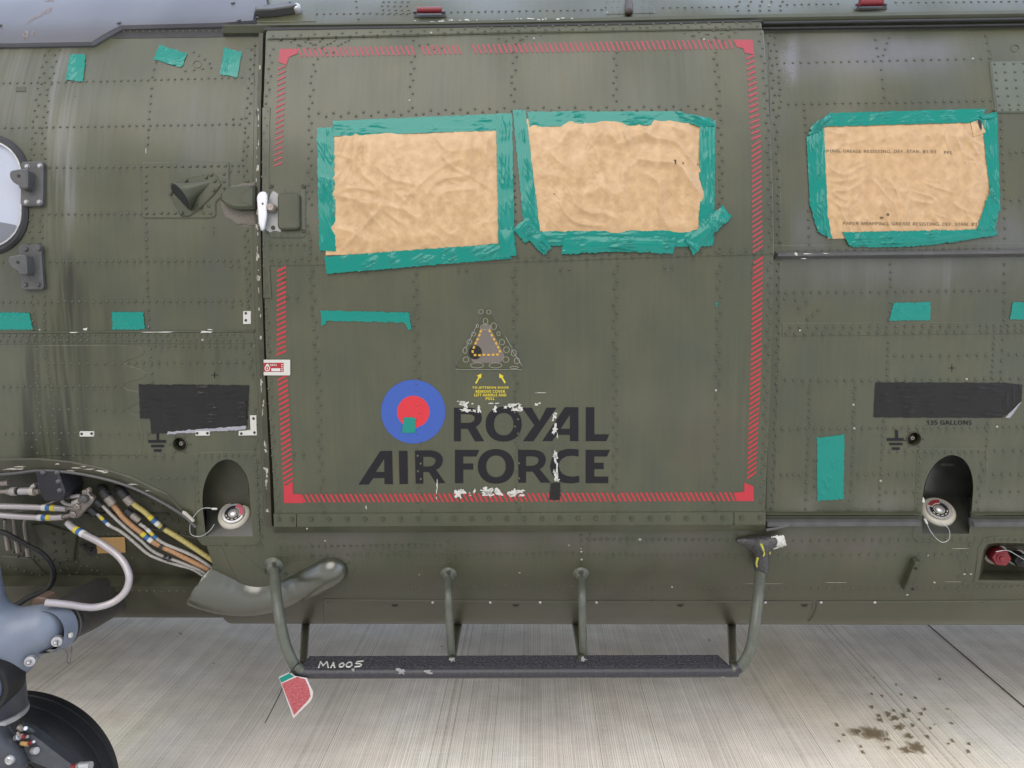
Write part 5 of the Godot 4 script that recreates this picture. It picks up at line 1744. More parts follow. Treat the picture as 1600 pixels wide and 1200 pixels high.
func rails_and_roof() -> void:
	var mb := MB.new()
	plate(mb, [Vector2(344, 35.5), Vector2(700, 29.5), Vector2(1000, 22.5), Vector2(1190, 18.5), Vector2(1760, 9.5), Vector2(1760, 22.5), Vector2(1190, 31), Vector2(1000, 35), Vector2(700, 40.5), Vector2(344, 43.5)], 0, .026, .009)
	put("upper_rail", mb, mats.green_metal, heli)
	mb = MB.new()
	for i in 26:
		var x := rng.randf_range(640, 900)
		decal(mb, [blob_px(x, 33.5 - (x - 640) * .02 + rng.randf_range(-1.2, 1.2), rng.randf_range(.7, 3), rng.randf_range(.4, 1.1), .6, 10)], .0268)
	put("rail_chips", mb, mats.white_paint, heli).set_meta("kind", "stuff")
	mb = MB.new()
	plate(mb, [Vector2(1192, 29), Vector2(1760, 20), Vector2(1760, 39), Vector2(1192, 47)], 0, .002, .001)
	put("rail_channel_shade", mb, mats.dark_channel, heli)  # channel behind the rods, blackened to carry the rail's shade
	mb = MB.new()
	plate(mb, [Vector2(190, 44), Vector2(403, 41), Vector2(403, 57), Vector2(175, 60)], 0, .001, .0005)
	put("rail_channel_shade", mb, mats.dark_channel, heli)  # dark strip painted in for the shade under rail and cowling
	for q in [[36.5, 27.5, .0042, .020], [44.5, 36.5, .0036, .010]]:
		mb = MB.new()
		tube(mb, [pt(1192, q[0], q[3]), pt(1480, (q[0] + q[1]) / 2 , q[3]), pt(1760, q[1], q[3])], q[2], 10)
		put("guide_rod", mb, mats.dark_channel, heli)
	mb = MB.new()
	plate(mb, [Vector2(-420, -110), Vector2(424, -110), Vector2(420, 8), Vector2(401, 12.5), Vector2(397, 33), Vector2(344, 37), Vector2(189, 41), Vector2(143, 67), Vector2(0, 69.5), Vector2(-420, 72)], 0, .014, .004)
	put("engine_cowling", mb, mats.cowling_paint, heli)
	for q in [[186, 36], [373.5, 32], [364, 5], [0, 40]]: peg("bolt", q[0], q[1], .014, 3.2, .004, mats.grey_metal, heli, true)
	mb = MB.new()
	for q in [[50, 30, 4, 2], [56, 27, 3, 1.5], [64, 22, 3, 3], [72, 18, 4, 3], [78, 15, 2, 3], [44, 35, 2, 2], [40, 54, 4, 5], [52, 52, 2, 3], [37, 60, 1.5, 2], [78, 1, 5, 1.5]]: decal(mb, [blob_px(q[0], q[1], q[2], q[3], .6, 16)], .0146, [blob_px(q[0], q[1], q[2] * .5, q[3] * .5, .5, 12)])
	put("cowling_scuffs", mb, mat("scuff_tan", Color8(140, 126, 120), 0.6), heli).set_meta("kind", "stuff")
	# link arm
	var arm := Node3D.new()
	arm.name = numbered("cowling_link")
	heli.add_child(arm, true)
	mb = MB.new()
	plate(mb, [Vector2(399, 8), Vector2(495, 5), Vector2(493, 33), Vector2(398, 34)], 0, .002, .002)
	put("base_plate", mb, mats.paint, arm)
	mb = MB.new()
	prism(mb, local_px(round_poly([Vector2(405, 24), Vector2(456, 10.5), Vector2(464, 13), Vector2(466, 22), Vector2(460, 26), Vector2(428, 33), Vector2(404, 33)], 3), 436, 22, mpp(436, 22, 0)), .004, .026, .003, frame(436, 22, 0), true)
	put("arm", mb, mats.grey_metal, arm)
	mb = MB.new()
	lathe(mb, [Vector2(.0125, .0), Vector2(.0125, .018), Vector2(.010, .021), Vector2(.0045, .021), Vector2(.004, .018), Vector2(.0001, .018)], frame(465, 19, 0), 20)
	put("pivot", mb, mats.worn_alloy, arm)
	mb = MB.new()
	lathe(mb, [Vector2(.0035, .0258), Vector2(.0033, .0268), Vector2(.0001, .0268)], frame(457, 17.5, 0), 12)
	put("pin_hole", mb, mats.black_rubber, arm)
	for q in [[403, 21.5], [403, 29]]: peg("bolt", q[0], q[1], .002, 2.8, .005, mats.grey_metal, arm, true)
	for q in [[671, 16, 19, 4.6], [1361, 4, 18, 5.5]]:
		var lug := Node3D.new()
		lug.name = numbered("red_step_lug")
		heli.add_child(lug, true)
		mb = MB.new()
		plate(mb, round_poly([Vector2(q[0] - 25, q[1] + 9), Vector2(q[0] - 17, q[1] - 4), Vector2(q[0] + 17, q[1] - 5), Vector2(q[0] + 27, q[1] + 8)], 2), 0, .006, .003)
		put("mount", mb, mats.grey_metal, lug)
		mb = MB.new()
		tube(mb, [pt(q[0] - q[2], q[1], .02), pt(q[0] + q[2], q[1] - .5, .02)], q[3] / 560.0, 14)
		put("bar", mb, mats.red_cap, lug)
		for s in [-1, 1]: peg("bolt", q[0] + s * (q[2] + 3.5), q[1] + 4, .006, 3.2, .006, mats.grey_metal, lug, true)
	mb = MB.new()
	plate(mb, [Vector2(945, -30), Vector2(1024, -30), Vector2(1023, 20), Vector2(946, 22)], 0, .0015, .002)
	put("roof_doubler", mb, mats.paint, heli)
	mb = MB.new()
	blend(mb, [[pt(984, 4, .004), pt(983, 18, .010), .009, .011], [pt(980, 0, .01), pt(981, 19, .012), .006, .007]], .004, .0025)
	put("roof_fitting", mb, grain(mat("rusty_brown", Color.WHITE, 0.6), 0.1, 0.06, Color8(40, 34, 30), Color8(104, 84, 66), 0.5), heli)


func bar_on(called: String, a: Array, off: float, thick: float, bevel: float, m: Material) -> void:
	var mb := MB.new()
	plate(mb, a, off, thick, bevel)
	put(called, mb, m, heli)


func right_side() -> void:
	bar_on("frame_doubler", [Vector2(1199, 52), Vector2(1208, 52), Vector2(1216, 160), Vector2(1220, 300), Vector2(1221, 380), Vector2(1206, 380)], 0, .0012, .002, mats.paint)
	bar_on("frame_doubler", [Vector2(1206, 406), Vector2(1221, 406), Vector2(1220, 560), Vector2(1216, 660), Vector2(1211, 796), Vector2(1196, 796)], 0, .0012, .002, mats.paint)
	bar_on("rail_flange", [Vector2(1205, 383), Vector2(1760, 377.5), Vector2(1760, 391), Vector2(1205, 397)], 0, .0012, .002, mats.paint)
	bar_on("middle_rail", [Vector2(1212, 392.5), Vector2(1760, 386), Vector2(1760, 398), Vector2(1212, 404)], 0, .016, .006, mats.grey_metal)
	bar_on("stringer_strip", [Vector2(1222, 504.5), Vector2(1760, 501.5), Vector2(1760, 519.5), Vector2(1222, 526)], 0, .0013, .002, mats.paint)
	bar_on("repair_panel", [Vector2(1547, 95), Vector2(1760, 92), Vector2(1760, 174), Vector2(1557, 175.5), Vector2(1551, 130)], 0, .005, .003, grain(mat("repair_paint", Color.WHITE, 0.45), 0.02, 0.4, Color8(98, 106, 94), Color8(112, 120, 106)))
	for q in [[1197, 1441], [1520, 1760]]:
		bar_on("lower_rail", [Vector2(q[0], 803), Vector2(q[1], 802.5), Vector2(q[1], 805.5), Vector2(q[0], 806)], 0, .012, .002, mats.green_metal)
		bar_on("lower_rail", [Vector2(q[0], 805.8), Vector2(q[1], 805.3), Vector2(q[1], 814), Vector2(q[0], 814.5)], 0, .003, .001, mats.green_metal)
		bar_on("lower_rail", [Vector2(q[0], 814), Vector2(q[1], 813.5), Vector2(q[1], 824), Vector2(q[0], 825)], 0, .018, .004, mats.grey_metal)
	var mb := MB.new()
	tube(mb, [pt(1197, 828, .012), pt(1215, 825, .014), pt(1232, 820.5, .016)], [.006, .004], 10)
	put("rail_stop", mb, mats.grey_metal, heli)
	mb = MB.new()
	for q in [[1244, 397, 2, 2], [1262, 396.5, 7, .6], [1290, 396, 5, .6], [1250, 516, 1.2, 1.2], [1443, 782, 1.6, 4], [1256, 404, 4, .5]]: decal(mb, [blob_px(q[0], q[1], q[2], q[3], .5, 12)], .0166 if q[1] < 410 else .0036)
	put("scraped_paint", mb, mats.white_paint, heli).set_meta("kind", "stuff")
	earth_mark([[1399, 672, 1403.5, 684.8], [1386, 684.5, 1415, 689], [1390, 692, 1410.5, 695.6], [1394, 699, 1406, 703]])
	receptacle(1428, 685.5, 10.5)
	mb = MB.new()
	words_on(mb, "135 GALLONS", 1483, 660.3, 71, 7.0, .0008, true)
	put("gallons_lettering", mb, mats.letter_paint, heli)
	# recess with two caps
	var rec := Node3D.new()
	rec.name = numbered("refuel_recess")
	heli.add_child(rec, true)
	var c0 := skin_contour(PackedVector2Array(FILLER), 0); var c1 := skin_contour(PackedVector2Array([Vector2(1536, 902), Vector2(1539, 880), Vector2(1542, 862), Vector2(1547, 855), Vector2(1558, 853), Vector2(1680, 855), Vector2(1680, 904)]), -.06)
	mb = MB.new()
	var q0 := PackedVector2Array(); var q1 := PackedVector2Array()
	for p in FILLER: q0.append(hit(p.x, p.y, 0))
	for p in [Vector2(1536, 892), Vector2(1539, 876), Vector2(1542, 862), Vector2(1547, 855), Vector2(1558, 853), Vector2(1680, 855), Vector2(1680, 894)]: q1.append(hit(p.x, p.y, -.06))
	wall(mb, q0, 0, q1, -.06, true)
	cover(mb, [q1], [], -.06)
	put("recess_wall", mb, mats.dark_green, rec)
	var knob := func(px: float, py: float, r: float, m: Material) -> void:
		var f := frame(px - 8, py - 6, -.06)
		var tip := pt(px + 6, py + 4, .0)
		f = ring_at(tip - f.origin, f.origin)
		var b := MB.new()
		lathe(b, [Vector2(r * 1.35, 0), Vector2(r * 1.3, .006), Vector2(r, .008)], f, 20)
		put("collar", b, mats.dirty_steel, rec)
		b = MB.new()
		lathe(b, [Vector2(r, .006), Vector2(r * 1.02, .05), Vector2(r * .92, .054), Vector2(r * .55, .054)], f, 6)
		lathe(b, [Vector2(r * .55, .05), Vector2(r * .55, .058), Vector2(r * .3, .058), Vector2(r * .3, .064), Vector2(.0001, .064)], f, 18)
		put("knob", b, m, rec)
	knob.call(1562, 870, .0245, mats.red_cap)
	knob.call(1594, 875, .019, mats.black_rubber)
	mb = MB.new()
	tube(mb, smooth_path([pt(1556, 862, .0), pt(1574, 860, .004), pt(1588, 867, .004), pt(1606, 878, 0)]), .0011, 6)
	put("lanyard", mb, mats.worn_alloy, rec)
	bar_on("recess_frame", round_poly([Vector2(1520, 912), Vector2(1528, 858), Vector2(1538, 841), Vector2(1560, 838), Vector2(1760, 840), Vector2(1760, 845), Vector2(1556, 844), Vector2(1541, 848), Vector2(1534, 858), Vector2(1527, 908), Vector2(1760, 911), Vector2(1760, 918)], 2), 0, .002, .002, mats.paint)


func lower_body() -> void:
	bar_on("lower_panel", [Vector2(505, 937), Vector2(800, 939.5), Vector2(1271, 940.5), Vector2(1268, 955), Vector2(1262, 965), Vector2(1252, 971), Vector2(505, 971)], 0, .0035, .003, mats.paint)
	bar_on("lower_panel", [Vector2(1276, 940.5), Vector2(1760, 938.5), Vector2(1760, 970), Vector2(1262, 971.5), Vector2(1270, 963), Vector2(1274, 953)], 0, .0035, .003, mats.paint)
	bar_on("skin_patch", [Vector2(641, 846), Vector2(845, 847), Vector2(845, 884), Vector2(641, 886)], 0, .0008, .0015, mats.paint)
	bar_on("sill_doubler", [Vector2(433, 841), Vector2(486, 850), Vector2(486, 874), Vector2(440, 880), Vector2(430, 872)], 0, .001, .002, mats.paint)
	for x in [513, 585, 676, 766, 844, 932, 1020, 1110, 1196, 1283, 1367, 1452, 1536]: peg("screw", x, 941.5, .0035, 2.6, .0022, mats.worn_alloy if x % 3 else mats.green_metal, heli)
	var mb := MB.new()
	for x in [617, 806, 1063, 1257]:
		var c := []
		for i in 11: c.append(Vector2(x + cos(PI * i / 10) * 5.5, 944.5 + sin(PI * i / 10) * 4))
		decal(mb, [c], .0042)
	put("drain_slots", mb, mat("hole_black", Color8(16, 16, 15), 0.7), heli)
	# hinge strip
	var n := Node3D.new()
	n.name = numbered("tie_down_strip")
	heli.add_child(n, true)
	mb = MB.new()
	prism(mb, local_px([Vector2(1419, 866), Vector2(1428, 866), Vector2(1424, 921), Vector2(1413, 921)], 1420, 893, mpp(1420, 893, 0)), 0, .022, .003, frame(1420, 893, 0))
	put("strip", mb, mats.green_metal, n)
	for q in [[1424.5, 880], [1420, 911.5]]:
		mb = MB.new()
		lathe(mb, [Vector2(.005, .0222), Vector2(.0045, .0235), Vector2(.003, .0235), Vector2(.0028, .0225), Vector2(.0001, .0225)], frame(q[0], q[1], 0), 14)
		put("eyelet", mb, mats.black_rubber, n)
	mb = MB.new()
	for q in [[1305, 910, 14, .28], [1196, 912, 30, .22], [1500, 857, 14, .3], [1490, 909, 12, .28], [1460, 910, 2, 1.5], [1507, 897, 2, 1], [1517, 897, 2, 1], [1418, 929, 2, 1], [1450, 868, 1, 1], [908, 857, 1, 1], [889, 852, 1, 1], [919, 853, 1.2, 1.2], [908, 862, 1.6, 1], [655, 898, 1, .8], [508, 845, 1.2, 1.2], [812, 895, 2, .6]]: decal(mb, [blob_px(q[0], q[1], q[2], q[3], .5, 12)], .0012)
	put("scratches", mb, mats.cream_paint, heli).set_meta("kind", "stuff")


func side_step() -> void:
	var st := Node3D.new()
	st.name = numbered("side_step")
	heli.add_child(st, true)
	var zb := .10
	var mb := MB.new()
	var bar := [at_z(463, 1044, zb), at_z(475, 1050.5, zb), at_z(560, 1051, zb), at_z(850, 1050, zb), at_z(1126, 1049, zb), at_z(1146, 1047, zb), at_z(1156, 1041.5, zb)]
	tube(mb, smooth_path(bar, 3), .0152, 18)
	put("step_tube", mb, mats.step_black, st)
	# the grit tread behind the tube
	mb = MB.new()
	var l := at_z(470, 1043, zb); var r := at_z(1140, 1041.5, zb)
	var c := PackedVector2Array([Vector2(0, 0), Vector2(r.x - l.x, r.y - l.y), Vector2(r.x - l.x + .004, r.y - l.y), Vector2(0, 0)])
	var y0 := l.y + .004
	var a := [Vector3(l.x, y0, zb + .004), Vector3(r.x, r.y + .004, zb + .004), Vector3(r.x - .018, r.y + .006, zb - .052), Vector3(l.x + .008, y0 + .002, zb - .052)]
	var up := Vector3.UP
	mb.quad(a[0], a[1], a[2], a[3], up, up, up, up)
	var dn := Vector3(0, -.012, 0)
	for i in 4: 
		var j := (i + 1) % 4
		var g: Vector3 = (a[j] - a[i]).cross(Vector3.UP).normalized()
		mb.quad(a[i], a[j], a[j] + dn, a[i] + dn, g, g, g, g)
	mb.quad(a[0] + dn, a[1] + dn, a[2] + dn, a[3] + dn, -up, -up, -up, -up)
	put("tread", mb, mats.grit_tread, st)
	for q in [[[428, 885, .006], [429, 897, .03], [432, 930, .055], [437, 965, .075], [444, 1000, .09], [452, 1022, .1], [463, 1042, .1], [474, 1050, .1]], [[1190, 876, .006], [1188, 895, .03], [1185, 930, .055], [1180, 972, .075], [1175, 1005, .09], [1168, 1025, .1], [1157, 1041, .1], [1145, 1047, .1]]]:
		var p := []
		for e in q: p.append(pt(e[0], e[1], e[2]) if e[1] < 900 else at_z(e[0], e[1], e[2] - .02 if e[1] < 960 else e[2]))
		mb = MB.new()
		tube(mb, smooth_path(p, 5), .0148, 16)
		put("end_tube", mb, mats.step_green, st)
	for q in [[[701, 898, .006], [700, 908, .03], [700.5, 930, .045], [702, 965, .055], [704, 1000, .06], [706, 1032, .06]], [[908, 898, .006], [909, 908, .03], [909.5, 930, .045], [910, 965, .055], [911, 1000, .06], [912, 1030, .06]]]:
		var p := []
		for e in q: p.append(pt(e[0], e[1], e[2]) if e[1] < 910 else at_z(e[0], e[1], e[2] - .02))
		mb = MB.new()
		tube(mb, smooth_path(p, 5), .0112, 14)
		put("strut", mb, mats.step_green, st)
	for q in [[478, 968, 474, 1036], [717, 968, 706, 1032], [899, 968, 909, 1030], [1143, 968, 1145, 1036]]:
		mb = MB.new()
		var p0 := at_z(q[0], q[1], -.30); var p1 := at_z(q[2], q[3], zb - .03)
		tube(mb, [p0, p0.lerp(p1, .5), p1], [.014, .0105], 12)
		put("rear_strut", mb, mats.dark_green, st)
	for q in [[428, 884, .020], [701, 897, .0165], [908, 897, .0165]]:
		mb = MB.new()
		lathe(mb, [Vector2(q[2] * 1.5, -.002), Vector2(q[2] * 1.4, .003), Vector2(q[2], .006), Vector2(q[2] * .85, .016), Vector2(q[2] * .5, .022), Vector2(.0001, .023)], frame(q[0], q[1], 0), 20)
		put("boss", mb, mats.step_green, st)
		peg("bolt", q[0], q[1] - 3, .020, 3.4, .006, mats.dark_green, st, true)
	# right-hand joint: dark bracket, ripped yellow padding
	mb = MB.new()
	blend(mb, [[pt(1156, 845, .006), pt(1178, 846, .012), .009, .014], [pt(1178, 846, .012), pt(1192, 852, .022), .014, .021], [pt(1190, 850, .025), pt(1208, 846, .026), .020, .017], [pt(1190, 856, .022), pt(1190, 886, .022), .019, .021], [pt(1162, 848, .004), pt(1182, 857, .012), .006, .012]], .012, .003)
	put("joint_sleeve", mb, grain(mat("sleeve_black", Color.WHITE, 0.35), 0.08, 0.12, Color8(34, 34, 38), Color8(120, 118, 116), 0.5), st)
	for q in [[1154, 844.5], [1171, 845]]: peg("bolt", q[0], q[1], .016, 3.0, .006, mats.grey_metal, st)
	mb = MB.new()
	for q in [[[1189, 850], [1192, 857], [1194, 864], [1193, 869]], [[1199, 851], [1202, 858], [1203, 866]], [[1184, 872], [1182, 880], [1183, 886]]]:
		var p := []
		for e in q: p.append(pt(e[0], e[1], .047 - absf(e[0] - 1191) * .0013))
		tube(mb, smooth_path(p, 5), [.0035, .002], 8)
	put("torn_padding", mb, mat("padding_yellow", Color8(206, 204, 84), 0.6), st)
	mb = MB.new()
	sheet(mb, [Vector2(1205, 838), Vector2(1224, 836), Vector2(1229, 852), Vector2(1208, 858)], .030, 14, 14, .010, Vector2(30, 30), .3, 1.0, .05, 3.0, .010)
	put("joint_wrap", mb, mats.white_paint, st)
	# worn spots and the hand-written number
	mb = MB.new()
	for q in [[628, 1050, 7, 4, .0], [668, 1049, 6, 3, 0], [552, 1047, 2, 2, 0], [1017, 1041.5, 6, .6, 0], [912, 1030, 4, 3, 1], [707, 1031, 4, 3, 1], [1128, 1058, 5, .8, 0], [880, 1059, .8, 1.4, 0], [915, 1059, 1.6, 1, 0]]:
		var cpt := PackedVector3Array()
		for e in blob_px(q[0], q[1], q[2], q[3], .9, 16): 
			var h := at_z(e.x, e.y, zb + .0)
			var dy := h.y - (bar[2] as Vector3).y
			cpt.append(at_z(e.x, e.y, zb + sqrt(maxf(0, .0155 * .0155 - dy * dy)) * .9 + .002))
		var m0 := cpt[0]
		for i in range(1, cpt.size() - 1): mb.flat(m0, cpt[i], cpt[i + 1], m0 - Vector3(0, 0, 1))
	put("worn_spots", mb, grain(mat("worn_white", Color.WHITE, 0.6), 0.2, .03, Color8(90, 90, 92), Color8(230, 230, 230)), st).set_meta("kind", "stuff")
	mb = MB.new()
	for g in [[498, 1043, 501, 1034, 505, 1040, 511, 1034, 513, 1043], [517, 1043, 521, 1035, 523, 1043], [519, 1040, 523, 1040], [533, 1037, 530, 1039, 531, 1042, 535, 1042, 538, 1039, 536, 1036, 533, 1037], [545, 1035, 541, 1038, 542, 1042, 547, 1042, 550, 1039, 549, 1035, 545, 1035], [568, 1033, 558, 1034, 556, 1037, 562, 1037, 565, 1039, 563, 1041, 554, 1042]]:
		var p := []
		for i in range(0, g.size(), 2):
			var d: Vector3 = ray(g[i], g[i + 1])
			var t: float = (y0 + .0022 - EYE.y) / d.y
			p.append(EYE + d * t)
		for i in p.size() - 1: tube(mb, [p[i], p[i + 1]], .0021, 6)
	put("hand_lettering", mb, mats.white_paint, st)


func landing_gear() -> void:
	var lg := Node3D.new()
	lg.name = numbered("landing_gear")
	heli.add_child(lg, true)
	var z := .17
	var mb := MB.new()
	blend(mb, [[at_z(-78, 780, z), at_z(-38, 1000, z), .072, .082], [at_z(-30, 1005, z), at_z(66, 980, z - .05), .078, .062], [at_z(-20, 1005, z - .02), at_z(22, 1030, z - .02), .080, .050]], .045, .006)
	put("main_leg", mb, mats.gear_paint, lg)
	var a := at_z(78, 982, z - .05); var b := at_z(150, 942, -.10)
	mb = MB.new()
	lathe(mb, [Vector2(.056, -.03), Vector2(.066, .0), Vector2(.068, .012)], ring_at(b - a, a), 32)
	put("arm_flange", mb, mats.gear_paint, lg)
	mb = MB.new()
	lathe(mb, [Vector2(.060, .010), Vector2(.063, .016), Vector2(.063, .045), Vector2(.058, .05), Vector2(.058, .06), Vector2(.060, .065), Vector2(.061, .10), Vector2(.065, .16), Vector2(.066, .30), Vector2(.001, .30)], ring_at(b - a, a), 32)
	put("pivot_sleeve", mb, grain(mat("sleeve_grey", Color.WHITE, 0.5), 0.04, 0.2, Color8(56, 54, 52), Color8(82, 80, 76)), lg)
	mb = MB.new()
	lathe(mb, [Vector2(.0635, .03), Vector2(.0655, .032), Vector2(.0655, .037), Vector2(.0635, .039)], ring_at(b - a, a), 32)
	put("clamp_band", mb, mats.grey_metal, lg)
	mb = MB.new()
	prism(mb, local_px(round_px(109, 988, 114.5, 995, 1), 112, 991, .0016), 0, .008, .001, Transform3D(Basis(), at_z(112, 991, .13)))
	put("clamp_tie", mb, mats.white_paint, lg)
	mb = MB.new()
	prism(mb, local_px(round_poly([Vector2(54, 934), Vector2(62, 929), Vector2(75, 930), Vector2(80, 946), Vector2(80, 956), Vector2(58, 960), Vector2(51, 946)], 3), 66, 945, .00165), -.03, .012, .004, Transform3D(Basis(), at_z(66, 945, .10)), true)
	put("hose_clamp", mb, grain(mat("brown_clamp", Color.WHITE, 0.5), .05, .1, Color8(96, 78, 66), Color8(134, 110, 96)), lg)
	for q in [[89, 1002], [47, 1033]]:
		mb = MB.new()
		lathe(mb, [Vector2(.014, -.01), Vector2(.013, .004), Vector2(.006, .005), Vector2(.006, .012), Vector2(.003, .018), Vector2(.0001, .019)], Transform3D(Basis.from_euler(Vector3(-.1, .35, 0)), at_z(q[0], q[1], .185 if q[0] < 60 else .155)), 18)
		put("grease_nipple", mb, mats.worn_alloy, lg)
	mb = MB.new()
	var w := []
	for q in [[90, 1005], [92, 1012], [101, 1015], [106, 1022], [105, 1034], [109, 1036], [111, 1024], [112, 1010]]: w.append(at_z(q[0], q[1], .175))
	tube(mb, smooth_path(w, 4), .0013, 6)
	put("bonding_wire", mb, mats.grey_metal, lg)
	# boss and shock strut
	var f := Transform3D(Basis.from_euler(Vector3(0, .12, 0)), at_z(-7, 1053, z + .005))
	mb = MB.new()
	lathe(mb, [Vector2(.076, .0), Vector2(.076, .066), Vector2(.072, .072), Vector2(.06, .072)], f, 40)
	put("boss_ring", mb, mats.black_rubber, lg)
	mb = MB.new()
	lathe(mb, [Vector2(.058, .06), Vector2(.056, .082), Vector2(.046, .088), Vector2(.043, .088), Vector2(.043, .086), Vector2(.0001, .09)], f, 40)
	put("boss_cap", mb, mats.gear_paint, lg)
	mb = MB.new()
	lathe(mb, [Vector2(.0465, .0875), Vector2(.0455, .0895), Vector2(.044, .0895), Vector2(.043, .0865)], f, 40)
	put("boss_trim", mb, mats.tan_card, lg)
	var top := at_z(-14, 1056, z); 
	var down := Transform3D(Basis(Vector3.RIGHT, Vector3(0, 0, 1), Vector3(0, -1, 0)), top)
	mb = MB.new()
	lathe(mb, [Vector2(.0745, .0), Vector2(.0745, .095), Vector2(.070, .1)], down, 36)
	put("strut_cylinder", mb, mats.dark_gear, lg)
	mb = MB.new()
	lathe(mb, [Vector2(.072, .098), Vector2(.077, .1), Vector2(.077, .112), Vector2(.070, .115)], down, 36)
	put("strut_gland", mb, mats.worn_alloy, lg)
	mb = MB.new()
	blend(mb, [[top + Vector3(-.02, -.115, 0), top + Vector3(-.02, -.26, 0), .066, .06], [top + Vector3(.0, -.24, .01), top + Vector3(.04, -.245, .02), .04, .03]], .03, .007)
	put("lower_fork", mb, mats.dark_gear, lg)
	# torque link
	mb = MB.new()
	prism(mb, local_px(round_poly([Vector2(36, 1146), Vector2(50, 1143), Vector2(70, 1156), Vector2(112, 1184), Vector2(132, 1196), Vector2(126, 1206), Vector2(98, 1202), Vector2(40, 1182)], 5), 80, 1175, .00156), -.02, .022, .007, Transform3D(Basis.from_euler(Vector3(-.25, 0, 0)), at_z(80, 1175, z + .03)), true)
	put("torque_link", mb, mats.dark_gear, lg)
	mb = MB.new()
	prism(mb, local_px(round_poly([Vector2(34, 1130), Vector2(52, 1136), Vector2(68, 1150), Vector2(70, 1158), Vector2(64, 1160), Vector2(46, 1144), Vector2(30, 1140)], 4), 50, 1145, .00156), -.012, .012, .004, Transform3D(Basis.from_euler(Vector3(-.25, 0, 0)), at_z(50, 1145, z + .01)), true)
	put("brake_bracket", mb, mats.dark_gear, lg)
	mb = MB.new()
	blend(mb, [[at_z(-10, 1160, z + .06), at_z(18, 1186, z + .06), .045, .032], [at_z(18, 1186, z + .06), at_z(30, 1194, z + .06), .032, .02]], .02, .006)
	put("link_lug", mb, mats.dark_gear, lg)
	mb = MB.new()
	lathe(mb, [Vector2(.012, .0), Vector2(.011, .008), Vector2(.008, .01), Vector2(.005, .008), Vector2(.0001, .008)], Transform3D(Basis(), at_z(17, 1186, z + .092)), 16)
	put("link_bolt", mb, mats.worn_alloy, lg)
	for q in [[30, 1136, 36, 1139, "dirty_steel", .007], [36, 1139, 40, 1138, "bare_metal", .005], [36, 1128, 37, 1136, "black_rubber", .0015], [25, 1153, 30, 1151, "bare_metal", .008], [30, 1151, 34, 1150, "dirty_steel", .006], [34, 1150, 40, 1152, "red_cap", .0055], [40, 1152, 43, 1151, "dirty_steel", .004], [28, 1145, 31, 1150, "dirty_steel", .005], [34, 1161, 44, 1163, "tan_card", .006], [44, 1162, 50, 1160, "red_cap", .005], [50, 1160, 53, 1159, "worn_alloy", .0035], [52, 1173, 57, 1173, "worn_alloy", .009], [112, 1198, 119, 1198, "red_cap", .007], [119, 1198, 124, 1197, "dirty_steel", .008], [124, 1197, 142, 1196, "worn_alloy", .010]]:
		mb = MB.new()
		tube(mb, [at_z(q[0], q[1], z + .05), at_z(q[2], q[3], z + .055)], q[5], 10)
		put("brake_fitting", mb, mats[q[4]], lg)
	# wheel
	var wheel := Node3D.new()
	wheel.name = numbered("wheel")
	heli.add_child(wheel, true)
	f = Transform3D(Basis.from_euler(Vector3(0, .05, 0)).scaled(Vector3.ONE * .945), Vector3(-1.57, .2835, -.03))
	mb = MB.new()
	lathe(mb, [Vector2(.16, .088), Vector2(.172, .098), Vector2(.186, .101), Vector2(.188, .098), Vector2(.191, .098), Vector2(.193, .103), Vector2(.215, .107), Vector2(.238, .106), Vector2(.2405, .103), Vector2(.243, .1045), Vector2(.262, .098), Vector2(.278, .086), Vector2(.281, .081), Vector2(.285, .079), Vector2(.294, .06), Vector2(.2985, .035), Vector2(.2985, .030), Vector2(.295, .028), Vector2(.295, .020), Vector2(.3, .018), Vector2(.3, -.018), Vector2(.295, -.02), Vector2(.295, -.028), Vector2(.299, -.03), Vector2(.294, -.06), Vector2(.262, -.098), Vector2(.215, -.107), Vector2(.16, -.088)], f, 96)
	put("tyre", mb, mats.tyre_rubber, wheel)
	mb = MB.new()
	lathe(mb, [Vector2(.166, -.09), Vector2(.166, .09), Vector2(.158, .096), Vector2(.15, .09), Vector2(.145, .05), Vector2(.07, .04), Vector2(.06, .07), Vector2(.0001, .07)], f, 48)
	put("rim", mb, mats.dark_gear, wheel)


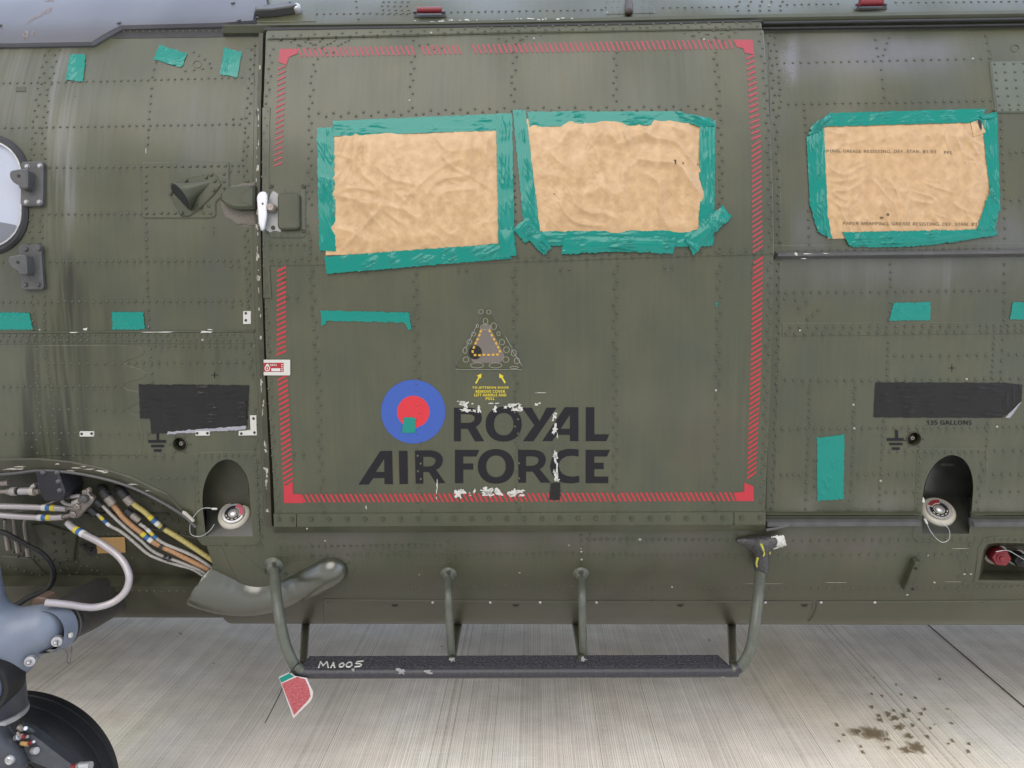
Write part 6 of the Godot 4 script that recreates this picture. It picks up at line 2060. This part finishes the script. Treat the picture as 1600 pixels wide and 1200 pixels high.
func list_rivets() -> void:
	# forward side
	way("side", [[74, 79], [62, 130], [54, 190], [50, 250]], 8.5, 2.4); way("side", [[90, 78], [76, 140], [68, 200], [68, 248]], 8.5, 2.4)
	dots("side", 48, 335, 48, 380, 8.7, 2); dots("side", 64, 335, 64, 380, 8.7, 2); way("side", [[50, 463], [52, 515]], 13); way("side", [[69, 463], [70, 515]], 13)
	way("side", [[56, 546], [60, 630], [62, 668]], 10, 2); way("side", [[72, 546], [80, 620], [86, 668]], 10, 2); way("side", [[53, 688], [56, 718]], 10, 4); way("side", [[90, 688], [96, 712]], 10, 4)
	way("side", [[5, 130], [200, 126], [378, 121]], 10.6); way("side", [[-40, 201], [8, 200], [375, 194]], 10.7); way("side", [[78, 262], [220, 261]], 10.6); way("side", [[66, 335], [220, 334]], 10.6); way("side", [[4, 410], [30, 409.5]], 11.5); way("side", [[78, 409], [372, 407]], 11); way("side", [[-30, 473], [4, 472], [375, 470]], 11)
	way("side", [[-30, 525], [4, 524.5], [375, 522]], 10.4, 0, .0013); way("side", [[-30, 533], [0, 532.5], [380, 531]], 10.6, 0, .0013)
	way("side", [[85, 568], [190, 568]], 12.6, 0, .001); way("side", [[200, 567.5], [380, 566]], 12.2); way("side", [[242, 541], [380, 541]], 10.8); way("side", [[-30, 605], [5, 604], [190, 603]], 11, 0, .001); way("side", [[94, 640], [192, 640]], 13.6, 0, .001); way("side", [[-40, 678], [8, 677.5], [118, 677]], 11, 0, .001); way("side", [[157, 677], [232, 677]], 14); way("side", [[115, 713], [270, 712]], 14); way("side", [[236, 748], [300, 747]], 12)
	way("side", [[244, 97], [238, 120]], 11); way("side", [[237, 138], [233, 186]], 11); way("side", [[232, 203], [231, 226]], 11); way("side", [[228.5, 349], [229, 400]], 12.5); way("side", [[230, 425], [231, 462]], 11.5); way("side", [[231.5, 485], [232.5, 512]], 13); way("side", [[235, 545], [238, 596]], 12)
	way("side", [[396, 71], [391, 130], [386, 200], [382, 250], [384, 283]], 7.6, 2.6, .001); way("side", [[384, 360], [386, 410], [389, 470], [390, 480]], 8.5, 2.2, .001); way("side", [[390, 540], [393, 585]], 11.5, 1.5, .001); way("side", [[397, 640], [400, 700], [404, 790], [408, 850]], 11, 2, .001)
	way("side", [[364, 186], [377, 186]], 12); way("side", [[365, 194.5], [374, 194.5]], 8); way("side", [[363, 259], [373, 259]], 8); way("side", [[360, 268], [373, 268]], 12); way("side", [[362, 416], [374, 416]], 12); way("side", [[363, 479], [377, 475]], 11)
	way("side", [[173, 49], [400, 48]], 10.4, 0, .001); way("side", [[303, 81], [328, 99]], 11); way("side", [[290, 111], [330, 106]], 14)
	for i in 2: way("side", [[[310, 1436][i], [711, 706][i]], [[394, 1540][i], [711, 705.5][i]]], 10.4, 0, .0018)
	way("side", [[307, 722], [310, 782]], 11, 0, .0018); way("side", [[400, 722], [405, 835]], 11.2, 0, .0018); way("side", [[382, 853], [410, 851]], 9)
	# roof
	way("side", [[465, 22], [640, 20.5]], 10.6); way("side", [[705, 19], [940, 15]], 10.8); way("side", [[1036, 12], [1150, 10]], 12); way("side", [[1230, 7], [1310, 6]], 12); way("side", [[1400, 4], [1600, 2]], 11.5); way("side", [[556, 2], [560, 30]], 9); for x in [598, 607, 617, 627, 637]: dots("side", x, 3, x, 22, 6.5, 1)
	for x in [948, 957, 966, 1005, 1015]: dots("side", x, 3, x, 20, 7, 1)
	for x in [1155, 1172, 1190, 1204, 1222]: dots("side", x, 2, x - 3, 16, 9, 1)
	# aft side
	way("side", [[1202, 56], [1210, 160], [1215, 240], [1217, 305], [1217, 378]], 12.2, 1.6, .0012); way("side", [[1210, 59], [1214, 90], [1218, 120], [1219.5, 168], [1218, 180]], 10.6, 1); way("side", [[1216, 412], [1216, 500], [1215, 590], [1212, 660], [1207, 794]], 10.5, 1.4, .0012)
	way("side", [[1226, 98.5], [1390, 95], [1546, 91]], 12.5); way("side", [[1232, 162.5], [1390, 160], [1548, 157]], 12.6); way("side", [[1368, 62], [1372, 88]], 13); way("side", [[1389, 59], [1380, 86], [1377, 95]], 10); way("side", [[1377, 109], [1382, 152]], 14); way("side", [[1540, 56], [1548, 90]], 11)
	for r in [[1554, 100], [1556, 113], [1557, 125], [1558, 138], [1560, 150], [1562, 164]]: dots("side", r[0], r[1], r[0] + 60, r[1] - 1, 15.5, 0, .005)
	way("side", [[1554, 171.5], [1640, 170]], 12, 0, .005); way("side", [[1257, 172], [1259, 206]], 10.5); way("side", [[1564, 189], [1566, 240], [1570, 310], [1570, 372]], 14); way("side", [[1263, 330], [1264, 382]], 13.5); way("side", [[1578, 238], [1620, 237]], 11); way("side", [[1580, 312.5], [1620, 312]], 12)
	way("side", [[1234, 392], [1400, 389.5], [1560, 388]], 12.8, 0, .0012); way("side", [[1391, 413], [1392, 447]], 11.4); way("side", [[1569, 413], [1569, 500]], 14); way("side", [[1228, 457.5], [1400, 455.5], [1557, 453.5]], 13.4); way("side", [[1226, 467], [1260, 471], [1248, 481]], 22); way("side", [[1278, 485], [1262, 499]], 10); way("side", [[1391, 472], [1389, 500]], 14)
	way("side", [[1235, 511.5], [1400, 510], [1512, 509]], 13.9, 0, .0013); way("side", [[1228, 521.5], [1400, 519], [1505, 517.5]], 14, 0, .0013); way("side", [[1532, 509], [1620, 508]], 10.4, 0, .0013); way("side", [[1532, 517], [1620, 516]], 10.4, 0, .0013)
	way("side", [[1388, 535], [1386, 586]], 10.2); way("side", [[1554, 527], [1550, 590]], 9.4); way("side", [[1567, 530], [1563, 597]], 15.5); way("side", [[1398, 556], [1541, 555]], 14.3); way("side", [[1577, 554], [1640, 554]], 13); way("side", [[1227, 594], [1360, 594], [1620, 591]], 14)
	way("side", [[1265, 603], [1264, 661]], 9.4, .6); way("side", [[1335, 604], [1333, 661]], 9.2, .6); way("side", [[1223, 670.5], [1372, 669]], 12); way("side", [[1385, 668.5], [1480, 668], [1540, 667.5]], 12.4); way("side", [[1558, 667], [1620, 667]], 11); way("side", [[1263, 683], [1260, 740], [1259, 795]], 12.6); way("side", [[1333, 671], [1331, 740], [1326, 795]], 12.8); way("side", [[1381, 657], [1377, 730], [1374, 795]], 11.3); way("side", [[1221, 742], [1250, 742]], 10); way("side", [[1341, 741], [1427, 740.5]], 12.4); way("side", [[1385, 769], [1427, 768.5]], 14); way("side", [[1553, 741], [1620, 741]], 13.4); way("side", [[1550, 768], [1620, 768]], 14); way("side", [[1555, 704], [1640, 703.5]], 14); way("side", [[1390, 705.5], [1428, 705]], 13); way("side", [[1544, 650], [1542, 697]], 11.5); way("side", [[1273, 719], [1273, 760]], 15)
	way("side", [[1438, 714], [1436, 760], [1434, 795]], 9.5, 0, .0018); way("side", [[1538, 714], [1534, 745]], 10, 2.5, .0018); way("side", [[1532, 752], [1527, 795]], 10, 2, .0018); way("side", [[1432, 842], [1524, 842]], 11, 0, .0018)
	# lower body
	way("side", [[438, 854.5], [688, 852]], 10.2, 0, .001); way("side", [[438, 868], [486, 867.5]], 9.6, 0, .001); way("side", [[490, 867], [690, 864]], 10.3); way("side", [[700, 864], [905, 864.5]], 10.2, 0, .0008); way("side", [[918, 865.5], [1180, 867.5]], 10.1); way("side", [[919, 842.5], [1040, 843], [1147, 843.5]], 10.2, 0, 0, 2.8); way("side", [[908, 836], [909, 874]], 9); way("side", [[922, 836], [919, 853]], 8); way("side", [[700, 846], [701, 878]], 11)
	way("side", [[558, 918], [690, 916], [800, 915], [1040, 917], [1172, 918.5]], 10.3, 0, 0, 1.8); way("side", [[1204, 919.5], [1408, 918.5]], 13, 0, 0, 1.9); way("side", [[1434, 918], [1500, 917]], 12, 0, 0, 1.9); way("side", [[1514, 916], [1640, 916]], 10, 0, 0, 1.9); way("side", [[1240, 845], [1418, 843]], 14); way("side", [[1217, 867.5], [1400, 866]], 14.3); way("side", [[1437, 866], [1510, 865]], 13); way("side", [[1510, 850], [1500, 930]], 10, 5, 0, 1.9); way("side", [[1544, 842], [1640, 843]], 11, 0, .002, 1.9)
	# wheel bay
	var o := -.067
	way("side", [[238, 788], [280, 790]], 15, 0, -.066); way("side", [[118, 834], [196, 836]], 9, 0, o); way("side", [[210, 808], [300, 815]], 11, 0, o); way("side", [[125, 870], [220, 873]], 13, 0, o); way("side", [[120, 880], [160, 897]], 9.5, 1.5, o); way("side", [[135, 922], [300, 924]], 11.5, 0, -.018); way("side", [[90, 885], [140, 908]], 8, 4, o); way("side", [[14, 886], [75, 902]], 11.5, 0, -.065); way("side", [[13, 909], [72, 915]], 9.5, 0, -.065); way("side", [[15, 915], [42, 929]], 11, 2, -.065); way("side", [[20, 866], [75, 878]], 8, 2, o); way("side", [[250, 830], [330, 835]], 14, 0, o)
	# door
	var u := DOOR + .002
	way("door", [[427, 58.5], [600, 51.5], [779, 45.5], [1000, 40.5], [1183, 38]], 10.6, 2.3, DOOR + .004)
	way("door", [[425, 76], [418, 150], [414, 220], [411, 288]], 11.3, 2, u); way("door", [[412, 378], [413, 415]], 11, 1, u); way("door", [[414, 425], [417, 480], [420, 560]], 11.5, 1.5, DOOR); way("door", [[421, 596], [427, 700], [434, 798]], 11.6, 2, DOOR)
	way("door", [[494, 92], [489, 120], [485, 170], [484, 258], [485, 320]], 10.6, 2.4, u); way("door", [[477, 315], [475, 330], [485, 375], [485, 396]], 11.5, 0, u); way("door", [[486, 422], [490, 480], [495, 560], [498, 610], [500, 700], [504, 797]], 11.6, 2.4, DOOR)
	way("door", [[646, 88], [643, 125], [642, 168]], 10.6, 2.4, u); way("door", [[648, 428], [650, 520], [653, 600], [655, 700], [656, 797]], 11.6, 2.4, DOOR)
	way("door", [[805, 88], [802, 120], [801, 158]], 10.4, 2.4, u); way("door", [[804, 275], [806, 330], [806, 345]], 11, 0, u); way("door", [[804, 421], [805, 500], [806, 610], [808, 700], [809, 795]], 11.6, 2.4, DOOR)
	way("door", [[962, 82], [961, 120], [961, 158]], 10.4, 2.2, u); way("door", [[962, 414], [961, 500], [961, 610], [961, 700], [961, 795]], 11.5, 2.4, DOOR)
	way("door", [[1116, 82], [1121, 120], [1123, 165], [1125, 210], [1127, 290], [1126, 318]], 10.6, 2.4, u); way("door", [[1125, 388], [1123, 396]], 10, 0, u); way("door", [[1123, 414], [1123, 500], [1121, 610], [1119, 700], [1116, 795]], 12, 2.4, DOOR)
	way("door", [[1187, 52], [1194, 110], [1198, 180], [1202, 260], [1204, 330], [1204, 395]], 11.2, 2, u); way("door", [[1203, 410], [1202, 480], [1197, 590], [1195, 680], [1190, 795]], 11.6, 2, DOOR)
	way("door", [[498, 180], [650, 176], [800, 171], [960, 170], [1122, 167]], 11.9, 2.6, u); way("door", [[425, 407], [495, 404]], 12.5, 1.3, u); way("door", [[810, 404], [1000, 399], [1190, 393]], 12.2, 2.3, u); way("door", [[412, 382], [475, 382]], 10.5, 0, u); way("door", [[446, 299], [480, 299]], 10.5, 0, u); way("door", [[430, 367], [470, 367]], 11, 0, u)
	for q in [[450, 465, 464, 464], [460, 710, 474, 710], [559, 424, 572, 424], [717, 423, 729, 423], [876, 421, 889, 421], [1038, 418, 1050, 418]]: dots("door", q[0], q[1], q[2], q[3], 13, 0, DOOR)
	for q in [[455, 68, 545, 66], [470, 74, 540, 68], [484, 70, 520, 84], [645, 65, 690, 78], [780, 62, 845, 57], [815, 60, 800, 80], [1070, 54, 1160, 47], [1085, 58, 1150, 52], [1100, 64, 1140, 60]]: dots("door", q[0], q[1], q[2], q[3], 11, 2.5, u)
	dots("door", 1178, 412, 1176, 426, 10, 0, DOOR); dots("door", 441, 425, 444, 436, 10, 0, DOOR)


# ---------------------------------------------------------------- paper and tape
func strip_of_tape(parent: Node, q: Array, lift: float, m: Material, amp := .0022, tilt := 0.0, jag := .8, bulge := 0.0, sag := 0.0) -> void:
	var mb := MB.new()
	var c: Array = q.map(func(e): return Vector2(e[0], e[1]))
	var wide := c[0].distance_to(c[1]) as float; var high := c[0].distance_to(c[3]) as float
	var wave := Vector2(5, 62) if wide > high else Vector2(62, 5)
	sheet(mb, c, lift, clampi(int(wide / (3.0 if wide > high else 1.5)), 8, 96), clampi(int(high / (1.5 if wide > high else 3.0)), 8, 76), amp * 1.4, wave, tilt, jag, .06, rng.randf() * 200.0, bulge, sag)
	put("tape_strip", mb, m, parent)


func window_masks() -> void:
	var skin := DOOR + .003
	var T: Material = mats.teal_tape
	var P: Material = mats.teal_tape
	var w := thing("window_mask", "crinkled brown paper sheet taped over the door's forward window, bottom tape longest", "window cover", Vector3.ZERO, "paper covers taped over the windows")
	var mb := MB.new()
	sheet(mb, [Vector2(513, 200), Vector2(786, 193), Vector2(788, 392), Vector2(509, 399)], skin, 120, 90, .015, Vector2(5, 11), .75, .3, .30, 12.0, .003, 0.0, true)
	put("paper_sheet", mb, mats.kraft_paper, w)
	strip_of_tape(w, [[495, 200], [521.5, 199], [525, 393], [499, 391]], skin + .0015, T, .004, 0, 1.2)
	strip_of_tape(w, [[520, 189], [780, 178], [776, 204], [521, 213]], skin + .0022, P, .0025)
	strip_of_tape(w, [[775, 178], [800, 177], [804, 382], [779, 383]], skin + .0030, P, .0025)
	strip_of_tape(w, [[507, 401], [789, 380], [800, 404], [510, 428]], skin + .0036, T, .004, .5, 1.0)
	strip_of_tape(w, [[778, 357], [803, 360], [807, 399], [782, 405]], skin + .0055, T, .005, .4, 1.5, .004)
	w = thing("window_mask", "glossy brown paper over the door's aft window, loose teal tape ends at its corners", "window cover", Vector3.ZERO, "paper covers taped over the windows")
	mb = MB.new()
	sheet(mb, [Vector2(818, 186), Vector2(1106, 184), Vector2(1104, 370), Vector2(832, 374)], skin, 120, 84, .020, Vector2(4, 9), -.55, .3, .30, 71.0, .005, 0.0, true)
	put("paper_sheet", mb, mats.kraft_paper, w)
	strip_of_tape(w, [[823, 174.5], [1064, 174], [1094, 195], [828, 198.5]], skin + .0016, P, .003)
	strip_of_tape(w, [[1054, 174.5], [1112, 185], [1118, 198], [1088, 198]], skin + .0032, P, .005, -.4, 1.2, .004)
	strip_of_tape(w, [[801, 172], [821, 172.5], [844, 364], [818, 352]], skin + .0018, P, .003)
	strip_of_tape(w, [[801, 358], [824, 338], [846, 366], [820, 380]], skin + .0036, T, .005, .7, 1.2, .004)
	strip_of_tape(w, [[818, 366], [846, 362], [862, 388], [849, 399]], skin + .0046, T, .005, .7, 1.6, .003)
	strip_of_tape(w, [[842, 361.5], [1094, 359.5], [1084, 386], [846, 384]], skin + .0022, T, .003)
	strip_of_tape(w, [[880, 368], [1058, 372], [1051, 397], [877, 398]], skin + .0044, T, .004, .0, 1.5, .004, -4)
	strip_of_tape(w, [[1093, 197], [1118, 188], [1116, 352], [1091, 364]], skin + .0026, P, .003)
	strip_of_tape(w, [[1092, 345], [1117, 330], [1114, 384], [1090, 386]], skin + .0036, T, .004, .3, 1.2)
	strip_of_tape(w, [[1129, 321], [1143, 339], [1088, 393], [1070, 376]], skin + .0052, T, .006, .75, 1.4, .006)
	strip_of_tape(w, [[1070, 374], [1086, 378], [1096, 384], [1084, 400]], skin + .0066, T, .006, .7, 1.6, .006)
	mb = MB.new()
	var mid := [Vector2(818, 186), Vector2(1106, 184), Vector2(1104, 370), Vector2(832, 374)]
	for e in [[1053.5, 256, 1.4, 4], [1066, 257, 1.0, 1.8], [1090, 258, .6, 2.4], [866, 304, 1, .7]]:
		fan_on(mb, blob_px(e[0], e[1], e[2], e[3], .4, 12), func(p: Vector2) -> Vector3:
			var t := bilinear_inverse(mid, p)
			return sheet_at(mid, t.x, t.y, skin + .0009, .020, Vector2(4, 9), -.55, .3, .30, 71.0, .005, 0.0, true))
	put("paper_tears", mb, mat("hole_black", Color8(16, 16, 15), 0.7), w)
	skin = .001
	w = thing("window_mask", "printed brown wrapping paper taped over the window aft of the door", "window cover", Vector3.ZERO, "paper covers taped over the windows")
	mb = MB.new()
	var q := [Vector2(1282, 192), Vector2(1543, 184), Vector2(1548, 366), Vector2(1293, 373.5)]
	sheet(mb, q, skin, 130, 100, .0105, Vector2(7, 20), -.15, .3, .28, 33.0, .003, 0.0, true)
	put("paper_sheet", mb, mats.kraft_paper, w)
	strip_of_tape(w, [[1260, 214], [1287, 196], [1293, 330], [1265, 322]], skin + .0016, P, .003)
	strip_of_tape(w, [[1265, 316], [1291, 322], [1300, 374], [1277, 362]], skin + .0022, T, .005, .2, 1.2)
	strip_of_tape(w, [[1268, 196], [1300, 175], [1292, 197], [1264, 213]], skin + .0034, T, .006, .7, 1.6, .006)
	strip_of_tape(w, [[1300, 176.5], [1539, 170], [1535, 191], [1288, 198]], skin + .0026, P, .003)
	strip_of_tape(w, [[1533, 182], [1558, 178], [1563, 330], [1548, 312]], skin + .0020, P, .003)
	strip_of_tape(w, [[1530, 181], [1557, 175], [1558, 184], [1535, 187]], skin + .0046, T, .003, .3)
	strip_of_tape(w, [[1549, 288], [1563, 322], [1554, 360], [1526, 359]], skin + .0036, T, .005, .8, 1.3)
	strip_of_tape(w, [[1316, 363], [1556, 358], [1559, 367], [1328, 386]], skin + .0030, T, .004, .1, 1.2, .003, 7)
	mb = MB.new()
	sheet(mb, [Vector2(1517, 192), Vector2(1531, 186), Vector2(1540, 207), Vector2(1521, 214)], skin + .0035, 12, 12, .004, Vector2(30, 30), .3, .6, .1, 3.0, .006)
	put("paper_fold", mb, mats.kraft_paper, w)
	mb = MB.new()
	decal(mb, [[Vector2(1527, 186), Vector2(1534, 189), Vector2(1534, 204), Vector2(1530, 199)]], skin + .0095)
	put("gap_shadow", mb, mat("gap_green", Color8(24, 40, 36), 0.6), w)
	mb = MB.new()
	for e in [[1377, 340.5, 3.2, 1.6], [1386, 336, 2.6, 2.2]]:
		fan_on(mb, oval_px(e[0], e[1], e[2], e[3], 14), func(p: Vector2) -> Vector3:
			var t := bilinear_inverse(q, p)
			return sheet_at(q, t.x, t.y, skin + .0009, .0105, Vector2(7, 20), -.15, .3, .28, 33.0, .003, 0.0, true))
	put("paper_spots", mb, mat("spot_brown", Color8(120, 92, 60), 0.7), w)
	mb = MB.new()
	for t in [["PPING, GREASE RESISTING. DEF. STAN. 81.93", 1374, 237.5, 176, 5.4], ["PPL", 1480.5, 239, 13, 5], ["PAPER WRAPPING, GREASE RESISTING. DEF. STAN. 81", 1420.5, 350.5, 209, 5.6]]:
		words_on(mb, t[0], t[1], t[2], t[3], t[4], skin, false, .006, func(px: float, py: float) -> Vector3:
			var t2 := bilinear_inverse(q, Vector2(px, py))
			return sheet_at(q, t2.x, t2.y, skin + .0008, .0105, Vector2(7, 20), -.15, .3, .28, 33.0, .003, 0.0, true))
	put("paper_lettering", mb, mats.paper_print, w)


func fan_on(mb: MB, c: Array, on: Variant) -> void:       # a small mark printed on, or torn in, a wrinkled sheet
	var mid := Vector2.ZERO
	for p in c: mid += (p as Vector2) / c.size()
	var m: Vector3 = on.call(mid)
	for i in c.size():
		var a: Vector3 = on.call(c[i]); var b: Vector3 = on.call(c[(i + 1) % c.size()])
		mb.flat(m, a, b, m - Vector3(0, 0, 1))


func patch(label: String, q: Array, off: float, m: Material, group := "teal tape patches on the skin", amp := .0016) -> void:
	var mb := MB.new()
	var c: Array = q.map(func(e): return Vector2(e[0], e[1]))
	var wide := c[0].distance_to(c[1]) as float; var high := c[0].distance_to(c[3]) as float
	sheet(mb, c, off, clampi(int(wide / 1.5), 8, 50), clampi(int(high / 1.5), 8, 60), amp * 1.3, Vector2(70, 16) if high > wide else Vector2(16, 80), rng.randf_range(-.2, .2), 1.2, .08, rng.randf() * 300.0)
	var o := put("tape_patch", mb, m)
	tag(o, label, "tape", group)


func tape_patches() -> void:
	var T: Material = mats.teal_tape
	patch("upright teal tape patch high on the forward skin, nearest the cockpit window", [[109, 85], [134, 85], [130, 128], [103, 125]], .001, T, "teal tape patches on the skin", .003)
	patch("tilted teal tape patch under the rail, between two upright patches", [[249, 70], [293, 84], [284, 106], [240, 93]], .001, T, "teal tape patches on the skin", .003)
	patch("teal tape patch half faded, close to the forward edge of the sliding door", [[350, 74], [378, 82], [371, 121], [344, 117]], .001, T, "teal tape patches on the skin", .003)
	patch("teal tape patch at the photo's left edge, on the forward moulding", [[-14, 488], [46, 488.5], [51, 515], [-14, 515]], .001, T)
	patch("teal tape patch with a round bump, above the forward moulding left of the white block", [[175, 487.5], [224, 487.5], [226.5, 515], [176, 515]], .001, T)
	patch("long narrow teal tape strip with drooping ends below the forward paper mask", [[501, 485], [640, 488.5], [641, 504], [502, 501]], DOOR + .001, T, "teal tape patches on the skin", .0006)
	var mb := MB.new()
	decal(mb, [[Vector2(501.5, 499), Vector2(510, 501), Vector2(509, 506), Vector2(502, 510)]], DOOR + .0021)
	put("drooping_end", mb, T, get_node("tape_patch_005"))
	mb = MB.new()
	decal(mb, [[Vector2(628, 502), Vector2(641, 503), Vector2(643, 514), Vector2(638, 516), Vector2(634, 507)]], DOOR + .0021)
	put("drooping_end", mb, T, get_node("tape_patch_005"))
	patch("small dark teal tape square on the roundel's red centre", [[631, 652], [649, 652], [649.5, 676], [628, 676.5]], DOOR + .0018, T, "teal tape patches on the skin", .0008)
	patch("tall teal tape patch beside the lower aft panel, largest of the tape patches", [[1276, 684], [1319, 679], [1318, 780], [1277, 782]], .001, T, "teal tape patches on the skin", .002)
	patch("teal tape patch above the aft rivet strip, clipped at its top left corner", [[1396, 473], [1454, 472], [1453, 500.5], [1389, 501]], .001, T)
	patch("teal tape patch cut by the photo's right edge above the aft rivet strip", [[1582, 472], [1640, 471], [1640, 499], [1578, 499]], .001, T)
	patch("tiny teal tape scrap by a rivet row on the door", [[1117.5, 472], [1121.5, 472], [1121.5, 479], [1118.5, 479]], DOOR + .001, T, "teal tape patches on the skin", .0005)
	var B: Material = mats.black_tape
	var t := thing("black_tape_panel", "two layers of black tape with a silver lower edge, forward of the door", "tape", Vector3.ZERO, "black tape covers")
	strip_of_tape(t, [[217, 600.5], [389, 602], [387, 655], [219, 654]], .001, B, .0022)
	strip_of_tape(t, [[231, 623], [384.5, 623], [386, 667], [237, 678]], .0022, B, .002)
	mb = MB.new()
	sheet(mb, [Vector2(262, 674.5), Vector2(385, 665), Vector2(384, 671), Vector2(262, 678.5)], .003, 40, 6, .003, Vector2(20, 40), 0, 1.0, .03, 9.0)
	put("silver_edge", mb, mat("tape_back", Color8(168, 168, 178), 0.35), t)
	t = thing("black_tape_panel", "long black tape strip with a cut corner above the gallons lettering", "tape", Vector3.ZERO, "black tape covers")
	strip_of_tape(t, [[1368, 597.5], [1574, 598], [1567, 653], [1365, 652]], .001, B, .0024)
	strip_of_tape(t, [[1570, 598.2], [1598, 601.5], [1595, 631], [1563, 653]], .001, B, .0014)
	mb = MB.new()
	sheet(mb, [Vector2(1592, 630), Vector2(1596, 628), Vector2(1578, 653), Vector2(1570, 653)], .0026, 8, 10, .002, Vector2(30, 30), 0, .5, .05, 9.0)
	put("silver_edge", mb, mats.tape_back, t)
	patch("small black tape tab below the last C of the door title", [[861, 754.5], [875.5, 754.5], [875, 781], [858, 781]], DOOR + .0016, B, "black tape covers", .0006)
	patch("torn scrap of black tape in the wheel bay beside the tan card", [[122, 848], [150, 852], [152, 864], [139, 868]], -.062, B, "black tape covers", .002)
	mb = MB.new()
	sheet(mb, [Vector2(148, 840), Vector2(195, 839), Vector2(196.5, 863), Vector2(152, 865)], -.0635, 24, 14, .001, Vector2(12, 12), .2, .5, .05, 4.0)
	tag(put("tan_card", mb, mats.tan_card), "plain tan card stuck inside the wheel bay below the hoses", "card")


func small_things() -> void:
	# seal sticker across the door edge
	var s := thing("seal_sticker", "white sticker with a red printed block across the door's forward edge", "sticker")
	var mb := MB.new()
	decal(mb, [round_px(412, 562, 453.5, 586.5, 1)], DOOR + .0032)
	put("paper", mb, mats.white_paint, s)
	mb = MB.new()
	decal(mb, [box_px(412, 566.8, 443, 581)], DOOR + .0036)
	put("red_block", mb, mat("sticker_red", Color8(176, 44, 44), 0.5), s)
	mb = MB.new()
	decal(mb, [box_px(424, 575.5, 438, 580)], DOOR + .0040)
	decal(mb, [oval_px(417.8, 575.5, 4.3, 4.6, 20)], DOOR + .0040, [oval_px(417.8, 575.5, 2.9, 3.2, 20)])
	decal(mb, [oval_px(417.8, 575.5, 1.2, 1.6, 12)], DOOR + .0040)
	decal(mb, [[Vector2(415.5, 571), Vector2(416, 568.6), Vector2(417.1, 569.8), Vector2(418, 568), Vector2(418.9, 569.8), Vector2(420, 568.6), Vector2(420.4, 571)]], DOOR + .0040)
	words_on(mb, "SEAL", 427.5, 570.2, 11, 3.2, DOOR + .0040, true)
	for y in [569, 572, 575, 578]: decal(mb, [box_px(439.6, y, 441.6, y + 1.6)], DOOR + .0040)
	put("print", mb, mats.label_white, s)
	# red tag hanging from the step
	var g := thing("warning_tag", "red laminated tag with pale edges and a teal top hanging from the step's end", "tag")
	var z := .12
	var shape := [Vector2(438.5, 1053), Vector2(455, 1045.5), Vector2(463, 1053), Vector2(481, 1058), Vector2(485, 1072), Vector2(489, 1082), Vector2(487.5, 1092), Vector2(483, 1100), Vector2(456, 1127)]
	var f := Transform3D(Basis(), at_z(462, 1086, z))
	var k := 1.0 / (FOCAL / absf((f.origin - EYE).dot(cam_basis.z)))
	var turn := Transform3D(Basis.from_euler(Vector3(.1, .15, 0)), f.origin)
	mb = MB.new()
	prism(mb, local_px(shape, 462, 1086, k), -.0007, .0007, .0005, turn, true)
	put("laminate", mb, mat("laminate_clear", Color8(232, 222, 218), 0.18), g)
	mb = MB.new()
	var inner := [Vector2(442, 1064), Vector2(466, 1054), Vector2(478, 1059.5), Vector2(483, 1075), Vector2(484.5, 1090), Vector2(480, 1097), Vector2(457.5, 1121)]
	prism(mb, local_px(inner, 462, 1086, k), .0007, .0012, .0002, turn)
	put("red_card", mb, grain(mat("tag_red", Color.WHITE, 0.22), .03, .06, Color8(176, 66, 76), Color8(214, 128, 130), .3), g)
	mb = MB.new()
	prism(mb, local_px([Vector2(439.5, 1054), Vector2(454.5, 1047), Vector2(462, 1053), Vector2(441.5, 1062.5)], 462, 1086, k), .0007, .0013, .0002, turn)
	put("teal_top", mb, mats.teal_tape, g)
	mb = MB.new()
	tube(mb, smooth_path([at_z(467, 1036, z + .0), at_z(462, 1040, z + .012), at_z(456, 1048, z + .014), at_z(447, 1060, z - .01), at_z(440, 1078, z - .02), at_z(429, 1101, z - .02), at_z(414, 1130, z - .01)], 5), [.0022, .0012], 8)
	put("cable_tie", mb, mats.black_rubber, g)
